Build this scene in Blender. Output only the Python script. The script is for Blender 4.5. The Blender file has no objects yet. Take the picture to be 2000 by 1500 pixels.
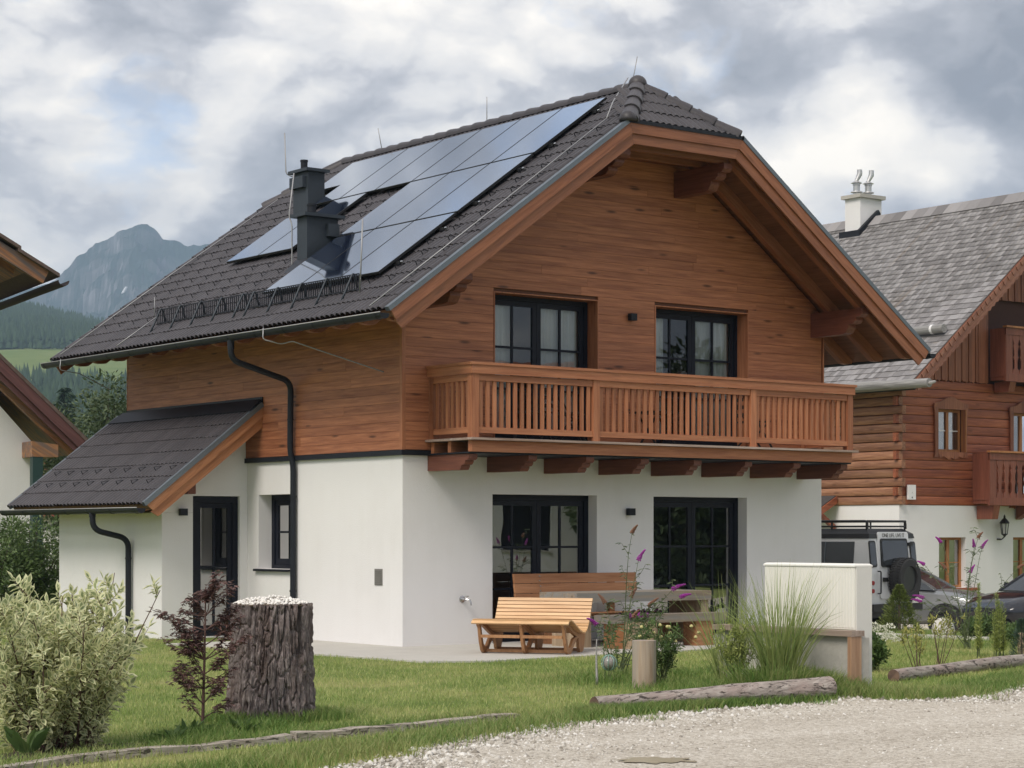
import bpy, bmesh, math, random
import numpy as np
from mathutils import Vector, Matrix, noise as mnoise

random.seed(7)
rng = np.random.default_rng(11)
D = bpy.data
scene = bpy.context.scene
col = scene.collection
pi, sin, cos, tan, rad = math.pi, math.sin, math.cos, math.tan, math.radians

# ---------------------------------------------------------------- camera
VIEW = 0.6488                                   # heading of the camera, clockwise from the house's depth axis
cam_d = D.cameras.new('camera')
cam = D.objects.new('camera', cam_d)
col.objects.link(cam)
cam.location = (-17.04, -25.09, 1.645)
cam.rotation_euler = (rad(90), 0, -VIEW)
cam_d.sensor_width = 36
cam_d.lens = 73.62
cam_d.shift_y = 0.147
cam_d.clip_start = 0.1
cam_d.clip_end = 12000
scene.camera = cam
RIGHT = Vector((cos(VIEW), -sin(VIEW), 0))
AHEAD = Vector((sin(VIEW), cos(VIEW), 0))

# ---------------------------------------------------------------- sun, sky, exposure
SUN_DIR = Vector((-0.80, -0.30, 0.95)).normalized()
sun_d = D.lights.new('sun', 'SUN')
sun_d.energy = 1.5
sun_d.angle = rad(26)
sun_d.color = (1.0, 0.925, 0.83)
sun = D.objects.new('sun', sun_d)
col.objects.link(sun)
sun.rotation_euler = SUN_DIR.to_track_quat('Z', 'Y').to_euler()
sun.location = (-30, -20, 60)

scene.view_settings.view_transform = 'Standard'
scene.view_settings.look = 'None'
scene.view_settings.exposure = 1.0
scene.view_settings.gamma = 1
scene.view_settings.use_curve_mapping = False
scene.render.engine = 'CYCLES'
scene.cycles.max_bounces = 8
scene.cycles.transparent_max_bounces = 12
scene.cycles.use_denoising = True
scene.cycles.caustics_reflective = False
scene.cycles.caustics_refractive = False


class NT:
    """small helper that adds and links shader nodes"""
    def __init__(self, tree):
        self.t = tree
        tree.nodes.clear()

    def n(self, kind, **kw):
        nd = self.t.nodes.new(kind)
        for k, v in kw.items():
            if k in nd.inputs:
                s = nd.inputs[k]
                if isinstance(v, bpy.types.NodeSocket):
                    self.t.links.new(v, s)
                else:
                    s.default_value = v
            else:
                setattr(nd, k, v)
        return nd

    def link(self, a, b):
        self.t.links.new(a, b)

    def val(self, sock, v):
        if isinstance(v, bpy.types.NodeSocket):
            self.t.links.new(v, sock)
        else:
            sock.default_value = v

    def math(self, op, a, b=0.0, clamp=False):
        nd = self.t.nodes.new('ShaderNodeMath')
        nd.operation = op
        nd.use_clamp = clamp
        self.val(nd.inputs[0], a)
        self.val(nd.inputs[1], b)
        return nd.outputs[0]

    def vmath(self, op, a, b=(0, 0, 0)):
        nd = self.t.nodes.new('ShaderNodeVectorMath')
        nd.operation = op
        self.val(nd.inputs[0], a)
        self.val(nd.inputs[1], b)
        return nd.outputs['Value'] if op in ('DOT_PRODUCT', 'LENGTH', 'DISTANCE') else nd.outputs[0]

    def mix(self, f, a, b, mode='MIX'):
        nd = self.t.nodes.new('ShaderNodeMix')
        nd.data_type = 'RGBA'
        nd.blend_type = mode
        nd.clamp_factor = True
        self.val(nd.inputs[0], f)
        for s, v in ((nd.inputs[6], a), (nd.inputs[7], b)):
            if isinstance(v, bpy.types.NodeSocket):
                self.t.links.new(v, s)
            else:
                s.default_value = (*v, 1)
        return nd.outputs[2]

    def ramp(self, f, stops, interp='LINEAR'):
        nd = self.t.nodes.new('ShaderNodeValToRGB')
        cr = nd.color_ramp
        cr.interpolation = interp
        while len(cr.elements) < len(stops):
            cr.elements.new(0.5)
        for e, (p, c) in zip(cr.elements, stops):
            e.position = p
            e.color = (*c, 1) if not isinstance(c, (int, float)) else (c, c, c, 1)
        self.val(nd.inputs[0], f)
        return nd.outputs[0]

    def noise(self, vec, scale, detail=4, rough=0.55, dist=0.0):
        nd = self.n('ShaderNodeTexNoise', Scale=scale, Detail=detail, Roughness=rough, Distortion=dist)
        if vec is not None:
            self.link(vec, nd.inputs['Vector'])
        return nd.outputs[0]

    def mapping(self, vec, loc=(0, 0, 0), rot=(0, 0, 0), scale=(1, 1, 1)):
        nd = self.n('ShaderNodeMapping')
        self.link(vec, nd.inputs[0])
        self.val(nd.inputs[1], loc)
        nd.inputs[2].default_value = rot
        nd.inputs[3].default_value = scale
        return nd.outputs[0]


# sky: physical sky seen through breaks in a broken overcast
world = D.worlds.new('World')
scene.world = world
world.use_nodes = True
w = NT(world.node_tree)
tc = w.n('ShaderNodeTexCoord').outputs['Generated']
sky = w.n('ShaderNodeTexSky', sky_type='NISHITA', sun_disc=False)
sky.sun_elevation = math.asin(SUN_DIR.z)
sky.sun_rotation = math.atan2(SUN_DIR.x, SUN_DIR.y)
sky.altitude = 1000
sky.dust_density = 1.5
# shear so that cloud banks climb to the right as they recede, flatten them near the horizon
cl = w.mapping(tc, loc=(3.1, 1.7, 0.4), rot=(0.0, rad(-10), rad(-37)), scale=(1.0, 1.0, 1.75))
wn = w.n('ShaderNodeTexNoise', Scale=7.0, Detail=5, Roughness=0.6)
w.link(cl, wn.inputs['Vector'])
ws_ = w.n('ShaderNodeVectorMath', operation='SCALE')
w.link(w.vmath('SUBTRACT', wn.outputs['Color'], (0.5, 0.5, 0.5)), ws_.inputs[0])
ws_.inputs['Scale'].default_value = 0.10
cw_ = w.vmath('ADD', cl, ws_.outputs[0])
big = w.noise(cw_, 4.6, 2, 0.5)
mid = w.noise(cw_, 12.0, 10, 0.60)
puff = w.n('ShaderNodeTexVoronoi', Scale=26.0, feature='SMOOTH_F1', Smoothness=0.35)
w.link(cw_, puff.inputs['Vector'])
fine = w.math('SUBTRACT', 0.85, puff.outputs['Distance'])
body = w.math('ADD', w.math('MULTIPLY', big, 0.34), w.math('ADD', w.math('MULTIPLY', mid, 0.52), w.math('MULTIPLY', fine, 0.20)))
body = w.math('SUBTRACT', body, 0.022)
SKY_SPOTS = [  # picture x, y (photo pixels), width (radians), how much lighter (+) or darker (-) this bank of cloud is
    (1540, 300, 0.030, 0.16), (790, 30, 0.030, 0.10), (1760, 230, 0.035, 0.09), (240, 225, 0.055, 0.11), (980, 130, 0.05, 0.04),
    (1900, 110, 0.035, -0.11), (300, 60, 0.045, -0.10), (1450, 200, 0.03, -0.07), (480, 330, 0.04, 0.05), (60, 120, 0.04, 0.11)]
for px, py, wd, amp in SKY_SPOTS:
    d = (AHEAD + RIGHT * ((px - 1000) / 4090) + Vector((0, 0, (1044 - py) / 4090))).normalized()
    dist = w.vmath('DISTANCE', tc, tuple(d))
    g = w.math('MULTIPLY', w.math('POWER', 2.718, w.math('MULTIPLY', w.math('POWER', w.math('DIVIDE', dist, wd), 2.0), -1.0)), amp)
    body = w.math('ADD', body, g)
cloud = w.ramp(body, [(0.34, (1.85, 1.88, 2.08)), (0.44, (3.1, 3.08, 3.25)), (0.49, (4.1, 4.02, 4.12)), (0.53, (5.5, 5.3, 5.15)), (0.60, (6.9, 6.5, 6.0)), (0.70, (8.8, 8.1, 7.1))])
hole_n = w.noise(w.mapping(cw_, loc=(7, 2, 5)), 7.5, 8, 0.58)
bluegap = w.math('MULTIPLY', w.math('POWER', 2.718, w.math('MULTIPLY', w.math('POWER', w.math('DIVIDE', w.vmath('DISTANCE', tc, tuple(Vector((0.22, 0.80, 0.54)).normalized())), 0.24), 2.0), -1.0)), 0.16)
hole_n = w.math('ADD', hole_n, bluegap)
hole = w.ramp(hole_n, [(0.0, 0.0), (0.57, 0.0), (0.70, 0.7), (1.0, 0.9)])
blue = w.mix(0.55, sky.outputs[0], (3.2, 4.3, 6.2))
allsky = w.mix(hole, cloud, blue)
bg = w.n('ShaderNodeBackground', Color=allsky, Strength=0.1)
w.link(bg.outputs[0], w.n('ShaderNodeOutputWorld').inputs[0])


# ---------------------------------------------------------------- mesh helpers
class MB:
    """collects faces; build() links them as one mesh object"""
    def __init__(self):
        self.v, self.f = [], []

    def add(self, vs, fs):
        o = len(self.v)
        self.v += [tuple(p) for p in vs]
        self.f += [tuple(i + o for i in f) for f in fs]
        return self

    def hexa(self, c):
        return self.add(c, [(0, 3, 2, 1), (4, 5, 6, 7), (0, 1, 5, 4), (1, 2, 6, 5), (2, 3, 7, 6), (3, 0, 4, 7)])

    def box(self, x0, x1, y0, y1, z0, z1, P=None):
        c = [(x0, y0, z0), (x1, y0, z0), (x1, y1, z0), (x0, y1, z0), (x0, y0, z1), (x1, y0, z1), (x1, y1, z1), (x0, y1, z1)]
        return self.hexa([P(*q) for q in c] if P else c)

    def bar(self, a, b, w, h, up=(0, 0, 1)):
        """a square bar from a to b, w wide and h high about its axis"""
        a, b = Vector(a), Vector(b)
        d = (b - a).normalized()
        u = Vector(up)
        s = d.cross(u)
        s = s.normalized() if s.length > 1e-6 else Vector((1, 0, 0))
        u = s.cross(d).normalized()
        s, u = s * w / 2, u * h / 2
        return self.hexa([a - s - u, a + s - u, b + s - u, b - s - u, a - s + u, a + s + u, b + s + u, b - s + u])

    def prism(self, la, lb):
        n = len(la)
        fs = [tuple(range(n - 1, -1, -1)), tuple(range(n, 2 * n))]
        fs += [(i, (i + 1) % n, n + (i + 1) % n, n + i) for i in range(n)]
        return self.add(list(la) + list(lb), fs)

    def extr(self, poly, P, t0, t1):
        return self.prism([P(a, b, t0) for a, b in poly], [P(a, b, t1) for a, b in poly])

    def loft(self, loops, caps=True, closed=True):
        n = len(loops[0])
        vs = [p for l in loops for p in l]
        fs = []
        m = n if closed else n - 1
        for k in range(len(loops) - 1):
            for i in range(m):
                j = (i + 1) % n
                fs.append((k * n + i, k * n + j, (k + 1) * n + j, (k + 1) * n + i))
        if caps and closed:
            fs.append(tuple(range(n - 1, -1, -1)))
            fs.append(tuple((len(loops) - 1) * n + i for i in range(n)))
        return self.add(vs, fs)

    def tube(self, path, r, n=8, caps=True):
        path = [Vector(p) for p in path]
        rs = r if isinstance(r, (list, tuple)) else [r] * len(path)
        loops, u = [], None
        for i, p in enumerate(path):
            d = (path[min(i + 1, len(path) - 1)] - path[max(i - 1, 0)])
            d = d.normalized() if d.length > 1e-9 else Vector((0, 0, 1))
            if u is None:
                u = d.cross(Vector((0, 0, 1)))
                if u.length < 1e-3:
                    u = d.cross(Vector((1, 0, 0)))
            u = (u - d * u.dot(d)).normalized()
            s = d.cross(u)
            loops.append([p + (u * cos(2 * pi * k / n) + s * sin(2 * pi * k / n)) * rs[i] for k in range(n)])
        return self.loft(loops, caps)

    def lathe(self, prof, c=(0, 0, 0), n=16):
        c = Vector(c)
        return self.loft([[c + Vector((r * cos(2 * pi * k / n), r * sin(2 * pi * k / n), z)) for k in range(n)] for r, z in prof])

    def build(self, name, mat, parent=None, smooth=False, fix=True):
        me = D.meshes.new(name)
        me.from_pydata(self.v, [], self.f)
        if fix and len(self.f) < 30000:
            bm = bmesh.new()
            bm.from_mesh(me)
            bmesh.ops.recalc_face_normals(bm, faces=bm.faces)
            bm.to_mesh(me)
            bm.free()
        if smooth:
            me.polygons.foreach_set('use_smooth', [True] * len(me.polygons))
            if smooth == 'auto':
                me.set_sharp_from_angle(angle=rad(40))
        if mat:
            me.materials.append(mat)
        return link(name, me, parent)


def link(name, me, parent=None):
    o = D.objects.new(name, me)
    col.objects.link(o)
    if parent:
        o.parent = parent
    return o


def empty(name, loc=(0, 0, 0), rz=0.0):
    o = D.objects.new(name, None)
    o.empty_display_size = 0.2
    col.objects.link(o)
    o.location = loc
    o.rotation_euler = (0, 0, rz)
    return o


def tag(o, label=None, cat=None, group=None, kind=None):
    for k, v in (('label', label), ('category', cat), ('group', group), ('kind', kind)):
        if v:
            o[k] = v
    return o


def copy_tree(o, parent=None):
    c = o.copy()
    col.objects.link(c)
    if parent:
        c.parent = parent
    for ch in list(o.children):
        copy_tree(ch, c)
    return c


def fastmesh(name, verts, faces, mat, parent=None, attr=None):
    """numpy arrays to one mesh; faces is an (n, k) array; attr = {name: per-vertex floats}"""
    me = D.meshes.new(name)
    k = faces.shape[1]
    me.vertices.add(len(verts))
    me.vertices.foreach_set('co', np.ascontiguousarray(verts, dtype=np.float32).ravel())
    me.loops.add(faces.size)
    me.loops.foreach_set('vertex_index', np.ascontiguousarray(faces, dtype=np.int32).ravel())
    me.polygons.add(len(faces))
    me.polygons.foreach_set('loop_start', np.arange(0, faces.size, k, dtype=np.int32))
    me.update(calc_edges=True)
    for nm, a in (attr or {}).items():
        at = me.attributes.new(nm, 'FLOAT', 'POINT')
        at.data.foreach_set('value', np.ascontiguousarray(a, dtype=np.float32))
    me.validate()
    me.materials.append(mat)
    return link(name, me, parent)


# ---------------------------------------------------------------- materials
def material(name):
    m = D.materials.new(name)
    m.use_nodes = True
    return m, NT(m.node_tree)


def finish(t, color, rough=0.6, bump=None, bump_d=0.01, bump_s=1.0, **kw):
    b = t.n('ShaderNodeBsdfPrincipled')
    if isinstance(color, bpy.types.NodeSocket):
        t.link(color, b.inputs['Base Color'])
    else:
        b.inputs['Base Color'].default_value = (*color, 1)
    t.val(b.inputs['Roughness'], rough)
    for k, v in kw.items():
        t.val(b.inputs[k.replace('_', ' ')], v)
    if bump is not None:
        bn = t.n('ShaderNodeBump', Strength=bump_s, Distance=bump_d, Height=bump)
        t.link(bn.outputs[0], b.inputs['Normal'])
    t.link(b.outputs[0], t.n('ShaderNodeOutputMaterial').inputs[0])
    return b


def objco(t, spread=40.0):
    """object coordinates shifted by each object's own random number"""
    co = t.n('ShaderNodeTexCoord').outputs['Object']
    r = t.n('ShaderNodeObjectInfo').outputs['Random']
    nd = t.n('ShaderNodeVectorMath', operation='SCALE')
    nd.inputs[0].default_value = (1.0, 0.73, 1.31)
    t.link(t.math('MULTIPLY', r, spread), nd.inputs['Scale'])
    return t.vmath('ADD', co, nd.outputs[0]), r


def wood(name, dark, light, axis='x', rot=None, rough=0.55, var=0.35, knots=0.6, grain=1.0, grey=None):
    m, t = material(name)
    co, r = objco(t)
    if rot:
        co = t.mapping(co, rot=rot)
    sc = {'x': (0.9, 16, 16), 'y': (16, 0.9, 16), 'z': (16, 16, 0.9)}[axis]
    sk = {'x': (1.6, 7.5, 7.5), 'y': (7.5, 1.6, 7.5), 'z': (7.5, 7.5, 1.6)}[axis]
    fib = t.noise(t.mapping(co, scale=tuple(s * grain for s in sc)), 1.7, 5, 0.62, 0.35)
    tone = t.noise(t.mapping(co, scale=tuple(s * 0.25 for s in sc)), 1.0, 3, 0.5)
    f = t.math('ADD', t.math('MULTIPLY', fib, 0.6), t.math('MULTIPLY', tone, 0.4))
    c = t.ramp(f, [(0.35, dark), (0.49, tuple((a + b) / 2 for a, b in zip(dark, light))), (0.62, light)])
    if knots:
        vo = t.n('ShaderNodeTexVoronoi', Scale=1.0, Randomness=1.0)
        t.link(t.mapping(co, scale=sk), vo.inputs['Vector'])
        k = t.ramp(vo.outputs['Distance'], [(0.0, 1.0), (0.10, 0.8), (0.22, 0.0)])
        gate = t.math('GREATER_THAN', t.n('ShaderNodeSeparateColor', Color=vo.outputs['Color']).outputs[0], 0.55)
        c = t.mix(t.math('MULTIPLY', t.math('MULTIPLY', k, gate), knots), c, tuple(x * 0.25 for x in dark))
    if grey:
        g = t.noise(t.mapping(co, scale=tuple(s * 0.5 for s in sc)), 1.3, 4, 0.6)
        c = t.mix(t.ramp(g, [(0.40, 0.0), (0.62, 1.0)]), c, grey)
    v = t.math('ADD', t.math('MULTIPLY', t.math('SUBTRACT', r, 0.5), var), 1.0)
    c = t.mix(1.0, c, t.n('ShaderNodeCombineColor', Red=v, Green=v, Blue=v).outputs[0], 'MULTIPLY')
    finish(t, c, rough, bump=fib, bump_d=0.004, bump_s=0.5)
    return m


def plain(name, color, rough=0.5, var=0.12, scale=6.0, bump=0.0, metallic=0.0, spec=0.5, dirt=0.0):
    m, t = material(name)
    co, r = objco(t)
    n1 = t.noise(co, scale, 5, 0.6)
    n2 = t.noise(co, scale * 9, 4, 0.6)
    f = t.math('ADD', t.math('MULTIPLY', n1, 0.6), t.math('MULTIPLY', n2, 0.4))
    c = t.ramp(f, [(0.3, tuple(x * (1 - var) for x in color)), (0.7, tuple(min(1, x * (1 + var)) for x in color))])
    if dirt:
        c = t.mix(t.math('MULTIPLY', t.ramp(t.noise(co, scale * 0.5, 6, 0.65), [(0.5, 0.0), (0.75, 1.0)]), dirt), c, tuple(x * 0.55 for x in color))
    finish(t, c, rough, bump=(n2 if bump else None), bump_d=bump, Metallic=metallic, Specular_IOR_Level=spec)
    return m


CLAD = ((0.245, 0.080, 0.036), (0.510, 0.205, 0.098))
BALC = ((0.295, 0.100, 0.044), (0.510, 0.212, 0.104))
M = {}
M['clad_x'] = wood('stained spruce cladding along x', *CLAD, 'x', var=0.15, knots=0.95)
M['clad_y'] = wood('stained spruce cladding along y', *CLAD, 'y', var=0.15, knots=0.95)
M['balc_x'] = wood('larch stain along x', *BALC, 'x', var=0.2, knots=0.4)
M['balc_y'] = wood('larch stain along y', *BALC, 'y', var=0.2, knots=0.4)
M['balc_z'] = wood('larch stain along z', *BALC, 'z', var=0.45, knots=0.5)
M['fascia_l'] = wood('fascia stain on left slope', (0.185, 0.064, 0.030), (0.335, 0.132, 0.066), 'x', rot=(0, rad(35.6), 0), var=0.15, knots=0.35)
M['fascia_r'] = wood('fascia stain on right slope', (0.185, 0.064, 0.030), (0.335, 0.132, 0.066), 'x', rot=(0, rad(-35.6), 0), var=0.15, knots=0.35)
M['fascia_x'] = wood('fascia stain level', (0.185, 0.064, 0.030), (0.335, 0.132, 0.066), 'x', var=0.15, knots=0.35)
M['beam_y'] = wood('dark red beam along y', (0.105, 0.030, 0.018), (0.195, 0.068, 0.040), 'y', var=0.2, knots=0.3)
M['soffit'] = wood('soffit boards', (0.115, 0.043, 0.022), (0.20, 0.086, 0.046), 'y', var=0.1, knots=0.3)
M['annexwood'] = wood('orange fascia of annex', (0.28, 0.105, 0.043), (0.46, 0.21, 0.10), 'x', rot=(0, rad(37.6), 0), var=0.2, knots=0.5)
def render_mat():
    m, t = material('white render')
    co, r = objco(t)
    n1 = t.noise(co, 0.9, 5, 0.6)
    n2 = t.noise(t.mapping(co, scale=(5, 5, 0.55)), 1.2, 5, 0.65)
    n3 = t.noise(co, 55, 4, 0.65)
    f = t.math('ADD', t.math('MULTIPLY', n1, 0.60), t.math('ADD', t.math('MULTIPLY', n2, 0.25), t.math('MULTIPLY', n3, 0.15)))
    c = t.ramp(f, [(0.32, (0.745, 0.730, 0.722)), (0.50, (0.785, 0.772, 0.768)), (0.66, (0.800, 0.790, 0.788))])
    finish(t, c, 0.9, bump=n3, bump_d=0.004, bump_s=0.8, Specular_IOR_Level=0.15)
    return m


M['plaster'] = render_mat()
M['anthracite'] = plain('anthracite sheet metal', (0.017, 0.019, 0.025), 0.45, 0.15, 3.0, spec=0.22)
M['greymetal'] = plain('grey verge metal', (0.155, 0.18, 0.205), 0.42, 0.1, 3.0, metallic=0.4)
M['chimney'] = plain('chimney cladding metal', (0.036, 0.045, 0.057), 0.45, 0.12, 2.0, spec=0.3)
M['frame'] = plain('anthracite window frame', (0.008, 0.010, 0.018), 0.45, 0.1, 4.0, spec=0.25)
M['zinc'] = plain('light conductor wire', (0.34, 0.34, 0.35), 0.5, 0.1, 8.0, metallic=0.3)
M['black'] = plain('black plastic', (0.012, 0.012, 0.013), 0.5, 0.2, 8.0)
M['steel'] = plain('bright steel', (0.6, 0.6, 0.6), 0.25, 0.1, 9.0, metallic=1.0)
M['concrete'] = plain('fair faced concrete', (0.47, 0.45, 0.41), 0.85, 0.14, 2.2, bump=0.004, spec=0.3, dirt=0.35)
M['interior'] = plain('interior wall', (0.42, 0.40, 0.37), 0.8, 0.05, 1.0)
M['darkroom'] = plain('interior floor', (0.12, 0.08, 0.05), 0.6, 0.1, 1.0)
M['softfurn'] = plain('indoor cushion fabric', (0.35, 0.34, 0.36), 0.9, 0.2, 4.0)


def tile_mat():
    m, t = material('dark concrete roof tile')
    co, r = objco(t)
    geo = t.n('ShaderNodeNewGeometry').outputs['Random Per Island']
    n1 = t.noise(co, 30, 4, 0.6)
    isl = t.math('MULTIPLY', t.math('ADD', r, geo), 0.5)
    c = t.ramp(t.math('ADD', t.math('MULTIPLY', n1, 0.6), t.math('MULTIPLY', isl, 0.4)), [(0.3, (0.036, 0.033, 0.037)), (0.7, (0.068, 0.062, 0.068))])
    finish(t, c, t.ramp(n1, [(0.3, 0.38), (0.7, 0.52)]), bump=t.noise(co, 120, 3), bump_d=0.001, Specular_IOR_Level=0.32)
    return m


M['tile'] = tile_mat()


def panel_mat():
    m, t = material('solar glass over dark cells')
    co, r = objco(t)
    c = t.mix(t.noise(co, 2.0, 2), (0.012, 0.018, 0.040), (0.018, 0.026, 0.055))
    d = t.n('ShaderNodeBsdfDiffuse', Color=c)
    gl = t.n('ShaderNodeBsdfGlossy', Roughness=0.055)
    gl.inputs[0].default_value = (0.88, 0.94, 1.0, 1)
    fr = t.n('ShaderNodeFresnel', IOR=1.5).outputs[0]
    mx = t.n('ShaderNodeMixShader', Fac=t.math('ADD', 0.50, t.math('MULTIPLY', fr, 0.5)))
    t.link(d.outputs[0], mx.inputs[1])
    t.link(gl.outputs[0], mx.inputs[2])
    t.link(mx.outputs[0], t.n('ShaderNodeOutputMaterial').inputs[0])
    return m


M['panel'] = panel_mat()


def glass_mat(name='window glass', tint=(0.80, 0.85, 0.86), ior=1.65, base=0.36):
    m, t = material(name)
    co, r = objco(t)
    fr = t.n('ShaderNodeFresnel', IOR=ior).outputs[0]
    wob = t.n('ShaderNodeBump', Strength=0.05, Distance=0.02, Height=t.noise(co, 1.6, 1))
    gl = t.n('ShaderNodeBsdfGlossy', Roughness=0.0)
    t.link(wob.outputs[0], gl.inputs['Normal'])
    tr = t.n('ShaderNodeBsdfTransparent')
    tr.inputs[0].default_value = (*tint, 1)
    mx = t.n('ShaderNodeMixShader')
    t.link(t.math('ADD', base, t.math('MULTIPLY', fr, 1.0 - base), True), mx.inputs[0])
    t.link(tr.outputs[0], mx.inputs[1])
    t.link(gl.outputs[0], mx.inputs[2])
    t.link(mx.outputs[0], t.n('ShaderNodeOutputMaterial').inputs[0])
    return m


M['glass'] = glass_mat()
M['clearglass'] = glass_mat('upper window glass', base=0.05)
M['tintglass'] = glass_mat('dark tinted car glass', (0.10, 0.11, 0.12))


def curtain_mat():
    m, t = material('white curtain cloth')
    co, r = objco(t)
    n = t.noise(t.mapping(co, scale=(8, 8, 0.4)), 3.0, 3)
    c = t.ramp(n, [(0.3, (0.74, 0.72, 0.68)), (0.7, (0.88, 0.87, 0.84))])
    b = finish(t, c, 0.9)
    return m


M['curtain'] = curtain_mat()


def leaf_mat(name, c_dark, c_light, rough=0.5, trans=0.25, edge=None, edge_at=0.55, spread=1.0):
    """each leaf gets its own tint; edge = colour of the leaf's margin, from the 'rim' attribute"""
    m, t = material(name)
    geo = t.n('ShaderNodeNewGeometry').outputs['Random Per Island']
    co = t.n('ShaderNodeTexCoord').outputs['Object']
    n = t.noise(co, 2.2, 3)
    f = t.math('ADD', t.math('MULTIPLY', geo, 0.65 * spread), t.math('MULTIPLY', n, 0.45))
    c = t.ramp(f, [(0.15, c_dark), (0.85, c_light)])
    if edge:
        at = t.n('ShaderNodeAttribute', attribute_name='rim').outputs['Fac']
        thr = t.math('ADD', t.math('MULTIPLY', geo, 0.35), edge_at - 0.17)
        c = t.mix(t.math('MULTIPLY', t.math('SUBTRACT', at, thr), 6.0, True), c, edge)
    d = t.n('ShaderNodeBsdfPrincipled', Roughness=rough)
    t.link(c, d.inputs['Base Color'])
    d.inputs['Specular IOR Level'].default_value = 0.35
    tl = t.n('ShaderNodeBsdfTranslucent')
    t.link(c, tl.inputs[0])
    mx = t.n('ShaderNodeMixShader', Fac=trans)
    t.link(d.outputs[0], mx.inputs[1])
    t.link(tl.outputs[0], mx.inputs[2])
    t.link(mx.outputs[0], t.n('ShaderNodeOutputMaterial').inputs[0])
    return m


M['bark'] = plain('brown bark', (0.085, 0.062, 0.048), 0.85, 0.35, 14.0, bump=0.006)
M['stem'] = plain('reddish twig', (0.10, 0.052, 0.042), 0.7, 0.3, 14.0)
M['greenstem'] = plain('green stem', (0.09, 0.115, 0.045), 0.6, 0.25, 14.0)
M['conifer'] = leaf_mat('dark conifer needles', (0.018, 0.040, 0.022), (0.045, 0.080, 0.042), trans=0.1)

# ================================================================ THE SETTING
def smooth(a, b, x):
    t = max(0.0, min(1.0, (x - a) / (b - a)))
    return t * t * (3 - 2 * t)


def gz_base(x, y):
    return -0.55 * smooth(8.5, 16, x) * smooth(-16, -8, y)


def gz(x, y):
    """ground height: level round the house, falling away to the neighbour's yard"""
    return gz_base(x, y) + mound(x, y)


BED = None                            # centre of the raised bed behind the log, set below


def mound(x, y):
    q = Vector((x, y)) - BED.xy
    r, d = q.dot(RIGHT.xy), q.dot(AHEAD.xy)
    return 0.20 * math.exp(-(r * r / 0.50 + d * d / 0.16))


def polyline(pts, step):
    out = []
    for (x0, y0), (x1, y1) in zip(pts, pts[1:]):
        n = max(1, int(math.hypot(x1 - x0, y1 - y0) / step))
        out += [(x0 + (x1 - x0) * i / n, y0 + (y1 - y0) * i / n) for i in range(n)]
    return out + [pts[-1]]


def inside(poly, x, y):
    """point in polygon for numpy arrays"""
    x, y = np.asarray(x), np.asarray(y)
    r = np.zeros(x.shape, bool)
    n = len(poly)
    for i in range(n):
        x0, y0 = poly[i]
        x1, y1 = poly[(i + 1) % n]
        if y0 != y1:
            r ^= ((y0 > y) != (y1 > y)) & (x < (x1 - x0) * (y - y0) / (y1 - y0) + x0)
    return r


def grass_ground():
    m, t = material('lawn soil and thatch')
    co = t.n('ShaderNodeTexCoord').outputs['Object']
    a, b, c = t.noise(co, 0.55, 4, 0.6), t.noise(co, 5, 5, 0.6), t.noise(co, 60, 3, 0.6)
    f = t.math('ADD', t.math('MULTIPLY', a, 0.62), t.math('ADD', t.math('MULTIPLY', b, 0.23), t.math('MULTIPLY', c, 0.15)))
    cc = t.ramp(f, [(0.38, (0.135, 0.185, 0.052)), (0.50, (0.205, 0.250, 0.080)), (0.60, (0.300, 0.300, 0.125))])
    finish(t, cc, 0.9, bump=c, bump_d=0.02, Specular_IOR_Level=0.1)
    return m


M['lawn'] = grass_ground()


def blade_mat(name, dark, mid, pale):
    m, t = material(name)
    co = t.n('ShaderNodeTexCoord').outputs['Object']
    geo = t.n('ShaderNodeNewGeometry').outputs['Random Per Island']
    a, b = t.noise(co, 0.55, 4, 0.6), t.noise(co, 5, 4, 0.6)
    f = t.math('ADD', t.math('MULTIPLY', a, 0.52), t.math('ADD', t.math('MULTIPLY', b, 0.26), t.math('MULTIPLY', geo, 0.22)))
    c = t.ramp(f, [(0.38, dark), (0.48, mid), (0.60, pale)])
    d = t.n('ShaderNodeBsdfPrincipled', Roughness=0.55)
    t.link(c, d.inputs['Base Color'])
    d.inputs['Specular IOR Level'].default_value = 0.25
    tl = t.n('ShaderNodeBsdfTranslucent')
    t.link(c, tl.inputs[0])
    mx = t.n('ShaderNodeMixShader', Fac=0.3)
    t.link(d.outputs[0], mx.inputs[1])
    t.link(tl.outputs[0], mx.inputs[2])
    t.link(mx.outputs[0], t.n('ShaderNodeOutputMaterial').inputs[0])
    return m


M['blade'] = blade_mat('mown grass blades', (0.180, 0.275, 0.068), (0.320, 0.395, 0.118), (0.500, 0.495, 0.215))
M['longblade'] = blade_mat('rough grass blades', (0.105, 0.195, 0.042), (0.190, 0.290, 0.072), (0.330, 0.350, 0.140))


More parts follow.
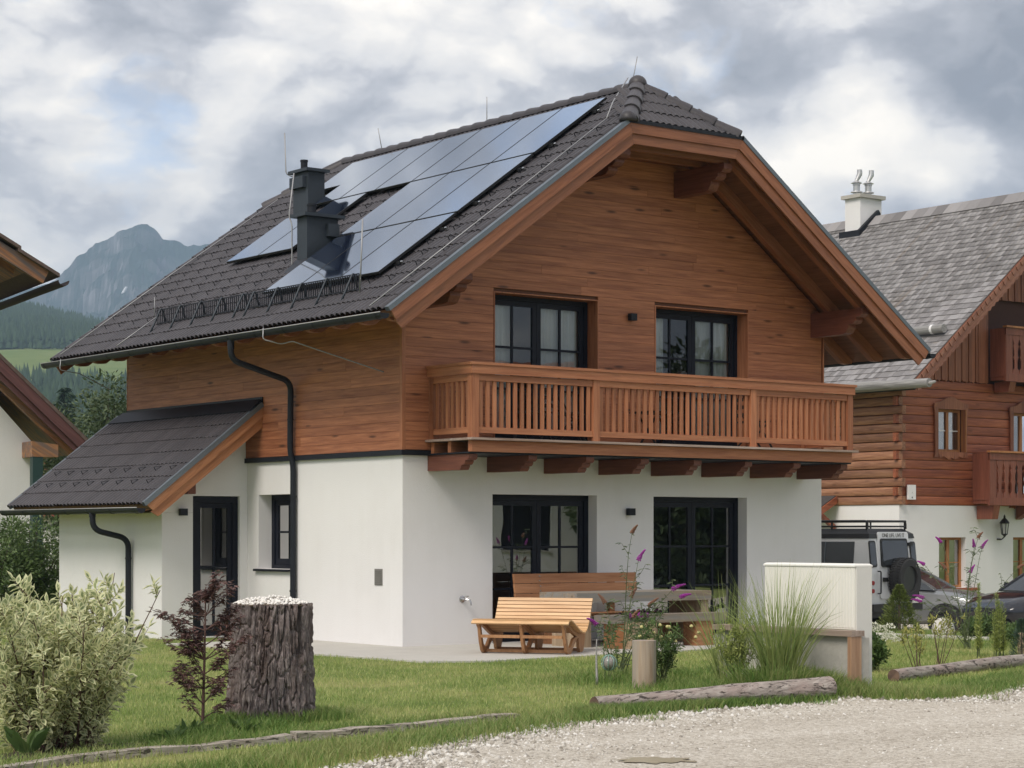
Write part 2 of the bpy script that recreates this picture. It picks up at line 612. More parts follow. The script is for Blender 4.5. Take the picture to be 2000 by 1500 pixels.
def gravel_mat():
    m, t = material('packed gravel')
    co = t.n('ShaderNodeTexCoord').outputs['Object']
    n0 = t.noise(t.mapping(co, rot=(0, 0, rad(-18)), scale=(0.35, 1.3, 1)), 0.8, 4, 0.6)
    n1 = t.noise(co, 3.5, 5, 0.65)
    vo = t.n('ShaderNodeTexVoronoi', Scale=34.0)
    t.link(co, vo.inputs['Vector'])
    v2 = t.n('ShaderNodeTexVoronoi', Scale=85.0)
    t.link(co, v2.inputs['Vector'])
    stone = t.n('ShaderNodeSeparateColor', Color=vo.outputs['Color']).outputs[0]
    stone2 = t.n('ShaderNodeSeparateColor', Color=v2.outputs['Color']).outputs[0]
    f = t.math('ADD', t.math('MULTIPLY', stone, 0.26), t.math('ADD', t.math('MULTIPLY', stone2, 0.26), t.math('ADD', t.math('MULTIPLY', n0, 0.34), t.math('MULTIPLY', n1, 0.14))))
    c = t.ramp(f, [(0.25, (0.27, 0.235, 0.190)), (0.44, (0.46, 0.415, 0.350)), (0.60, (0.57, 0.525, 0.455)), (0.80, (0.72, 0.69, 0.63))])
    h = t.math('ADD', t.math('MULTIPLY', vo.outputs['Distance'], -0.7), t.math('MULTIPLY', v2.outputs['Distance'], -0.4))
    finish(t, c, 0.9, bump=h, bump_d=0.012, Specular_IOR_Level=0.2)
    return m


M['gravel'] = gravel_mat()
M['stone'] = plain('pale limestone', (0.62, 0.60, 0.56), 0.8, 0.2, 5.0, bump=0.004, spec=0.25)
M['patio'] = plain('washed concrete paving', (0.50, 0.48, 0.44), 0.85, 0.10, 3.0, bump=0.002, spec=0.2, dirt=0.2)

# --- ground sheet
xs = np.unique(np.concatenate([np.linspace(-3500, -60, 14), np.linspace(-60, -24, 10), np.arange(-24, 40, 1.0), np.linspace(40, 90, 14), np.linspace(90, 3500, 14)]))
ys = np.unique(np.concatenate([np.linspace(-3500, -60, 14), np.linspace(-60, -28, 8), np.arange(-28, 36, 1.0), np.linspace(36, 90, 14), np.linspace(90, 3500, 14)]))
CAMXY = Vector((-17.04, -25.09, 0))
BED = CAMXY + AHEAD * 21.08 + RIGHT * (0.132 * 21.08)
gv = [(x, y, gz_base(x, y)) for y in ys for x in xs]
nx = len(xs)
gf = [(j * nx + i, j * nx + i + 1, (j + 1) * nx + i + 1, (j + 1) * nx + i) for j in range(len(ys) - 1) for i in range(nx - 1)]
g = MB()
g.add(gv, gf)
ground = g.build('ground', M['lawn'], smooth=True, fix=False)
tag(ground, kind='structure')

# --- gravel lane in front, its edge ragged
LANE_EDGE = [(-26, -19.5), (-14, -15.0), (-10.6, -13.55), (-8.99, -12.68), (-7.7, -11.9), (-6.51, -11.25), (-4.98, -10.87), (-3.72, -10.63), (-2.68, -10.47), (-1.85, -10.72),
             (-1.30, -11.15), (-1.0, -11.30), (-0.3, -11.10), (0.82, -10.58), (3.0, -9.6), (6.5, -8.6), (11.0, -8.4), (18.0, -9.4), (30, -11.5)]
edge = [(x + 0.10 * mnoise.noise((x * 1.9, y * 1.9, 3)), y + 0.16 * mnoise.noise((x * 1.6, y * 1.6, 9))) for x, y in polyline(LANE_EDGE, 0.12)]
lane = MB()
rows = 14
lv = []
for k in range(rows + 1):
    for i, (x, y) in enumerate(edge):
        d = 6.5 * k / rows
        X, Y = x + 0.50 * d, y - 0.866 * d
        lv.append((X, Y, max(gz(X, Y), -0.55) + 0.006 + (0.012 * mnoise.noise((X * 0.8, Y * 0.8, 0)) + 0.012 if 0 < k else 0)))
n_e = len(edge)
lane.add(lv, [(k * n_e + i, k * n_e + i + 1, (k + 1) * n_e + i + 1, (k + 1) * n_e + i) for k in range(rows) for i in range(n_e - 1)])
tag(lane.build('gravel_road', M['gravel'], smooth=True, fix=False), kind='structure')
LANE_POLY = edge + [(x + 0.50 * 6.5, y - 0.866 * 6.5) for x, y in reversed(edge)]

# --- gravel yard where the neighbours' cars stand
ya = MB()
res = 16
for j in range(res):
    for i in range(res):
        x0, x1 = 9.8 + 14 * i / res, 9.8 + 14 * (i + 1) / res
        y0, y1 = -2.5 + 14 * j / res, -2.5 + 14 * (j + 1) / res
        ya.add([(x, y, gz(x, y) + 0.008) for x, y in ((x0, y0), (x1, y0), (x1, y1), (x0, y1))], [(0, 1, 2, 3)])
tag(ya.build('gravel_yard', M['gravel'], fix=False), kind='structure')

# --- terrace paving round the near corner
pt = MB()
PATIO = [(-2.30, 2.9), (-1.75, -3.1), (-0.9, -3.45), (4.6, -3.0), (8.9, -2.3), (8.9, 0.0), (0.0, 0.0), (0.0, 2.9)]
pt.prism([(x, y, -0.10) for x, y in PATIO], [(x, y, 0.022) for x, y in PATIO])
tag(pt.build('terrace_paving', M['patio']), kind='structure')

# puddle in the lane
pm, t_ = material('muddy puddle water')
finish(t_, (0.46, 0.41, 0.30), 0.2)
pd = MB()
pc = Vector((-7.10, -13.72, 0.026))
ring = []
for k in range(40):
    a = 2 * pi * k / 40
    q = pc + RIGHT * (0.24 * cos(a) * (1 + 0.7 * mnoise.noise((cos(a) * 2.5, sin(a) * 2.5, 5)))) + AHEAD * (0.22 * sin(a) * (1 + 0.8 * mnoise.noise((cos(a) * 2.5, sin(a) * 2.5, 8))))
    ring.append(tuple(q))
pd.add(ring, [tuple(range(40))])
tag(pd.build('puddle', pm, fix=False), kind='structure')


# ---------------------------------------------------------------- grass and loose stones
def grass(name, pts, hmin, hmax, wid, lean, mat):
    """pts: (n, 2) array of blade feet"""
    n = len(pts)
    h = rng.uniform(hmin, hmax, n)
    a = rng.uniform(0, 2 * pi, n)
    b = rng.uniform(0, 2 * pi, n)
    l = rng.uniform(0.1, lean, n) * h
    z = np.array([gz(x, y) for x, y in pts]) - 0.004
    wv = wid * rng.uniform(0.7, 1.3, n)
    dx, dy = np.cos(a) * wv / 2, np.sin(a) * wv / 2
    ox, oy = np.cos(b) * l, np.sin(b) * l
    x, y = pts[:, 0], pts[:, 1]
    V = np.empty((n, 5, 3))
    V[:, 0] = np.stack([x - dx, y - dy, z], 1)
    V[:, 1] = np.stack([x + dx, y + dy, z], 1)
    V[:, 2] = np.stack([x + dx * 0.8 + ox * 0.35, y + dy * 0.8 + oy * 0.35, z + h * 0.6], 1)
    V[:, 3] = np.stack([x - dx * 0.8 + ox * 0.35, y - dy * 0.8 + oy * 0.35, z + h * 0.6], 1)
    V[:, 4] = np.stack([x + ox, y + oy, z + h], 1)
    base = np.arange(n)[:, None] * 5
    F = np.concatenate([base + np.array([0, 1, 2]), base + np.array([0, 2, 3]), base + np.array([3, 2, 4])])
    o = fastmesh(name, V.reshape(-1, 3), F, mat)
    return tag(o, kind='stuff')


def keep_lawn(p, margin=0.0):
    x, y = p[:, 0], p[:, 1]
    k = ~inside(LANE_POLY, x, y) & ~inside(PATIO, x, y)
    k &= ~((x > -1.6) & (x < 8.7) & (y > -0.05) & (y < 9))
    return k


def field(n, x0, x1, y0, y1):
    return np.stack([rng.uniform(x0, x1, n), rng.uniform(y0, y1, n)], 1)


def cam_depth(p):
    q = p - np.array([-17.04, -25.09])
    return q @ np.array([sin(VIEW), cos(VIEW)]), q @ np.array([cos(VIEW), -sin(VIEW)])


def in_view(p, lim=1.0):
    d, r = cam_depth(p)
    return (d > 12) & (np.abs(r / d) < 0.262 * lim)


p = field(420000, -14, 6, -14, 8)
p = p[keep_lawn(p) & in_view(p)]
d, _ = cam_depth(p)
p = p[rng.uniform(0, 1, len(p)) < np.clip(1.25 - d / 40, 0.3, 1)]
tag(grass('lawn_grass', p, 0.025, 0.055, 0.006, 0.9, M['blade']), kind='stuff')
# right of the terrace and beyond the small wall
p = field(120000, -1, 16, -11, 3)
p = p[keep_lawn(p) & in_view(p)]
p = p[(p[:, 0] - 0.5 > (p[:, 1] + 8.0) * -0.35 - 1.2) & (p[:, 0] + p[:, 1] * 0.75 > -6.2)]
tag(grass('lawn_grass', p, 0.03, 0.06, 0.007, 0.9, M['blade']), kind='stuff')


def at(px, dist, z=0.0):
    """a point dist metres ahead on the heading of photo column px"""
    q = CAMXY + (AHEAD + RIGHT * ((px - 1000) / 4090)) * dist
    return Vector((q.x, q.y, z))


def band(pts, spread, n, back=0.0):
    """points scattered about a polyline"""
    seg = polyline(pts, 0.05)
    i = rng.integers(0, len(seg), n)
    a = np.array(seg)[i]
    return a + np.stack([rng.normal(0, spread, n), rng.normal(back, spread, n)], 1)


rough_pts = []
rough_pts.append(band([(-11.5, -11.45), (-9.0, -10.72), (-7.6, -10.45), (-5.6, -10.08)], 0.10, 4500))           # lawn side of the edging board
rough_pts.append(band([(-12.5, -13.5), (-10.4, -12.6), (-8.4, -11.75), (-6.6, -11.1), (-5.0, -10.50)], 0.22, 15000))
rough_pts.append(band([(-5.2, -10.62), (-4.2, -10.48), (-3.2, -10.32), (-2.4, -10.20), (-1.7, -10.3)], 0.10, 12000))             # lane side of the log
rough_pts.append(band([tuple(at(q, e).xy) for q, e in ((1130, 18.95), (1250, 19.30), (1400, 19.75), (1540, 20.25), (1660, 20.75))], 0.07, 12000))
rough_pts.append(band([(-1.2, -10.85), (-0.2, -10.7), (0.8, -10.2), (3.0, -9.2), (5.0, -8.7)], 0.17, 14000))
rough_pts.append(band([(-8.0, -8.85), (-7.65, -9.25), (-7.1, -9.3), (-7.0, -9.0)], 0.10, 3200))                 # foot of the stump
rough_pts.append(band([(-2.5, -8.3), (-1.4, -8.3), (-0.2, -8.4)], 0.22, 3500))
rough_pts.append(band([(-2.4, -7.0), (-1.2, -6.6), (0.2, -7.2)], 0.35, 5000))
rough_pts.append(band([(-9.3, -10.4), (-8.5, -9.9), (-7.9, -9.7)], 0.14, 3000))
rough_pts.append(band([(8.0, -2.6), (9.4, -1.7), (10.3, -0.6)], 0.5, 6000))
for k in range(46):                     # tufts coming up through the gravel
    e = edge[random.randrange(60, len(edge) - 60)]
    o = random.uniform(0.05, 0.75) ** 1.3
    c = np.array([e[0] + 0.5 * o, e[1] - 0.866 * o])
    rough_pts.append(c + rng.normal(0, random.uniform(0.03, 0.09), (random.randint(25, 90), 2)))
p = np.concatenate(rough_pts)
inl = inside(LANE_POLY, p[:, 0], p[:, 1])
p = p[~inl | (rng.uniform(0, 1, len(p)) < 0.55)]
tag(grass('rough_grass', p, 0.04, 0.13, 0.007, 1.0, M['longblade']), kind='stuff')

# loose pale stones along the lane's edge, thinning out into the lane
def stones(name, pts, smin, smax, mat, z0=0.0):
    n = len(pts)
    base = np.array([[0, 0, 1], [0, 0, -0.6], [1, 0, 0], [-1, 0, 0], [0, 1, 0], [0, -1, 0]], float)
    tri = np.array([[0, 2, 4], [0, 4, 3], [0, 3, 5], [0, 5, 2], [1, 4, 2], [1, 3, 4], [1, 5, 3], [1, 2, 5]])
    s = rng.uniform(smin, smax, n) ** 1.0
    V = base[None] * (s[:, None, None] * rng.uniform(0.6, 1.15, (n, 6, 3)))
    V += rng.normal(0, 0.12, (n, 6, 3)) * s[:, None, None]
    V[:, :, 2] *= 0.7
    a = rng.uniform(0, 2 * pi, n)
    c, sn = np.cos(a)[:, None], np.sin(a)[:, None]
    X = V[:, :, 0] * c - V[:, :, 1] * sn + pts[:, 0:1]
    Y = V[:, :, 0] * sn + V[:, :, 1] * c + pts[:, 1:2]
    zz = pts[:, 2:3] if pts.shape[1] > 2 else np.array([gz(x, y) for x, y in pts])[:, None] + z0
    V = np.stack([X, Y, V[:, :, 2] + zz], 2).reshape(-1, 3)
    F = (np.arange(n)[:, None, None] * 6 + tri[None]).reshape(-1, 3)
    return tag(fastmesh(name, V, F, mat), kind='stuff')


def stone_mat():
    m, t = material('loose pale gravel stones')
    geo = t.n('ShaderNodeNewGeometry').outputs['Random Per Island']
    c = t.ramp(geo, [(0.0, (0.24, 0.215, 0.18)), (0.35, (0.43, 0.395, 0.34)), (0.7, (0.56, 0.53, 0.48)), (1.0, (0.74, 0.72, 0.68))])
    finish(t, c, 0.85, Specular_IOR_Level=0.2)
    return m


M['pebble'] = stone_mat()
sp = []
le = np.array(edge)
vis = le[(le[:, 0] > -11) & (le[:, 0] < 6)]
i = rng.integers(0, len(vis), 15000)
off = np.abs(rng.normal(0, 0.75, 15000)) - 0.14
a = vis[i] + off[:, None] * np.array([0.5, -0.866]) + rng.normal(0, 0.05, (15000, 2))
sp.append(a)
i = rng.integers(0, len(vis), 9000)
off = rng.uniform(0.2, 5.5, 9000)
sp.append(vis[i] + off[:, None] * np.array([0.5, -0.866]) + rng.normal(0, 0.15, (9000, 2)))
bs = MB()
nr, nd = 33, 25
bvs = []
for j in range(nd):
    for i in range(nr):
        q = BED + RIGHT * (-1.5 + 3.0 * i / (nr - 1)) + AHEAD * (-0.50 + 1.35 * j / (nd - 1))
        e = min(i, nr - 1 - i, j, nd - 1 - j)
        bvs.append((q.x, q.y, gz(q.x, q.y) + (0.010 if e > 0 else -0.02)))
bs.add(bvs, [(j * nr + i, j * nr + i + 1, (j + 1) * nr + i + 1, (j + 1) * nr + i) for j in range(nd - 1) for i in range(nr - 1)])
tag(bs.build('flower_bed_ground', M['lawn'], smooth=True, fix=False), kind='structure')
p = np.stack([rng.normal(0, 0.62, 9000), rng.normal(-0.12, 0.24, 9000)], 1)
p = np.array(BED.xy) + p[:, 0:1] * np.array(RIGHT.xy) + p[:, 1:2] * np.array(AHEAD.xy)
p = p[~inside(LANE_POLY, p[:, 0], p[:, 1])]
tag(grass('bed_grass', p, 0.05, 0.18, 0.007, 1.0, M['longblade']), kind='stuff')
i = rng.integers(0, len(vis), 1500)
big_ = vis[i] + (np.abs(rng.normal(0, 0.4, 1500)) - 0.05)[:, None] * np.array([0.5, -0.866]) + rng.normal(0, 0.06, (1500, 2))
stones('edge_stones', big_, 0.022, 0.048, M['pebble'], 0.012)
stones('loose_gravel', np.concatenate(sp), 0.006, 0.024, M['pebble'], 0.012)

# ---------------------------------------------------------------- far hills, forest, mountain
def interp(x, tab):
    return float(np.interp(x, [a for a, b in tab], [b for a, b in tab]))


RIDGE = [(-500, 470), (-300, 505), (-100, 545), (30, 575), (110, 541), (150, 503), (185, 477), (215, 462), (248, 443), (262, 437), (284, 437), (303, 446), (316, 462),
         (352, 474), (384, 477), (420, 473), (470, 488), (560, 480), (700, 520), (900, 560), (1150, 600), (1400, 640)]
HILL = [(400, -2), (480, 10), (830, 56), (1110, 100), (1700, 184), (1900, 188), (2200, 150)]


def mountain():
    cols = np.arange(-480, 1380, 6)
    ts = list(np.linspace(0, 0.92, 34)) + [0.95, 1.0]
    rws = len(ts) - 1
    vs = []
    for k in range(rws + 1):
        t = ts[k]
        for px in cols:
            top = (1044 - interp(px, RIDGE)) / 4090 * 3912
            dist = 2900 + 1100 * t if t <= 0.92 else 3912 + (t - 0.92) / 0.08 * 400
            tt = min(1, t / 0.92)
            base = 60 + (top - 60) * (tt ** 0.85)
            if t > 0.92:
                base = top - (t - 0.92) / 0.08 * 260
            q = at(px, dist)
            r = abs(mnoise.fractal((q.x * 0.006, q.y * 0.006, 2), 0.9, 2.1, 6))
            f = mnoise.fractal((q.x * 0.028, q.y * 0.028, 7), 0.8, 2.0, 4)
            amp = 1.0 if t < 0.92 else 0.0
            if tt > 0.999:
                amp = 0.0
            vs.append((q.x, q.y, base - 60 * r * amp * (1 - 0.75 * smooth(0.7, 1, tt)) * min(1, tt * 3) + f * (9 if tt > 0.9 else 10) * min(1, tt * 3)))
    n = len(cols)
    mb = MB()
    mb.add(vs, [(k * n + i, k * n + i + 1, (k + 1) * n + i + 1, (k + 1) * n + i) for k in range(rws) for i in range(n - 1)])
    m, t = material('mountain rock and alpine grass')
    co = t.n('ShaderNodeTexCoord').outputs['Object']
    nz = t.n('ShaderNodeSeparateXYZ', Vector=t.n('ShaderNodeNewGeometry').outputs['Normal']).outputs[2]
    f = t.math('ADD', t.math('MULTIPLY', t.noise(co, 0.012, 7, 0.65), 0.6), t.math('MULTIPLY', nz, 0.45))
    c = t.ramp(f, [(0.42, (0.24, 0.24, 0.25)), (0.54, (0.10, 0.105, 0.10)), (0.66, (0.035, 0.052, 0.038))])
    finish(t, c, 0.95, Specular_IOR_Level=0.0)
    tag(mb.build('mountain', m, smooth=False, fix=False), kind='structure')
    sn = MB()
    c0 = at(237, 3560)
    pp = []
    for dx, dz in ((0, 0), (4, 2), (6, 6), (8, 11), (6, 12), (3, 7), (1, 4)):
        q = c0 + RIGHT * dx
        pp.append((q.x, q.y, (1044 - 572) / 4090 * 3560 + dz))
    sn.prism(pp, [(x + AHEAD.x * 14, y + AHEAD.y * 14, z + 2) for x, y, z in pp])
    tag(sn.build('snow', plain('old snow', (0.85, 0.87, 0.9), 0.7, 0.05)), kind='structure')


def hill_z(px, dist):
    q = at(px, dist)
    side = 1.0 - 0.10 * smooth(0, 260, px) * smooth(900, 1700, dist)
    return interp(dist, HILL) * side + 3.0 * mnoise.noise((q.x * 0.01, q.y * 0.01, 1))


def hills():
    cols = np.arange(-480, 1380, 20)
    ds = [400, 440, 480, 560, 640, 720, 800, 860, 900, 950, 1000, 1060, 1150, 1250, 1350, 1450, 1550, 1650, 1700, 1780, 1900, 2200]
    vs = []
    for dist in ds:
        for px in cols:
            q = at(px, dist)
            vs.append((q.x, q.y, hill_z(px, dist)))
    n = len(cols)
    mb = MB()
    mb.add(vs, [(k * n + i, k * n + i + 1, (k + 1) * n + i + 1, (k + 1) * n + i) for k in range(len(ds) - 1) for i in range(n - 1)])
    m, t = material('valley meadow')
    co = t.n('ShaderNodeTexCoord').outputs['Object']
    c = t.ramp(t.noise(co, 0.03, 5, 0.6), [(0.35, (0.125, 0.175, 0.060)), (0.65, (0.185, 0.220, 0.090))])
    finish(t, c, 0.95, Specular_IOR_Level=0.0)
    tag(mb.build('hills', m, smooth=True, fix=False), kind='structure')
    # spruce forest: one mass of small tiered cones
    T = []
    while len(T) < 12500:
        dist = random.uniform(455, 1740)
        px = random.uniform(-220, 420)
        e1 = 872 + 18 * mnoise.noise((px * 0.012, 0, 4)) - 50 * smooth(150, 260, px)
        e2 = 1105 + 15 * mnoise.noise((px * 0.02, 3, 4)) + 30 * smooth(60, 260, px)
        if e1 < dist < e2 or random.random() > (dist / 1740) ** 0.55 + 0.1:
            continue
        if dist < e1 and random.random() < smooth(0.22, 0.45, mnoise.noise((px * 0.02, dist * 0.02, 8))):
            continue
        T.append((px, dist))
    V, F = [], []
    k = 6
    for px, dist in T:
        q = at(px, dist)
        z = hill_z(px, dist)
        h = random.uniform(6.0, 11.5)
        r = h * random.uniform(0.15, 0.22)
        a0 = random.uniform(0, 1)
        for zb, zt, rr in ((0.05, 0.62, 1.0), (0.42, 1.0, 0.62)):
            o = len(V)
            for i in range(k):
                a = a0 + 2 * pi * i / k
                s = rr * r * random.uniform(0.75, 1.2)
                V.append((q.x + s * cos(a), q.y + s * sin(a), z + h * (zb + random.uniform(-0.04, 0.04))))
            V.append((q.x, q.y, z + h * zt))
            F += [(o + i, o + (i + 1) % k, o + k) for i in range(k)]
    m = leaf_mat('spruce forest', (0.014, 0.034, 0.018), (0.040, 0.072, 0.034), trans=0.0, rough=0.9)
    tag(fastmesh('forest', np.array(V), np.array(F), m), kind='stuff')


mountain()
hills()

# ================================================================ THE CHALET
W, L = 8.56, 8.62                    # house: x along the gable front, y along the side
EAVE, OE, PITCH = 4.73, 1.14, 0.6216
TP, CP, SP = tan(PITCH), cos(PITCH), sin(PITCH)
VF, VB = -1.37, 9.36                 # front and rear verge
RU = W / 2 + 0.01                    # ridge
ZR = EAVE + (RU + OE) * TP
HU0, HZ = 3.15, 7.80                 # half-hip eave corner
HU1 = 2 * RU - HU0
HY, HD = -1.25, 1.02
H = tag(empty('chalet_house'), 'dark tiled timber and white plaster chalet with solar panels and a long balcony', 'house')


def roofz(u, d=0.0):
    """height of the roof plane at x = u, lowered square to the slope by d"""
    uu = u if u <= RU else 2 * RU - u
    return EAVE + (uu + OE) * TP - d / CP


def RP(s, y, n=0.0):
    """left slope: s metres up from the eave, y along it, n above the plane"""
    return Vector((-OE + s * CP - n * SP, y, EAVE + s * SP + n * CP))


# --- ground floor render, thick walls built round the openings
DOORS = [(1.62, 3.64), (4.80, 6.83)]
HEAD, LEDGE = 2.25, 2.84
T = 0.32


def wall_with_holes(mb, P, u0, u1, z0, z1, holes, t):
    """boxes filling u0..u1, z0..z1 less the holes; P maps (u, depth, z)"""
    us = sorted({u0, u1, *[h[0] for h in holes], *[h[1] for h in holes]})
    for a, b in zip(us, us[1:]):
        hs = sorted((h[2], h[3]) for h in holes if h[0] <= a + 1e-6 and h[1] >= b - 1e-6)
        z = z0
        for h0, h1 in hs:
            if h0 > z + 1e-6:
                mb.box(a, b, 0, t, z, h0, P)
            z = h1
        if z1 > z + 1e-6:
            mb.box(a, b, 0, t, z, z1, P)


GAB = lambda u, d, z: (u, d, z)                  # gable front, depth towards +y
SIDE = lambda u, d, z: (d, u, z)                 # left side wall
ANX = lambda u, d, z: (u, 4.46 + d, z)           # annex front
mb = MB()
wall_with_holes(mb, GAB, 0, W, -0.3, LEDGE, [(a, b, 0.02, HEAD) for a, b in DOORS], T)
mb.build('plaster_wall', M['plaster'], H)
mb = MB()
wall_with_holes(mb, SIDE, T, L, -0.3, LEDGE, [(3.12, 4.10, 1.10, 2.28)], T)
mb.box(T, W - T, L - T, L, -0.3, LEDGE)
mb.box(W - T, W, T, L, -0.3, LEDGE)
mb.build('plaster_wall', M['plaster'], H)
# annex walls
AU, AB = -1.54, 8.19
mb = MB()
wall_with_holes(mb, ANX, AU, -0.002, -0.35, 1.99, [(-0.99, -0.14, 0.02, 2.5)], 0.28)
mb.box(AU, AU + 0.28, 4.74, AB, -0.35, 1.99)
mb.box(AU + 0.28, 0, AB - 0.28, AB, -0.35, 1.99)
ar = lambda u: 3.74 + u * 0.7705                   # annex roof plane height at x = u
zu = lambda u: ar(u) - 0.17
for a, b, z0 in ((AU, -0.99, 1.992), (-0.99, -0.14, 2.26), (-0.14, -0.002, 1.992)):
    mb.prism([(a, 4.46, z0), (b, 4.46, z0), (b, 4.46, zu(b)), (a, 4.46, max(zu(a), z0 + 0.01))],
             [(a, 4.74, z0), (b, 4.74, z0), (b, 4.74, zu(b)), (a, 4.74, max(zu(a), z0 + 0.01))])
mb.prism([(AU, AB, 1.992), (0, AB, 1.992), (0, AB, zu(0)), (AU, AB, zu(AU) + .2)], [(AU, AB - 0.28, 1.992), (0, AB - 0.28, 1.992), (0, AB - 0.28, zu(0)), (AU, AB - 0.28, zu(AU) + .2)])
mb.build('annex_wall', M['plaster'], H)

# --- upper storey: dark backing wall, then board after board
UPW = [(a, b, 3.06, 5.28) for a, b in DOORS]
CEIL = 7.55
mb = MB()
wall_with_holes(mb, lambda u, d, z: (u, 0.012 + d, z), 0.012, W - 0.012, LEDGE, 5.28, UPW, 0.3)
gp = [(0.012, 5.28), (W - 0.012, 5.28)]
top = [(W - 0.012, roofz(W, 0.15)), ]
uc = (CEIL - EAVE + 0.15 / CP) / TP - OE
gp += [(W - 0.012, max(5.285, roofz(W, 0.15))), (2 * RU - uc, CEIL), (uc, CEIL), (0.012, max(5.285, roofz(0, 0.15)))]
mb.extr(gp, lambda a, b, t: (a, t, b), 0.012, 0.312)
mb.box(0.012, 0.3, 0.312, L - 0.012, LEDGE, 5.2)
mb.box(0.3, W - 0.3, L - 0.3, L - 0.012, LEDGE, 5.2)
mb.extr([(0.3, 5.2), (W - 0.3, 5.2), (2 * RU - uc, CEIL), (uc, CEIL)], lambda a, b, t: (a, t, b), L - 0.3, L - 0.012)
mb.box(W - 0.3, W - 0.012, 0.312, L - 0.012, LEDGE, 5.2)
mb.build('backing_wall', plain('dark wall behind boards', (0.14, 0.06, 0.035), 0.8), H)

BH = 0.1365


def board(P, a0, a1, b0, b1, z0, z1, mat):
    """one cladding board; bottom edge runs a0..a1, top edge b0..b1"""
    j = random.uniform(-0.0015, 0.0015)
    c, g = 0.0022, 0.0004
    prof = [(0.011, z0 + g, 0), (-0.024 + j, z0 + g, 0), (-0.030 + j, z0 + c, 0.05), (-0.030 + j, z1 - c, 0.95), (-0.024 + j, z1 - g, 1), (0.011, z1 - g, 1)]
    mb = MB()
    la = [P(a0 + (b0 - a0) * f + 0.001, d, z) for d, z, f in prof]
    lb = [P(a1 + (b1 - a1) * f - 0.001, d, z) for d, z, f in prof]
    mb.prism(la, lb)
    return mb.build('cladding_board', mat, H)


def cuts(a, b):
    """joints along a run of boards"""
    out, u = [a], a + random.uniform(1.2, 5.0)
    while u < b - 0.6:
        out.append(u)
        u += random.uniform(3.6, 5.6)
    return out + [b]


z = 2.875
while z < CEIL - 0.02:
    z1 = min(z + BH, CEIL)
    def lim(zz):
        u = max(0.03, (zz - EAVE + 0.16 / CP) / TP - OE)
        return u, 2 * RU - u + (W - 2 * RU)
    (l0, r0), (l1, r1) = lim(z), lim(z1)
    l0, l1 = max(l0, 0.03), max(l1, 0.03)
    r0, r1 = min(r0, W + 0.01), min(r1, W + 0.01)
    spans = [(0, W)]
    holes = [(a - 0.001, b + 0.001) for a, b, h0, h1 in UPW if z1 > h0 - 0.02 and z < h1 + 0.02]
    segs, u = [], 0.0
    for a, b in holes:
        segs.append((u, a))
        u = b
    segs.append((u, W))
    for a, b in segs:
        e0 = l0 if a == 0 else a
        f0 = r0 if b == W else b
        cc = cuts(e0, f0)
        for i in range(len(cc) - 1):
            q0, q1 = cc[i], cc[i + 1]
            t0 = l1 if (a == 0 and i == 0) else q0
            t1 = r1 if (b == W and i == len(cc) - 2) else q1
            if t1 - t0 > 0.05:
                board(GAB, q0, q1, t0, t1, z, z1, M['clad_x'])
    z = z1
z = 2.875
while z < 5.05:
    z1 = z + BH
    lo = 0.03
    hi = L if z > 3.66 else 4.46
    cc = cuts(lo, hi)
    for q0, q1 in zip(cc, cc[1:]):
        board(SIDE, q0, q1, q0, q1, z, z1, M['clad_y'])
    z = z1
tr = MB()
tr.box(-0.034, 0.03, -0.034, 0.03, 2.872, 5.2)
tr.build('corner_trim', M['balc_z'], H)
tr = MB()
tr.box(W + 0.012, W + 0.03, -0.034, 0.03, 2.872, 5.4)
tr.build('corner_trim', M['balc_z'], H)
tr = MB()
tr.box(-0.034, 0.03, L + 0.002, L + 0.03, 3.6, 5.0)
tr.build('corner_trim', M['balc_z'], H)
# flashing ledge between render and boards
fl = MB()
fl.box(-0.055, 0.0, -0.055, 4.46, 2.795, 2.870)
fl.box(0.0, W, -0.055, 0.0, 2.795, 2.870)
fl.build('ledge_flashing', M['anthracite'], H)


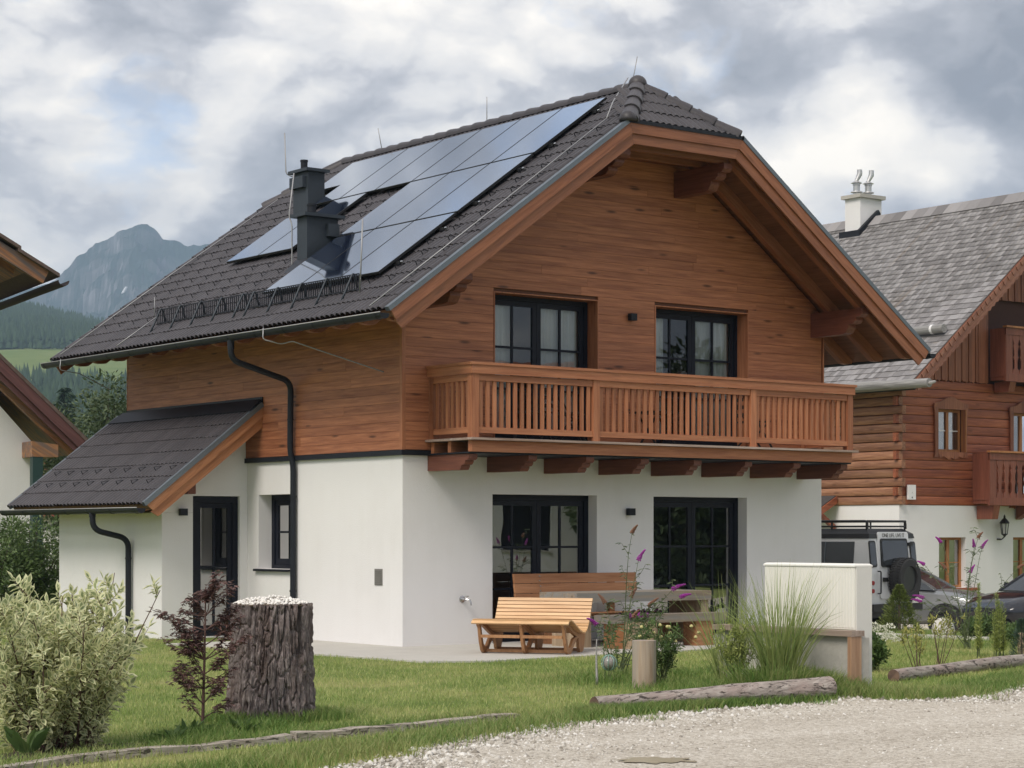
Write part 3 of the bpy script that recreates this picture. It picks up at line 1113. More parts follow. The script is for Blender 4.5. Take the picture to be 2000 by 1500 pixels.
# --- openings with sashes, panes and curtains
def opening(P, u0, u1, z0, z1, name, sashes, rows_, cols_, curtain, depth=0.20, glass='glass', room=True, lining=None, room_e=0.55, fw=0.085):
    fr = MB()
    d0, d1 = depth, depth + 0.075
    fr.box(u0, u0 + fw, d0, d1, z0, z1, P)
    fr.box(u1 - fw, u1, d0, d1, z0, z1, P)
    fr.box(u0 + fw, u1 - fw, d0, d1, z1 - fw, z1, P)
    fr.box(u0 + fw, u1 - fw, d0, d1, z0, z0 + 0.06, P)
    root = fr.build(name, M['frame'], H)
    a, b = u0 + fw, u1 - fw
    sw = (b - a) / sashes
    for k in range(sashes):
        s0, s1 = a + k * sw + 0.003, a + (k + 1) * sw - 0.003
        y0, y1 = z0 + 0.063, z1 - fw - 0.003
        st = 0.078
        sb = MB()
        e0, e1 = d0 + 0.016, d0 + 0.066
        sb.box(s0, s0 + st, e0, e1, y0, y1, P)
        sb.box(s1 - st, s1, e0, e1, y0, y1, P)
        sb.box(s0 + st, s1 - st, e0, e1, y1 - st, y1, P)
        sb.box(s0 + st, s1 - st, e0, e1, y0, y0 + st * 1.25, P)
        g0, g1, h0, h1 = s0 + st, s1 - st, y0 + st * 1.25, y1 - st
        mw = 0.034
        for c in range(1, cols_):
            u = g0 + (g1 - g0) * c / cols_
            sb.box(u - mw / 2, u + mw / 2, e0 + 0.006, e1 - 0.006, h0, h1, P)
        for r in range(1, rows_):
            zz = h0 + (h1 - h0) * r / rows_
            for c in range(cols_):
                q0 = g0 + (g1 - g0) * c / cols_ + (mw / 2 if c else 0)
                q1 = g0 + (g1 - g0) * (c + 1) / cols_ - (mw / 2 if c < cols_ - 1 else 0)
                sb.box(q0, q1, e0 + 0.008, e1 - 0.008, zz - mw / 2, zz + mw / 2, P)
        sb.build('sash', M['frame'], root)
        for r in range(rows_):
            for c in range(cols_):
                pb = MB()
                q0, q1 = g0 + (g1 - g0) * c / cols_, g0 + (g1 - g0) * (c + 1) / cols_
                zz0, zz1 = h0 + (h1 - h0) * r / rows_, h0 + (h1 - h0) * (r + 1) / rows_
                pb.add([P(q0, e0 + 0.022, zz0), P(q1, e0 + 0.022, zz0), P(q1, e0 + 0.022, zz1), P(q0, e0 + 0.022, zz1)], [(0, 1, 2, 3)])
                pb.build('pane', M[glass], root, fix=False)
    for c0, c1, off in curtain:
        cb = MB()
        n = max(8, int((c1 - c0) / 0.022))
        vs = []
        for i in range(n + 1):
            u = c0 + (c1 - c0) * i / n
            d = depth + 0.115 + off * 0.5 + 0.022 * sin(i * 1.15) + 0.012 * sin(i * 0.43 + 1)
            vs += [P(u, d, z0 + 0.08), P(u, d + 0.01 * sin(i), (z0 + z1) / 2), P(u, d, z1 - 0.05)]
        cb.add(vs, [(3 * i + j, 3 * i + 3 + j, 3 * i + 4 + j, 3 * i + 1 + j) for i in range(n) for j in range(2)])
        cb.build('curtain', M['curtain'], root, smooth=True, fix=False)
    if lining:
        lb = MB()
        t = 0.018
        for x0, x1, w0, w1 in ((u0 + 0.002, u0 + t, z0, z1 - 0.002), (u1 - t, u1 - 0.002, z0, z1 - 0.002)):
            lb.box(x0, x1, -0.040, depth - 0.002, w0, w1, P)
        lb.box(u0 + t + 0.001, u1 - t - 0.001, -0.040, depth - 0.002, z1 - t, z1 - 0.003, P)
        lb.build('lining', lining, root)
    if room:
        rb = MB()
        e = room_e
        x0, x1, y0, y1, w0, w1 = u0 - e, u1 + e, depth + 0.13, depth + 3.2, z0 - 0.0, z1 + 0.22
        c = [P(*q) for q in ((x0, y0, w0), (x1, y0, w0), (x1, y1, w0), (x0, y1, w0), (x0, y0, w1), (x1, y0, w1), (x1, y1, w1), (x0, y1, w1))]
        rb.add(c, [(2, 3, 7, 6), (1, 2, 6, 5), (3, 0, 4, 7), (4, 5, 6, 7)])
        rb.build('room_wall', M['interior'], root, fix=False)
        rb = MB()
        rb.add(c[:4], [(0, 1, 2, 3)])
        rb.build('room_floor', M['darkroom'], root, fix=False)
    return root


(a0, b0), (a1, b1) = DOORS
opening(GAB, a0, b0, 3.06, 5.28, 'balcony_door', 2, 3, 2, [(a0 + 0.08, a0 + 0.62, 0.02), (a0 + 1.0, b0 - 0.12, 0)], depth=0.21, glass='clearglass', lining=M['balc_z'])
opening(GAB, a1, b1, 3.06, 5.28, 'balcony_door', 2, 3, 2, [(a1 + 0.08, a1 + 0.50, 0.02), (a1 + 1.02, b1 - 0.10, 0)], depth=0.21, glass='clearglass', lining=M['balc_z'])
d1 = opening(GAB, a0, b0, 0.03, HEAD, 'terrace_door', 2, 3, 2, [], depth=0.21)
d2 = opening(GAB, a1, b1, 0.03, HEAD, 'terrace_door', 2, 3, 2, [], depth=0.21)
opening(ANX, -0.99, -0.14, 0.03, 2.25, 'side_door', 1, 2, 2, [], depth=0.06, fw=0.10, room_e=0.12)
opening(SIDE, 3.12, 4.10, 1.10, 2.28, 'window', 1, 2, 1, [(3.24, 4.0, 0.0)], depth=0.24, fw=0.09, room_e=0.2)
ws = MB()
ws.extr([(-0.06, 1.060), (0.24, 1.092), (0.24, 1.100), (-0.06, 1.096)], lambda a, b, t: (a, t, b), 3.11, 4.18)
ws.build('window_sill', M['anthracite'], H)
vt = MB()
vt.box(-0.012, 0.0, 0.52, 0.72, 0.90, 1.14)
for k in range(8):
    vt.box(-0.020, -0.012, 0.535, 0.705, 0.915 + k * 0.027, 0.930 + k * 0.027)
vt.build('vent_grille', plain('grey vent grille', (0.20, 0.19, 0.175), 0.6), H)

# furnishings seen dimly behind the terrace doors
so = empty('indoor_sofa', (5.5, 1.15, 0.05))
tag(so, 'pale sofa with cushions dimly seen inside the terrace door beside the long cabinet', 'sofa')
s_ = MB(); s_.box(-0.55, 0.75, -0.3, 0.35, 0.1, 0.42); s_.build('seat', M['softfurn'], so)
s_ = MB(); s_.box(-0.55, 0.75, 0.35, 0.55, 0.1, 0.85); s_.build('backrest', M['softfurn'], so)
for k in range(3):
    s_ = MB(); s_.lathe([(0.02, -0.07), (0.17, -0.05), (0.21, 0), (0.17, 0.05), (0.02, 0.07)], (0, 0, 0), 10)
    o = s_.build('cushion', M['curtain'] if k != 1 else M['softfurn'], so, smooth=True)
    o.location = (-0.35 + 0.42 * k, 0.22, 0.62); o.rotation_euler = (rad(75), 0, 0.2 * k)

# --- roof: boarded deck, rafters, fascias
roof = MB()
th = 0.10


def slab(poly, n0, n1, flip=False):
    f = (lambda p: Vector((2 * RU - p.x, p.y, p.z))) if flip else (lambda p: p)
    roof.prism([f(RP(s, y, n0)) for s, y in poly], [f(RP(s, y, n1)) for s, y in poly])


SH = (HU0 + OE) / CP
SR = (RU + OE) / CP
DECK = [(0.02, VF + 0.03), (SH, VF + 0.03), (SH, HY), (SR, HY + HD), (SR, VB - 0.12 - HD), (SH, VB - 0.12), (SH, VB - 0.02), (0.02, VB - 0.02)]
slab(DECK, -0.14, -0.03)
slab(DECK, -0.14, -0.03, True)
hn = Vector((0, -(ZR - HZ), HD)).normalized()
hip = [Vector((HU0, HY, HZ)), Vector((HU1, HY, HZ)), Vector((RU, HY + HD, ZR))]
roof.prism([p - hn * 0.10 for p in hip], [p - hn * 0.03 for p in hip])
hb = [Vector((p.x, VB - 0.12 - (p.y - HY), p.z)) for p in hip]
roof.prism([p - Vector((0, 0, 0.12)) for p in hb], [p - Vector((0, 0, 0.03)) for p in hb])
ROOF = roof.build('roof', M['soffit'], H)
# level ceiling below the half-hip
sf = MB()
for k in range(9):
    y0 = VF + 0.05 + k * 0.155
    sf.box(uc - 0.1, 2 * RU - uc + 0.1, y0 + 0.002, y0 + 0.152, CEIL - 0.002, CEIL + 0.018)
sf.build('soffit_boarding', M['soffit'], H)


def corner(d):
    """half-hip fascia corner when lowered by d"""
    return (HZ - d - EAVE + d / CP) / TP - OE, HZ - d


def fascia(d0, d1, y0, y1, name, e0=0.0, e1=0.0):
    """three fascia boards: left slope, level, right slope"""
    L0 = (-OE + d0 * SP + e0 * CP, EAVE - d0 * CP + e0 * SP)
    L1 = (-OE + d1 * SP + e1 * CP, EAVE - d1 * CP + e1 * SP)
    c0, c1 = corner(d0), corner(d1)
    g = 0.0015
    mir = lambda p: (2 * RU - p[0], p[1])
    P = lambda a, b, t: (a, t, b)
    b_ = MB(); b_.extr([L0, (c0[0] - g, c0[1]), (c1[0] - g, c1[1]), L1], P, y0, y1); b_.build(name, M['fascia_l'], H)
    b_ = MB(); b_.extr([(c0[0] + g, c0[1]), mir((c0[0] + g, c0[1])), mir((c1[0] + g, c1[1])), (c1[0] + g, c1[1])], P, y0, y1); b_.build(name, M['fascia_x'], H)
    b_ = MB(); b_.extr([mir(L0), mir(L1), mir((c1[0] - g, c1[1])), mir((c0[0] - g, c0[1]))], P, y0, y1); b_.build(name, M['fascia_r'], H)


fascia(0.02, 0.185, VF, VF + 0.030, 'fascia_board')
fascia(0.185, 0.335, VF + 0.032, VF + 0.064, 'fascia_board', 0.0, 0.03)
# verge flashing on top of the fascia
for flip in (False, True):
    f = (lambda p: Vector((2 * RU - p.x, p.y, p.z))) if flip else (lambda p: p)
    for y0, y1 in ((VF - 0.012, VF + 0.085), (VB - 0.085, VB + 0.012)):
        vf = MB()
        vf.hexa([f(RP(-0.02, y0, -0.03)), f(RP(SH, y0, -0.03)), f(RP(SH, y1, -0.03)), f(RP(-0.02, y1, -0.03)),
                 f(RP(-0.02, y0, 0.035)), f(RP(SH, y0, 0.035)), f(RP(SH, y1, 0.035)), f(RP(-0.02, y1, 0.035))])
        vf.build('verge_flashing', M['greymetal'], H)
hf = MB()
hf.box(HU0 - 0.03, HU1 + 0.03, VF - 0.012, HY + 0.10, HZ - 0.035, HZ + 0.022)
hf.build('verge_flashing', M['anthracite'], H)
# rear fascia
rb = MB()
for flip in (False, True):
    f = (lambda p: Vector((2 * RU - p.x, p.y, p.z))) if flip else (lambda p: p)
    rb.hexa([f(RP(0, VB - 0.03, -0.3)), f(RP(SH, VB - 0.03, -0.3)), f(RP(SH, VB, -0.3)), f(RP(0, VB, -0.3)),
             f(RP(0, VB - 0.03, -0.03)), f(RP(SH, VB - 0.03, -0.03)), f(RP(SH, VB, -0.03)), f(RP(0, VB, -0.03))])
rb.build('fascia_board', M['fascia_l'], H)
# rafters (tails show below both eaves, and below the front verge)
for y in np.arange(VF + 0.22, VB - 0.1, 0.70):
    for flip, mt in ((False, M['fascia_l']), (True, M['fascia_r'])):
        f = (lambda p: Vector((2 * RU - p.x, p.y, p.z))) if flip else (lambda p: p)
        top = SH - 0.05 if y < 0.2 else SR - 0.1
        prof = [(0.06, -0.142), (top, -0.142), (top, -0.32), (0.22, -0.32), (0.12, -0.26), (0.06, -0.20)]
        r_ = MB()
        r_.prism([f(RP(s, y, n)) for s, n in prof], [f(RP(s, y + 0.11, n)) for s, n in prof])
        r_.build('rafter', mt, H)
for y in (VF + 0.22, VF + 0.70):
    r_ = MB()
    r_.box(corner(0.3)[0] + 0.02, 2 * RU - corner(0.3)[0] - 0.02, y, y + 0.10, CEIL - 0.13, CEIL - 0.004)
    r_.build('rafter', M['fascia_x'], H)
# purlin heads with stepped ends
for u, zt, hh in ((3.12, 7.42, 0.36), (5.20, 7.42, 0.40), (0.20, 5.33, 0.40), (8.27, 5.36, 0.40)):
    zt = min(zt, CEIL - 0.135) if zt > 6 else zt
    pr = [(0.0, zt), (-1.20, zt), (-1.20, zt - 0.09), (-1.15, zt - 0.13), (-1.06, zt - 0.14), (-1.06, zt - 0.19), (-1.00, zt - 0.235), (-0.90, zt - 0.245),
          (-0.90, zt - 0.29), (-0.84, zt - hh + 0.02), (-0.74, zt - hh), (0.0, zt - hh)]
    b_ = MB()
    b_.extr(pr, lambda a, b, t: (t, a, b), u, u + 0.18)
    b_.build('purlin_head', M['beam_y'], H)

# --- roof tiles
TW, TL = 0.2625, 0.40


def tile_mesh(w=TW, l=TL):
    n = 16
    mb = MB()
    wave = lambda x: 0.046 * abs(sin(2 * pi * x / w)) ** 0.62
    lo = [(w * i / n, 0.0, wave(w * i / n) + 0.027) for i in range(n + 1)]
    hi = [(w * i / n, l, wave(w * i / n) + 0.010) for i in range(n + 1)]
    un = [(w * i / n, 0.004, wave(w * i / n) + 0.012) for i in range(n + 1)]
    mb.add(lo + hi, [(i, i + 1, n + 2 + i, n + 1 + i) for i in range(n)])
    mb.add(un + lo, [(i, i + 1, n + 2 + i, n + 1 + i) for i in range(n)])
    me = D.meshes.new('roof_tile')
    me.from_pydata(mb.v, [], mb.f)
    me.polygons.foreach_set('use_smooth', [True] * n + [False] * n)
    me.materials.append(M['tile'])
    return me, mb


tile_me, tile_mb = tile_mesh()
cand = []                                          # (distance, covered, matrix)


def tile_field(o, wdir, sdir, w_len, s_len, ok, hidden=lambda w_, s_: False, expo=0.345):
    o, wdir, sdir = Vector(o), Vector(wdir).normalized(), Vector(sdir).normalized()
    n = wdir.cross(sdir).normalized()
    nc, nr = int(round(w_len / TW)), int(math.ceil(s_len / expo))
    step = w_len / nc
    for r in range(nr):
        for c in range(nc):
            wc, sc = (c + 0.5) * step, r * expo + 0.17
            if not ok(wc, sc):
                continue
            p = o + wdir * (c * step) + sdir * (r * expo + random.uniform(-0.005, 0.005)) + n * random.uniform(-0.002, 0.003)
            sk = sdir + wdir * random.uniform(-0.008, 0.008)
            rot = Matrix((wdir * (step / TW), sk, n)).transposed().to_4x4()
            mtx = Matrix.Translation(p) @ rot
            cand.append(((p - cam.location).length + (100 if hidden(wc, sc) else 0), mtx))


PANELS = []                                        # (s0, s1, y0, y1) on the left slope
cw = 1.093
ycol = [-0.05 + cw * k for k in range(6)]
for k in range(6):
    PANELS.append((4.42, 6.17, ycol[k], ycol[k] + cw - 0.02 - (0.22 if k == 5 else 0)))
PANELS.append((5.10, 6.17, 6.24, 7.20))
for k in range(3):
    PANELS.append((2.66, 4.39, ycol[k], ycol[k] + cw - 0.02))
    PANELS.append((0.95, 2.63, ycol[k], ycol[k] + cw - 0.02))
PANELS.append((2.56, 4.39, 4.52, 5.58))
PANELS.append((2.56, 4.04, 5.60, 6.66))
covered = lambda s, y: any(a + 0.25 < s < b - 0.1 and c + 0.1 < y < d - 0.1 for a, b, c, d in PANELS)


def left_ok(wc, sc):
    y = VB - wc
    if sc > SR - 0.05:
        return False
    if sc > SH:
        return HY + (sc - SH) / (SR - SH) * HD - 0.05 < y < VB - 0.12 - (sc - SH) / (SR - SH) * HD + 0.05
    return True


tile_field(RP(-0.06, VB - 0.09, 0.0), (0, -1, 0), (CP, 0, SP), VB - VF - 0.18, SR, left_ok, lambda wc, sc: covered(sc, VB - 0.09 - wc))
tile_field(Vector((HU0, HY - 0.03, HZ + 0.0)), (1, 0, 0), (0, HD, ZR - HZ), HU1 - HU0, 1.32,
           lambda wc, sc: (HU1 - HU0) / 2 * sc / 1.31 - 0.14 < wc < (HU1 - HU0) - (HU1 - HU0) / 2 * sc / 1.31 + 0.14)
AS = math.hypot(2.10, 2.10 * 0.7705)
AC, AN = 2.10 / AS, 2.10 * 0.7705 / AS
AV0, AV1 = 3.93, 8.93
tile_field(Vector((-2.14, AV1, ar(-2.14))), (0, -1, 0), (AC, 0, AN), AV1 - AV0, AS - 0.20, lambda wc, sc: sc < AS - 0.12)
cand.sort(key=lambda q: q[0])
for dist, mtx in cand[:300]:
    o = link('roof_tile', tile_me, ROOF)
    o.matrix_world = mtx
bv = np.array(tile_mb.v)
bf = np.array(tile_mb.f)
VV, FF = [], []
rest = [m_ for _, m_ in cand[300:]]
# right slope and rear hip, seen only from the far side
cand = []
R2 = lambda p: Vector((2 * RU - p.x, p.y, p.z))
tile_field(R2(RP(-0.06, VF + 0.09, 0)), (0, 1, 0), (-CP, 0, SP), VB - VF - 0.18, SR, lambda wc, sc: left_ok(VB - VF - wc, sc))
rest += [m_ for _, m_ in cand]
for k, m_ in enumerate(rest):
    A = np.array(m_)
    VV.append(bv @ A[:3, :3].T + A[:3, 3])
    FF.append(bf + k * len(bv))
o = fastmesh('roof_tile_field', np.concatenate(VV), np.concatenate(FF), M['tile'], ROOF)
tag(o, kind='stuff')


# ridge and hip caps, overlapping half rounds
def caps(a, b, n, r=0.115, name='ridge_tile', lift=0.03):
    a, b = Vector(a), Vector(b)
    d = (b - a) / n
    dn = d.normalized()
    s = dn.cross(Vector((0, 0, 1))).normalized()
    u = s.cross(dn)
    for k in range(n):
        p0, p1 = a + d * k + u * lift, a + d * (k + 1.12) + u * lift
        mb = MB()
        lo = []
        for p, rr in ((p0, r * 1.16), (p0 + d * 0.14, r * 1.18), (p1, r * 0.90)):
            lo.append([p + s * (rr * cos(q)) + u * (rr * sin(q) * 0.92 - 0.03) for q in np.linspace(-0.12, pi + 0.12, 11)])
        lo.insert(0, [p0 + s * (r * 0.86 * cos(q)) + u * (r * 0.86 * sin(q) * 0.92 - 0.03) for q in np.linspace(-0.12, pi + 0.12, 11)])
        mb.loft(lo, caps=False, closed=False)
        mb.build(name, M['tile'], ROOF, smooth='auto')


caps((RU, VB - 0.12 - HD, ZR), (RU, HY + HD + 0.1, ZR), 22)
caps((HU0 + 0.02, HY - 0.06, HZ), (RU - 0.03, HY + HD, ZR), 4, 0.13, 'hip_tile')
caps((HU1 - 0.02, HY - 0.06, HZ), (RU + 0.03, HY + HD, ZR), 4, 0.12, 'hip_tile')
caps((HU0 + 0.02, VB - 0.06, HZ), (RU - 0.03, VB - 0.12 - HD, ZR), 4, 0.12, 'hip_tile')
caps((HU1 - 0.02, VB - 0.06, HZ), (RU + 0.03, VB - 0.12 - HD, ZR), 4, 0.12, 'hip_tile')
# rounded starter cap on the near hip and apex cap
for c, r in (((HU0 + 0.0, HY - 0.07, HZ + 0.02), 0.135), ((RU, HY + HD + 0.02, ZR + 0.05), 0.15)):
    mb = MB()
    mb.lathe([(r * cos(q), r * sin(q)) for q in np.linspace(-0.2, pi / 2 - 0.02, 7)], c, 14)
    mb.build('hip_tile', M['tile'], ROOF, smooth=True)

# --- solar panels
for s0, s1, y0, y1 in PANELS:
    mb = MB()
    c = [RP(s0, y0, 0.115), RP(s1, y0, 0.115), RP(s1, y1, 0.115), RP(s0, y1, 0.115), RP(s0, y0, 0.150), RP(s1, y0, 0.150), RP(s1, y1, 0.150), RP(s0, y1, 0.150)]
    mb.hexa(c)
    p_ = mb.build('solar_panel', M['black'], H)
    mb = MB()
    e = 0.012
    mb.hexa([RP(s0 + e, y0 + e, 0.1505), RP(s1 - e, y0 + e, 0.1505), RP(s1 - e, y1 - e, 0.1505), RP(s0 + e, y1 - e, 0.1505),
             RP(s0 + e, y0 + e, 0.153), RP(s1 - e, y0 + e, 0.153), RP(s1 - e, y1 - e, 0.153), RP(s0 + e, y1 - e, 0.153)])
    mb.build('glass', M['panel'], p_)
rl = MB()
for s in (1.3, 2.25, 3.0, 4.0):
    rl.bar(RP(s, -0.14, 0.085), RP(s, 3.3, 0.085), 0.04, 0.05)
for s in (4.75, 5.8):
    rl.bar(RP(s, -0.14, 0.085), RP(s, 6.3, 0.085), 0.04, 0.05)
for s in (2.9, 3.8):
    rl.bar(RP(s, 4.45, 0.085), RP(s, 6.7, 0.085), 0.04, 0.05)
rl.build('mounting_rail', M['black'], H)
cl_ = MB()
for s in (1.3, 2.25, 3.0, 4.0, 4.75, 5.8):
    c = RP(s, -0.17, 0.09)
    cl_.tube([c, c + Vector((0, -0.05, 0))], 0.022, 8)
cl_.build('rail_end_clamp', M['steel'], H)

# --- chimneys
def chimney(u0, u1, y0, y1, ztop, cap, vents, pot):
    mb = MB()
    zb = roofz(u0) - 0.3
    mb.box(u0, u1, y0, y1, zb, ztop - 0.055)
    for z in (ztop - 0.62,):
        pass
    c_ = mb.build('chimney', M['chimney'], H)
    mb = MB()
    mb.box(u0 - cap, u1 + cap, y0 - cap, y1 + cap, ztop - 0.052, ztop)
    mb.build('chimney_cap', M['chimney'], c_)
    for b in vents:
        mb = MB()
        mb.box(*b)
        mb.build('vent_box', M['chimney'], c_)
    mb = MB()
    px, py, pr, ph = pot
    mb.lathe([(pr, ztop), (pr, ztop + ph * 0.8), (pr * 1.12, ztop + ph * 0.82), (pr * 1.12, ztop + ph), (pr * 0.8, ztop + ph)], (px, py, 0), 14)
    mb.build('flue_pipe', M['anthracite'], c_, smooth='auto')
    mb = MB()
    for s0 in (y0 - 0.05, y1 + 0.0):
        mb.hexa([(u0 - 0.10, s0, roofz(u0 - 0.10) + 0.03), (u1 + 0.08, s0, roofz(u1 + 0.08) + 0.03), (u1 + 0.08, s0 + 0.05, roofz(u1 + 0.08) + 0.03), (u0 - 0.10, s0 + 0.05, roofz(u0 - 0.1) + 0.03),
                 (u0 - 0.10, s0, roofz(u0 - 0.10) + 0.10), (u1 + 0.08, s0, roofz(u1 + 0.08) + 0.10), (u1 + 0.08, s0 + 0.05, roofz(u1 + 0.08) + 0.10), (u0 - 0.10, s0 + 0.05, roofz(u0 - 0.1) + 0.10)])
    mb.hexa([(u0 - 0.22, y0 - 0.05, roofz(u0 - 0.22) + 0.04), (u0 + 0.0, y0 - 0.05, roofz(u0) + 0.07), (u0 + 0.0, y1 + 0.05, roofz(u0) + 0.07), (u0 - 0.22, y1 + 0.05, roofz(u0 - 0.22) + 0.04),
             (u0 - 0.22, y0 - 0.05, roofz(u0 - 0.22) + 0.075), (u0 + 0.0, y0 - 0.05, roofz(u0) + 0.14), (u0 + 0.0, y1 + 0.05, roofz(u0) + 0.14), (u0 - 0.22, y1 + 0.05, roofz(u0 - 0.22) + 0.075)])
    mb.build('chimney_flashing', M['anthracite'], c_)
    return c_


ch1 = chimney(2.28, 2.62, 6.30, 6.80, 8.07, 0.07, [(2.20, 2.279, 6.36, 6.80, 7.74, 7.94)], (2.42, 6.66, 0.062, 0.20))
ch2 = chimney(0.50, 1.08, 3.44, 3.74, 6.77, 0.085, [(0.86, 1.06, 3.36, 3.439, 6.42, 6.62)], (0.68, 3.60, 0.075, 0.17))

# --- gutters, downpipes
def gutter(u, z, y0, y1, r=0.075):
    mb = MB()
    ang = np.linspace(pi * 0.98, 2 * pi + 0.02, 11)
    lo = []
    for y in (y0, y1):
        lo.append([(u + r * cos(q), y, z + r * sin(q)) for q in ang] + [(u + (r - 0.008) * cos(q), y, z + (r - 0.008) * sin(q)) for q in ang[::-1]])
    mb.loft(lo)
    for y in (y0 - 0.004, y1):
        mb.prism([(u + r * cos(q), y, z + r * sin(q)) for q in ang], [(u + r * cos(q), y + 0.004, z + r * sin(q)) for q in ang])
    g_ = mb.build('gutter', M['anthracite'], H, smooth='auto')
    n = int((y1 - y0) / 0.78)
    for k in range(n + 1):
        y = y0 + 0.12 + (y1 - y0 - 0.24) * k / n
        b_ = MB()
        rr = r + 0.006
        b_.loft([[(u + rr * cos(q), y + t, z + rr * sin(q)) for q in ang] + [(u + (rr - 0.004) * cos(q), y + t, z + (rr - 0.004) * sin(q)) for q in ang[::-1]] for t in (0, 0.028)])
        b_.build('gutter_bracket', M['anthracite'], g_, smooth='auto')
    b_ = MB()
    b_.tube([(u - r - 0.002, y0, z + 0.012), (u - r - 0.002, y1, z + 0.012)], 0.008, 6)
    b_.build('gutter_bead', M['zinc'] if u > -2 else M['zinc'], g_, smooth=True)
    return g_


gutter(-OE - 0.085, EAVE - 0.075, VF + 0.0, VB + 0.10)
gutter(-2.10 - 0.085, ar(-2.10) - 0.075, AV0 - 0.03, AV1 + 0.10)
gutter(2 * RU + OE + 0.085, EAVE - 0.055, VF, VB + 0.10)


def bend(pts, r=0.16, n=6):
    """round the corners of a path"""
    pts = [Vector(p) for p in pts]
    out = [pts[0]]
    for a, b, c in zip(pts, pts[1:], pts[2:]):
        p, q = b + (a - b).normalized() * min(r, (a - b).length * 0.45), b + (c - b).normalized() * min(r, (c - b).length * 0.45)
        for k in range(n + 1):
            t = k / n
            out.append(p * (1 - t) ** 2 + b * 2 * t * (1 - t) + q * t * t)
    return out + [pts[-1]]


def downpipe(pts, r=0.045, collars=()):
    mb = MB()
    mb.tube(bend(pts), r, 14)
    p_ = mb.build('downpipe', M['anthracite'], H, smooth='auto')
    for a, b in collars:
        mb = MB()
        mb.tube([a, b], r + 0.007, 14)
        mb.build('pipe_collar', M['anthracite'], p_, smooth='auto')


V3 = Vector
u = -OE - 0.085
downpipe([(u, 2.83, 4.62), (u, 2.83, 4.30), (-0.115, 2.92, 4.02), (-0.115, 2.94, 2.93), (-0.070, 2.92, 2.74), (-0.070, 2.93, 0.0)], 0.047,
         [((u, 2.83, 4.63), (u, 2.83, 4.46)), ((-0.115, 2.93, 3.42), (-0.115, 2.93, 3.44)), ((-0.070, 2.92, 2.22), (-0.070, 2.92, 2.245)), ((-0.07, 2.93, 0.75), (-0.07, 2.93, 0.78))])
u = -2.185
downpipe([(u, 5.58, 2.06), (u, 5.57, 1.72), (AU - 0.075, 5.46, 1.58), (AU - 0.075, 5.46, 0.0)], 0.047,
         [((u, 5.58, 2.05), (u, 5.58, 1.92)), ((AU - 0.075, 5.46, 1.25), (AU - 0.075, 5.46, 1.275))])

# --- annex roof
ax = MB()
P2 = lambda s, y, n: Vector((-2.10 + s * AC - n * AN, y, ar(-2.10) + s * AN + n * AC))
ax.hexa([P2(0.02, AV0 + 0.02, -0.13), P2(AS, AV0 + 0.02, -0.13), P2(AS, AV1 - 0.02, -0.13), P2(0.02, AV1 - 0.02, -0.13),
         P2(0.02, AV0 + 0.02, -0.03), P2(AS, AV0 + 0.02, -0.03), P2(AS, AV1 - 0.02, -0.03), P2(0.02, AV1 - 0.02, -0.03)])
ax.build('annex_roof', M['soffit'], H)
for n0, n1, y in ((-0.155, -0.02, AV0 - 0.03), (-0.29, -0.155, AV0 + 0.0)):
    b_ = MB()
    b_.hexa([P2(0.0 - n0 * 0.2, y, n0), P2(AS - 0.03, y, n0), P2(AS - 0.03, y + 0.028, n0), P2(0.0 - n0 * 0.2, y + 0.028, n0),
             P2(0.0, y, n1 - 0.002), P2(AS - 0.03, y, n1 - 0.002), P2(AS - 0.03, y + 0.028, n1 - 0.002), P2(0.0, y + 0.028, n1 - 0.002)])
    b_.build('fascia_board', M['annexwood'], H)
for y0, y1, t in ((AV0 - 0.045, AV0 + 0.05, 0.05), (AV1 - 0.06, AV1 + 0.02, 0.06)):
    b_ = MB()
    b_.hexa([P2(-0.03, y0, -0.025), P2(AS - 0.04, y0, -0.025), P2(AS - 0.04, y1, -0.025), P2(-0.03, y1, -0.025),
             P2(-0.03, y0, t), P2(AS - 0.04, y0, t), P2(AS - 0.04, y1, t), P2(-0.03, y1, t)])
    b_.build('verge_flashing', M['greymetal'], H)
b_ = MB()
b_.hexa([P2(AS - 0.30, AV0 - 0.03, 0.060), P2(AS - 0.02, AV0 - 0.03, 0.075), P2(AS - 0.02, AV1 - 0.2, 0.075), P2(AS - 0.30, AV1 - 0.02, 0.060),
         P2(AS - 0.30, AV0 - 0.03, 0.072), P2(AS - 0.02, AV0 - 0.03, 0.095), P2(AS - 0.02, AV1 - 0.2, 0.095), P2(AS - 0.30, AV1 - 0.02, 0.072)])
b_.box(-0.05, -0.034, AV0 - 0.03, L + 0.02, 3.70, 3.84)
b_.build('wall_flashing', M['anthracite'], H)
for y in np.arange(AV0 + 0.35, AV1 - 0.1, 0.72):
    b_ = MB()
    b_.prism([P2(s, y, n) for s, n in ((0.08, -0.132), (0.55, -0.132), (0.55, -0.25), (0.2, -0.25), (0.08, -0.2))], [P2(s, y + 0.1, n) for s, n in ((0.08, -0.132), (0.55, -0.132), (0.55, -0.25), (0.2, -0.25), (0.08, -0.2))])
    b_.build('rafter', M['annexwood'], H)
b_ = MB()
b_.box(-1.30, -1.16, 4.05, 4.46, 2.28, 2.43)
b_.build('purlin_head', M['beam_y'], H)

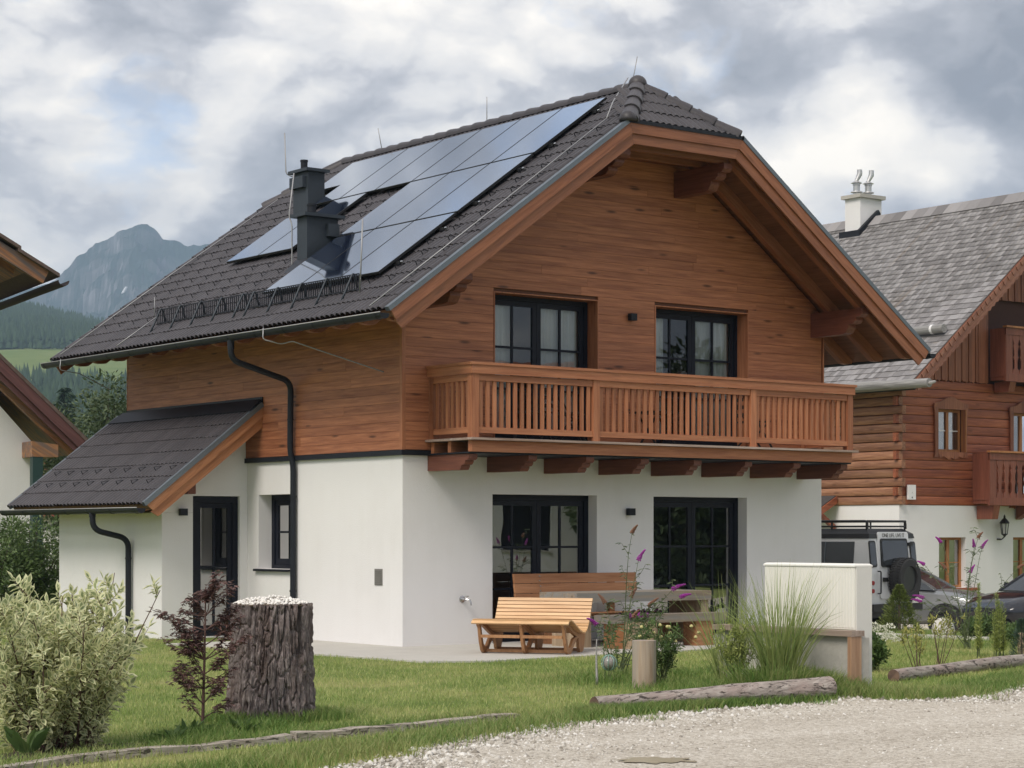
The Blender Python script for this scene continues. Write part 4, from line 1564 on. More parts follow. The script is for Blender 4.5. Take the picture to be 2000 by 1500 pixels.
# --- snow guard
for y0, y1 in ((0.12, 3.22), (3.26, 6.28)):
    sg = MB()
    s_ = 0.62
    for hh in (0.02, 0.24):
        sg.bar(RP(s_, y0, 0.06) + V3((0, 0, hh)), RP(s_, y1, 0.06) + V3((0, 0, hh)), 0.012, 0.016)
    n = int((y1 - y0) / 0.062)
    for k in range(n + 1):
        y = y0 + (y1 - y0) * k / n
        sg.bar(RP(s_, y, 0.06) + V3((0, 0, 0.02)), RP(s_, y, 0.06) + V3((0, 0, 0.24)), 0.013, 0.010, (0, 1, 0))
    g_ = sg.build('snow_guard', M['anthracite'], H)
    for k in range(5):
        y = y0 + 0.15 + (y1 - y0 - 0.3) * k / 4
        b_ = MB()
        b_.tube(bend([RP(0.36, y, 0.05), RP(0.50, y, 0.10) + V3((0, 0, 0.06)), RP(0.61, y, 0.06) + V3((0, 0, 0.27)), RP(0.66, y, 0.06) + V3((0, 0, 0.20)), RP(0.70, y, 0.05)], 0.06, 4), 0.016, 6)
        b_.build('snow_guard_bracket', M['chimney'], g_, smooth=True)
# snow hooks scattered on the tiles
hk = MB()
def hook(p0, sdir, ndir):
    a, b, c = p0 + ndir * 0.05, p0 + ndir * 0.115 + sdir * 0.01, p0 + sdir * 0.12 + ndir * 0.055
    hk.bar(a, b, 0.018, 0.006, sdir)
    hk.bar(b, c, 0.018, 0.006, ndir)
nL, sL = V3((-SP, 0, CP)), V3((CP, 0, SP))
for r in range(2, 18):
    for k in range(20):
        y = VF + 0.4 + k * 0.525 + (r % 2) * 0.2625
        s_ = r * 0.345 + 0.12
        if y < VB - 0.3 and s_ < SH and not any(a - 0.05 < s_ < b + 0.25 and c - 0.1 < y < d + 0.1 for a, b, c, d in PANELS) and not (0.4 < y < 6.4 and s_ < 0.95) and not (s_ > 3.7 and 6.1 < y < 7.0) and not (1.8 < s_ < 2.9 and 3.3 < y < 3.9):
            hook(RP(s_, y), sL, nL)
for r in (1, 2):
    for k in range(9):
        hook(P2(r * 0.345 + 0.12, AV0 + 0.3 + k * 0.525 + (r % 2) * 0.26, 0), V3((AC, 0, AN)), V3((-AN, 0, AC)))
tag(hk.build('snow_hooks', M['anthracite'], ROOF), kind='stuff')

# --- lightning protection
def wire(path, r, n=5):
    m_ = MB()
    m_.tube(path, r, n)
    m_.build('lightning_conductor', M['zinc'], H, smooth=True)


for y in (-1.02, 8.80):
    wire([RP(-0.05, y, 0.10), RP(SH * 0.5, y, 0.11), RP(SH, y + (0.12 if y < 0 else -0.12), 0.11)], 0.011, 5)
wire([RP(SH, -0.90, 0.11), RP(SH + 0.4, -0.72, 0.2), (RU - 0.12, -0.12, ZR + 0.16)], 0.011, 5)
wire([RP(-0.05, 6.62, 0.10), RP(0.85, 6.62, 0.10)], 0.011, 5)
wire(bend([(-OE - 0.17, 1.72, 4.69), (-OE - 0.19, 1.70, 4.52), (-1.05, 1.64, 4.46), (-0.95, 1.5, 4.50), (-0.05, 0.42, 4.02)], 0.05), 0.010, 5)
wire(bend([(-OE - 0.17, 8.62, 4.69), (-OE - 0.19, 8.62, 4.50), (-0.95, 8.64, 4.46), (-0.35, 8.66, 4.20)], 0.05), 0.009, 5)
for y, u_, dx, h_ in ((-0.05, RU + 0.03, 0.10, 0.42), (3.75, RU, 0, 0.40), (7.0, RU, -0.08, 0.36)):
    wire([(u_, y, ZR + 0.12), (u_ + dx, y, ZR + 0.12 + h_)], 0.007, 5)
wire(bend([(2.50, 6.88, 7.95), (2.24, 6.98, 8.05), (2.22, 6.99, 8.78)], 0.06), 0.011, 5)
wire(bend([RP(1.95, 3.86, 0.05), (0.44, 3.80, 5.7), (0.44, 3.80, 6.62), (0.42, 3.86, 6.75), (0.50, 3.84, 7.45)], 0.06), 0.011, 5)
wire([RP(0.55, 0.02, 0.05), RP(0.60, 0.0, 0.06) + V3((0, 0, 1.02))], 0.012, 5)
wire([RP(0.95, 6.9, 0.05), RP(0.95, 6.9, 0.05) + V3((0, 0, 0.35))], 0.007, 5)

# --- balcony
B = MB()
BD, BU0, BU1 = 1.12, 0.43, 8.15
nb = 9
bw = (BD + 0.04) / nb
for k in range(nb):
    B.box(BU0 - 0.06, BU1 + 0.06, -0.035 - (k + 1) * bw + 0.004, -0.035 - k * bw, 2.99, 3.022)
bal = B.build('balcony', wood('weathered balcony deck', (0.26, 0.17, 0.13), (0.50, 0.40, 0.35), 'x', var=0.1, knots=0.2), H)
def sub(name, mat, *boxes):
    m_ = MB()
    for b in boxes:
        m_.box(*b)
    return m_.build(name, mat, bal)
F0 = -BD
sub('fascia_beam', M['balc_x'], (BU0, BU1, F0 + 0.02, F0 + 0.10, 2.825, 2.985))
for u_ in (BU0 + 0.02, BU1 - 0.08):
    pass
for y in (-0.10, -0.52):
    sub('joist', M['balc_x'], (BU0 + 0.03, BU1 - 0.03, y - 0.04, y + 0.04, 2.825, 2.985))
sub('flashing', M['anthracite'], (BU0 - 0.02, BU1 + 0.02, F0 + 0.06, -0.06, 2.800, 2.822))
for k in range(8):
    u_ = 0.44 + k * 1.0757
    zt = 2.795
    pr = [(0.0, zt), (-1.02, zt), (-1.02, zt - 0.06), (-0.985, zt - 0.085), (-0.93, zt - 0.09), (-0.93, zt - 0.115), (-0.895, zt - 0.15), (-0.84, zt - 0.155), (-0.84, zt - 0.18), (-0.80, zt - 0.225), (0, zt - 0.225)]
    m_ = MB()
    m_.extr(pr, lambda a, b, t: (t, a, b), u_, u_ + 0.155)
    m_.build('corbel', M['beam_y'], bal)
posts = [(0.43, 0.55), (2.65, 2.77), (5.85, 5.97), (8.03, 8.15)]
for a, b in posts:
    sub('post', M['balc_z'], (a, b, F0 - 0.002, F0 + 0.11, 3.024, 3.93))
for a, b in ((0.44, 0.55), (8.04, 8.14)):
    sub('post', M['balc_z'], (a, b, -0.13, -0.035, 3.024, 3.93))
sub('handrail', M['balc_x'], (BU0 - 0.05, BU1 + 0.05, F0 - 0.045, F0 + 0.12, 4.055, 4.095))
sub('handrail', M['balc_y'], (BU0 - 0.05, BU0 + 0.115, F0 + 0.122, -0.034, 4.055, 4.095))
sub('handrail', M['balc_y'], (BU1 - 0.115, BU1 + 0.05, F0 + 0.122, -0.034, 4.055, 4.095))
sub('rail_fascia', M['balc_x'], (BU0 - 0.025, BU1 + 0.025, F0 - 0.027, F0 - 0.004, 3.932, 4.053))
sub('rail_fascia', M['balc_y'], (BU0 - 0.025, BU0 - 0.002, F0 - 0.002, -0.034, 3.932, 4.053))
for (a, b), (c, d) in zip(posts, posts[1:]):
    sub('top_rail', M['balc_x'], (b + 0.001, c - 0.001, F0 + 0.012, F0 + 0.085, 3.835, 3.928))
    sub('bottom_rail', M['balc_x'], (b + 0.001, c - 0.001, F0 + 0.012, F0 + 0.085, 3.090, 3.175))
    n = int(round((c - b) / 0.124))
    for k in range(n):
        u_ = b + (c - b) * (k + 0.5) / n
        sub('baluster', M['balc_z'], (u_ - 0.030, u_ + 0.030, F0 + 0.036, F0 + 0.064, 3.177, 3.833))
for x0, x1 in ((BU0 + 0.02, BU0 + 0.09), (BU1 - 0.09, BU1 - 0.02)):
    sub('top_rail', M['balc_y'], (x0, x1, F0 + 0.112, -0.132, 3.835, 3.928))
    sub('bottom_rail', M['balc_y'], (x0, x1, F0 + 0.112, -0.132, 3.090, 3.175))
    for k in range(7):
        y = F0 + 0.112 + (BD - 0.244) * (k + 0.5) / 7
        sub('baluster', M['balc_z'], (x0 + 0.02, x0 + 0.048, y - 0.032, y + 0.032, 3.177, 3.833))


# --- wall lamps, tap
def wall_lamp(P, u, z, label):
    t = tag(empty('wall_lamp', P(u, 0, z)), label, 'wall lamp', 'dark cube wall lamps on the chalet')
    m_ = MB()
    q = Vector(P(u, 0, z))
    loc = lambda a, d, b: tuple(Vector(P(u + a, d, z + b)) - q)
    m_.box(-0.06, 0.06, -0.115, -0.032, -0.055, 0.055, loc)
    m_.build('lamp_body', M['anthracite'], t)
    m_ = MB()
    m_.box(-0.035, 0.035, -0.031, 0.0, -0.035, 0.035, loc)
    m_.build('wall_plate', M['black'], t)


wall_lamp(lambda u, d, z: (u, d - 0.03, z), 4.28, 5.05, 'dark cube lamp on the wood wall between the two balcony doors')
wall_lamp(GAB, 4.27, 2.00, 'dark cube lamp on the white wall between the two terrace doors')
wall_lamp(ANX, -1.20, 2.00, 'dark cube lamp on the white annex wall beside the side door')
tp = tag(empty('garden_tap', (1.06, 0, 0.69)), 'small chrome garden tap on the white wall near the slatted lounger', 'tap')
m_ = MB(); m_.tube([(0, 0, 0), (0, -0.10, 0)], 0.016, 8); m_.tube(bend([(0, -0.10, 0), (0.04, -0.15, -0.01), (0.05, -0.16, -0.09)], 0.04), 0.014, 8); m_.build('spout', M['steel'], tp, smooth='auto')
m_ = MB(); m_.lathe([(0.03, -0.006), (0.036, 0), (0.03, 0.006)], (0, 0, 0), 12); o = m_.build('handwheel', M['steel'], tp, smooth='auto'); o.location = (0, -0.12, 0.045)
m_ = MB(); m_.lathe([(0.05, 0), (0.05, 0.008), (0.02, 0.014)], (0, 0, 0), 14); o = m_.build('rosette', M['steel'], tp, smooth='auto'); o.rotation_euler = (rad(90), 0, 0)

# ================================================================ LOG HOUSE NEXT DOOR
NX, NY = 23.54, 11.90                 # its near corner
NZ0, NLEDGE, NPLATE = -0.60, 2.41, 5.68
NW = 12.15
NE_U, NE_Z, NP = 22.80, 5.54, rad(39.2)
NVF, NVB = 10.75, 26.0
NR_U = NX + NW / 2
N = tag(empty('log_house', (NX, NY, NZ0)), 'red brown log house with grey shingle roof, carved balconies and white base', 'house')
NO = Vector((NX, NY, NZ0))


def nb(mb, name, mat, smooth=False, parent=None):
    mb.v = [(x - NX, y - NY, z - NZ0) for x, y, z in mb.v]
    return mb.build(name, mat, parent or N, smooth)


LOGC = ((0.170, 0.040, 0.019), (0.385, 0.122, 0.053))
M['log_x'] = wood('red stained log along x', *LOGC, 'x', var=0.35, knots=0.6)
M['log_y'] = wood('red stained log along y', (0.15, 0.055, 0.03), (0.40, 0.20, 0.11), 'y', var=0.55, knots=0.6)
M['log_z'] = wood('red stained upright board', (0.17, 0.055, 0.028), (0.33, 0.125, 0.062), 'z', var=0.35, knots=0.4)
M['carved'] = wood('carved balcony board', (0.150, 0.045, 0.026), (0.250, 0.085, 0.050), 'z', var=0.2, knots=0.2)
M['barge_r'] = wood('neighbour barge board', (0.19, 0.070, 0.042), (0.33, 0.15, 0.095), 'x', rot=(0, rad(39), 0), var=0.1, knots=0.3)
M['goldwood'] = wood('honey window wood', (0.30, 0.11, 0.035), (0.46, 0.20, 0.075), 'z', var=0.1, knots=0.2)
M['greywood'] = wood('silvery weathered wood', (0.16, 0.15, 0.14), (0.40, 0.385, 0.37), 'y', var=0.3, knots=0.4)

mb = MB()
wall_with_holes(mb, lambda u, d, z: (NX + u, NY + d, z), 0, NW, NZ0, NLEDGE,
                [(1.52, 2.58, 0.24, 1.57), (4.50, 5.6, 0.24, 1.57), (8, 9, 0.24, 1.57)], 0.35)
nb(mb, 'plaster_wall', M['plaster'])
mb = MB(); mb.box(NX, NX + 0.35, NY + 0.35, NVB - 1, NZ0, NLEDGE); nb(mb, 'plaster_wall', M['plaster'])
mb = MB()
mb.box(NX + 0.02, NX + 0.3, NY + 0.3, NVB - 1, NLEDGE, NPLATE + 0.3)
wall_with_holes(mb, lambda u, d, z: (NX + u, NY + 0.05 + d, z), 0.02, NW - 0.02, NLEDGE, NPLATE, [(1.42, 2.44, 3.82, 4.94), (4.44, 5.4, 2.5, 4.94)], 0.25)
gz0 = lambda u: NE_Z + (min(u, 2 * NR_U - u) - NE_U) * tan(NP) - 0.22
mb.extr([(NX + 0.02, NPLATE), (NX + NW, NPLATE), (NX + NW, gz0(NX + NW)), (NR_U, gz0(NR_U)), (NX + 0.02, max(NPLATE + .01, gz0(NX + 0.02)))], lambda a, b, t: (a, t, b), NY + 0.05, NY + 0.3)
nb(mb, 'backing_wall', plain('dark timber behind logs', (0.06, 0.022, 0.014), 0.8))


def log(a, b, z0, z1, axis, mat):
    """a squared log with rounded, uneven face"""
    zm, hz = (z0 + z1) / 2, (z1 - z0) / 2 - 0.004
    b_ = 0.18 if axis == 'x' else 1.0
    prof = [(0.10, -hz), (0.0, -hz * 0.98), (-0.030 * b_, -hz * 0.86), (-0.046 * b_, -hz * 0.5), (-0.046 * b_, hz * 0.5), (-0.030 * b_, hz * 0.86), (0.0, hz * 0.98), (0.10, hz)]
    j = random.uniform(-0.012, 0.012)
    mb = MB()
    la = [((a, NY + d + j, zm + q) if axis == 'x' else (NX + d + j, a, zm + q)) for d, q in prof]
    lb = [((b, NY + d + j, zm + q) if axis == 'x' else (NX + d + j, b, zm + q)) for d, q in prof]
    mb.prism(la, lb)
    nb(mb, 'log', mat, 'auto')


nrow = 14
lh = (NPLATE - NLEDGE) / nrow
for k in range(nrow):
    z0, z1 = NLEDGE + k * lh, NLEDGE + (k + 1) * lh
    odd = k % 2
    spans, u = [], NX - (0.13 if odd else -0.02)
    for h0, h1, w0, w1 in ((1.42, 2.44, 3.82, 4.94), (4.44, 5.4, 2.5, 4.94)):
        if z1 > w0 + 0.03 and z0 < w1 - 0.03:
            spans.append((u, NX + h0 - 0.05)); u = NX + h1 + 0.05
    spans.append((u, NX + NW))
    for a, b in spans:
        if b - a > 0.2:
            log(a, b, z0, z1, 'x', M['log_x'])
    log(NY - (0.02 if odd else 0.13), NVB - 1, z0, z1, 'y', M['log_y'])
# upright boards with cover strips in the gable, bottom ends pointed
u = NX - 0.45
k = 0
while u < NX + NW:
    wdt = 0.125
    zt = min(gz0(u), gz0(u + wdt)) - 0.02
    zb = NPLATE - 0.02 + 0.02 * (k % 2)
    if zt > zb + 0.10 and not (NX + 3.35 < u < NX + 9.0 and zb < 7.9):
        mb = MB()
        pts = [(u, zb + 0.05), (u + wdt / 2, zb), (u + wdt, zb + 0.05), (u + wdt, gz0(u + wdt) - 0.02), (u, gz0(u) - 0.02)]
        mb.extr(pts, lambda a, b, t: (a, t, b), NY - 0.045 - 0.022 * (k % 2), NY - 0.012)
        nb(mb, 'gable_board', M['log_z'])
    elif zt > zb + 0.1:
        mb = MB()
        mb.box(u, u + wdt, NY - 0.045 - 0.022 * (k % 2), NY - 0.012, 7.95, max(8.0, zt))
        if zt > 8.0:
            nb(mb, 'gable_board', M['log_z'])
    u += 0.178 / 2 + 0.045
    k += 1
mb = MB(); mb.box(NX + 3.0, NX + 3.28, NY - 0.08, NY + 0.06, NPLATE, 7.9); nb(mb, 'corner_post', M['log_z'])
mb = MB(); mb.box(NX + 3.28, NX + 9.0, NY + 0.06, NY + 0.1, NPLATE, 7.9); nb(mb, 'gable_recess', M['black'])

# roof deck, barge boards, shingles, ridge boards
NSL = (NR_U - NE_U) / cos(NP)
def NPt(s, y, n, flip=False):
    x = NE_U + s * cos(NP) - n * sin(NP)
    z = NE_Z + s * sin(NP) + n * cos(NP)
    return Vector(((2 * NR_U - x) if flip else x, y, z))
mb = MB()
for fl_ in (False, True):
    mb.hexa([NPt(0, NVF, -0.14, fl_), NPt(NSL, NVF, -0.14, fl_), NPt(NSL, NVB, -0.14, fl_), NPt(0, NVB, -0.14, fl_), NPt(0, NVF, 0, fl_), NPt(NSL, NVF, 0, fl_), NPt(NSL, NVB, 0, fl_), NPt(0, NVB, 0, fl_)])
nroof = nb(mb, 'roof', M['greywood'])
for fl_ in (False, True):
    # scalloped board under the verge
    pts = [(-0.25, -0.02)]
    n = 44
    for k in range(n + 1):
        s = NSL * (n - k) / n
        pass
    up = [NPt(s, NVF - 0.035, -0.01, fl_) for s in (-0.05, NSL)]
    lo = []
    for k in range(n * 2 + 1):
        s = -0.05 + (NSL + 0.05) * k / (n * 2)
        lo.append(NPt(s, NVF - 0.035, -0.30 - (0.045 if k % 2 else 0), fl_))
    poly = [up[0], up[1]] + lo[::-1]
    mb = MB()
    mb.prism(poly, [p + Vector((0, 0.035, 0)) for p in poly])
    nb(mb, 'barge_board', M['barge_r'])
    mb = MB()
    for k in range(38):
        s = 0.05 + k * 0.225
        mb.hexa([NPt(s, NVF - 0.06, -0.16, fl_), NPt(s + 0.15, NVF - 0.06, -0.10, fl_), NPt(s + 0.15, NVF - 0.036, -0.10, fl_), NPt(s, NVF - 0.036, -0.16, fl_),
                 NPt(s, NVF - 0.06, -0.03, fl_), NPt(s + 0.20, NVF - 0.06, -0.02, fl_), NPt(s + 0.20, NVF - 0.036, -0.02, fl_), NPt(s, NVF - 0.036, -0.03, fl_)])
    tag(nb(mb, 'verge_tooth', M['barge_r']), kind='stuff')


def shingle_mat():
    m, t = material('weathered larch shingle')
    co, r = objco(t, 9.0)
    geo = t.n('ShaderNodeNewGeometry').outputs['Random Per Island']
    n = t.noise(t.mapping(co, rot=(0, NP, 0), scale=(2, 30, 2)), 2.0, 4, 0.6)
    f = t.math('ADD', t.math('MULTIPLY', t.math('FRACT', t.math('ADD', geo, r)), 0.6), t.math('MULTIPLY', n, 0.4))
    c = t.ramp(f, [(0.2, (0.155, 0.145, 0.143)), (0.5, (0.225, 0.213, 0.212)), (0.8, (0.315, 0.30, 0.30))])
    rust = t.ramp(t.noise(t.mapping(co, scale=(0.15, 2.2, 0.15)), 1.0, 3), [(0.60, 0.0), (0.72, 0.7)])
    c = t.mix(t.math('MULTIPLY', rust, 0.5), c, (0.25, 0.17, 0.09))
    finish(t, c, 0.6, bump=n, bump_d=0.004, Specular_IOR_Level=0.4)
    return m


M['shingle'] = shingle_mat()
sh_me = None
mb = MB()
mb.hexa([(0, 0, 0.014), (1, 0, 0.014), (1, 0.36, -0.002), (0, 0.36, -0.002), (0, 0, 0.030), (1, 0, 0.030), (1, 0.36, 0.006), (0, 0.36, 0.006)])
sh_me = D.meshes.new('shingle')
sh_me.from_pydata(mb.v, [], mb.f)
sh_me.materials.append(M['shingle'])
shv, shf = np.array(mb.v), np.array(mb.f)
S = []
for fl_ in (False, True):
    for r in range(int(NSL / 0.245) + 1):
        y = NVF - 0.03
        while y < NVB:
            w_ = random.uniform(0.10, 0.22)
            if not fl_ or r % 1 == 0:
                s = -0.08 + r * 0.245 + random.uniform(-0.012, 0.012)
                sd = Vector((cos(NP) * (-1 if fl_ else 1), 0, sin(NP)))
                yd = Vector((0, -1, 0)) if not fl_ else Vector((0, 1, 0))
                nd = yd.cross(sd)
                p = NPt(s, y + (w_ if not fl_ else 0), 0.004 + random.uniform(0, 0.006), fl_)
                mt = Matrix.Translation(p) @ Matrix((yd * (w_ - 0.004), sd, nd)).transposed().to_4x4()
                S.append(((p - cam.location).length + (60 if fl_ else 0) + (30 if p.y > 18 else 0), mt))
            y += w_
S.sort(key=lambda q: q[0])
for _, mt in S[:300]:
    o = link('shingle', sh_me, nroof)
    o.matrix_local = Matrix.Translation(-NO) @ mt
VV, FF = [], []
for k, (_, mt) in enumerate(S[300:]):
    A = np.array(Matrix.Translation(-NO) @ mt)
    VV.append(shv @ A[:3, :3].T + A[:3, 3])
    FF.append(shf + 8 * k)
tag(fastmesh('shingle_field', np.concatenate(VV), np.concatenate(FF), M['shingle'], nroof), kind='stuff')
y = NVF
while y < NVB:
    w_ = random.uniform(0.28, 0.5)
    mb = MB()
    mb.hexa([NPt(NSL - 0.42, y, 0.035), NPt(NSL + 0.05, y, 0.06), NPt(NSL + 0.05, y + w_ - 0.006, 0.06), NPt(NSL - 0.42, y + w_ - 0.006, 0.035),
             NPt(NSL - 0.42, y, 0.06), NPt(NSL + 0.05, y, 0.09), NPt(NSL + 0.05, y + w_ - 0.006, 0.09), NPt(NSL - 0.42, y + w_ - 0.006, 0.06)])
    nb(mb, 'ridge_board', M['shingle'], parent=N)
    y += w_
# eave gutter log, snow log with strap, purlin
M['gutterlog'] = wood('grey peeled log', (0.14, 0.135, 0.13), (0.36, 0.35, 0.335), 'y', var=0.2, knots=0.8)
mb = MB(); mb.tube([(NE_U - 0.12, 10.12, NE_Z - 0.12), (NE_U - 0.13, 12.5, NE_Z - 0.10), (NE_U - 0.12, NVB, NE_Z - 0.12)], [0.115, 0.135, 0.13], 12); nb(mb, 'gutter_log', M['gutterlog'], 'auto')
mb = MB(); mb.tube([(NE_U - 0.12, 10.11, NE_Z - 0.13), (NE_U - 0.12, 9.93, NE_Z - 0.10)], [0.05, 0.035], 8); nb(mb, 'spout', M['gutterlog'])
mb = MB(); mb.hexa([NPt(-0.02, NVF + 0.1, -0.30), NPt(0.10, NVF + 0.1, -0.30), NPt(0.10, NVB, -0.30), NPt(-0.02, NVB, -0.30), NPt(-0.02, NVF + 0.1, -0.05), NPt(0.10, NVF + 0.1, -0.05), NPt(0.10, NVB, -0.05), NPt(-0.02, NVB, -0.05)]); nb(mb, 'eave_board', M['anthracite'])
p0, p1 = NPt(2.0, 11.0, 0.17), NPt(2.0, NVB, 0.17)
mb = MB(); mb.tube([p0, p1], 0.115, 12); nb(mb, 'snow_log', M['gutterlog'], 'auto')
mb = MB(); mb.tube([p0 + Vector((0, 0.35, 0)), p0 + Vector((0, 0.42, 0))], 0.125, 12); mb.bar(NPt(2.05, 11.38, 0.02), NPt(2.0, 11.38, 0.1), 0.06, 0.02); nb(mb, 'strap', M['plaster'])
# chimney with two steel flues
cx, cy = 29.05, 18.47
mb = MB(); mb.box(cx, cx + 0.92, cy, cy + 0.62, 9.6, 11.72); nc = nb(mb, 'chimney', M['plaster'])
mb = MB(); mb.box(cx - 0.09, cx + 1.01, cy - 0.09, cy + 0.71, 11.722, 11.83); nb(mb, 'chimney_cap', M['concrete'], parent=nc)
mb = MB()
for q0, q1 in (((cx - 0.03, cy - 0.05), (cx + 0.72, cy - 0.05)),):
    a_, b_, = NPt((cx - 0.1 - NE_U) / cos(NP), cy - 0.06, 0.03), NPt((cx + 0.75 - NE_U) / cos(NP), cy - 0.06, 0.03)
    mb.bar(a_ + Vector((0, 0, 0.06)), b_ + Vector((0, 0, 0.06)), 0.10, 0.16)
a_ = NPt((cx - 0.12 - NE_U) / cos(NP), cy - 0.1, 0.04)
mb.box(cx - 0.16, cx - 0.005, cy - 0.12, cy + 0.72, a_.z - 0.12, a_.z + 0.16)
nb(mb, 'chimney_flashing', M['anthracite'], parent=nc)
M['flue'] = plain('brushed flue steel', (0.55, 0.55, 0.55), 0.38, 0.15, 9.0, metallic=0.7)
for dx, dy in ((0.22, 0.36), (0.60, 0.24)):
    mb = MB()
    mb.lathe([(0.10, 11.832), (0.10, 11.92), (0.185, 11.93), (0.17, 11.955), (0.10, 11.965), (0.10, 12.14), (0.115, 12.15), (0.115, 12.20), (0.17, 12.21), (0.03, 12.30)], (cx + dx, cy + dy, 0), 14)
    mb.tube([(cx + dx - 0.02, cy + dy, 12.26), (cx + dx + 0.10, cy + dy - 0.03, 12.48), (cx + dx + 0.10, cy + dy - 0.03, 12.62)], [0.05, 0.085, 0.08], 10)
    nb(mb, 'flue_pipe', M['flue'], 'auto', parent=nc)


# windows of the log house
def nwindow(u0, u1, z0, z1, frame, name='window', carved=True, door=False, y=NY, depth=0.08):
    mb = MB()
    f = 0.07
    P = lambda u, d, z: (NX + u, y + depth + d, z)
    mb.box(u0, u0 + f, 0, 0.06, z0, z1, P); mb.box(u1 - f, u1, 0, 0.06, z0, z1, P)
    mb.box(u0 + f, u1 - f, 0, 0.06, z1 - f, z1, P); mb.box(u0 + f, u1 - f, 0, 0.06, z0, z0 + f, P)
    um = (u0 + u1) / 2
    mb.box(um - 0.05, um + 0.05, -0.005, 0.055, z0 + f, z1 - f, P)
    root = nb(mb, name, frame)
    g = MB()
    for a, b in ((u0 + f, um - 0.05), (um + 0.05, u1 - f)):
        g = MB()
        g.add([P(a, 0.035, z0 + f), P(b, 0.035, z0 + f), P(b, 0.035, z1 - f), P(a, 0.035, z1 - f)], [(0, 1, 2, 3)])
        nb(g, 'pane', M['glass'], parent=root)
        mu = MB()
        mu.box(a, b, 0.02, 0.033, (z0 + z1) / 2 - 0.012, (z0 + z1) / 2 + 0.012, P)
        nb(mu, 'muntin', M['plaster'] if carved else frame, parent=root)
    rm = MB()
    c = [P(*q) for q in ((u0, 0.10, z0), (u1, 0.10, z0), (u1, 1.4, z0), (u0, 1.4, z0), (u0, 0.10, z1), (u1, 0.10, z1), (u1, 1.4, z1), (u0, 1.4, z1))]
    rm.add(c, [(0, 1, 2, 3), (2, 3, 7, 6), (1, 2, 6, 5), (3, 0, 4, 7), (4, 5, 6, 7)])
    nb(rm, 'room_wall', M['interior'], parent=root)
    cu = MB()
    n = 16
    cv = []
    for i in range(n + 1):
        u = u0 + f + (u1 - u0 - 2 * f) * i / n
        d = 0.16 + 0.02 * sin(i * 1.6)
        cv += [P(u, d, z0 + (z1 - z0) * (0.42 if door else 0.02)), P(u, d, z1)]
    cu.add(cv, [(2 * i, 2 * i + 2, 2 * i + 3, 2 * i + 1) for i in range(n)])
    nb(cu, 'curtain', M['curtain'], True, parent=root)
    if carved:
        yy = y - 0.075
        e = 0.13
        pts = [(u0 - e - 0.02, z0 - 0.14), (u0 - e + 0.02, z0 - 0.02), (u0 - e, z1 - 0.16), (u0 - e - 0.03, z1 + 0.05), (u0 - e - 0.02, z1 + 0.14), (u0 - 0.02, z1 + 0.17), (u0 + 0.12, z1 + 0.20),
               (um - 0.18, z1 + 0.29), (um, z1 + 0.33), (um + 0.18, z1 + 0.29), (u1 - 0.12, z1 + 0.20), (u1 + 0.02, z1 + 0.17), (u1 + e + 0.02, z1 + 0.14), (u1 + e + 0.03, z1 + 0.05), (u1 + e, z1 - 0.16), (u1 + e - 0.02, z0 - 0.02), (u1 + e + 0.02, z0 - 0.14)]
        bot = [(u1 - 0.05, z0 - 0.16), (u1 - 0.2, z0 - 0.12), (um + 0.12, z0 - 0.20), (um, z0 - 0.15), (um - 0.12, z0 - 0.20), (u0 + 0.2, z0 - 0.12), (u0 + 0.05, z0 - 0.16)]
        outl = pts + bot
        # frame with a hole: outer ring split into top, two sides, bottom
        Q = lambda a, b, t: (NX + a, t, b)
        sd = MB(); sd.extr([pts[0], pts[1], pts[2], pts[3], (u0, pts[3][1]), (u0, pts[0][1])], Q, yy, yy + 0.04); nb(sd, 'carved_surround', M['log_z'], parent=root)
        sd = MB(); sd.extr([pts[16], pts[15], pts[14], pts[13], (u1, pts[13][1]), (u1, pts[16][1])], Q, yy, yy + 0.04); nb(sd, 'carved_surround', M['log_z'], parent=root)
        sd = MB(); sd.extr([(u0 - e - 0.03, z1 + 0.052)] + pts[4:13] + [(u1 + e + 0.03, z1 + 0.052), (u1, z1 + 0.052), (u1, z1), (u0, z1), (u0, z1 + 0.052)], Q, yy, yy + 0.045); nb(sd, 'carved_surround', M['log_z'], parent=root)
        sd = MB(); sd.extr([(u0 + 0.001, z0 - 0.002), (u1 - 0.001, z0 - 0.002)] + bot, Q, yy, yy + 0.04); nb(sd, 'carved_surround', M['log_z'], parent=root)
        rv = MB()
        rv.box(u1 + 0.002, u1 + 0.03, -0.20, 0.10, z0, z1, P); rv.box(u0 - 0.03, u0 - 0.002, -0.10, 0.10, z0, z1, P)
        nb(rv, 'reveal', M['goldwood'], parent=root)
    return root


nwindow(1.42, 2.44, 3.82, 4.94, M['goldwood'])
nwindow(4.44, 5.40, 2.5, 4.94, M['goldwood'], 'balcony_door')
for a in (1.52, 4.5):
    r_ = nwindow(a, a + 1.06, 0.24, 1.57, M['goldwood'], carved=False, door=True, depth=0.16)
    mb = MB(); mb.box(NX + a + 0.3, NX + a + 1.5, NY - 0.10, NY - 0.002, 0.16, 0.235); nb(mb, 'window_sill', M['log_x'], parent=r_)


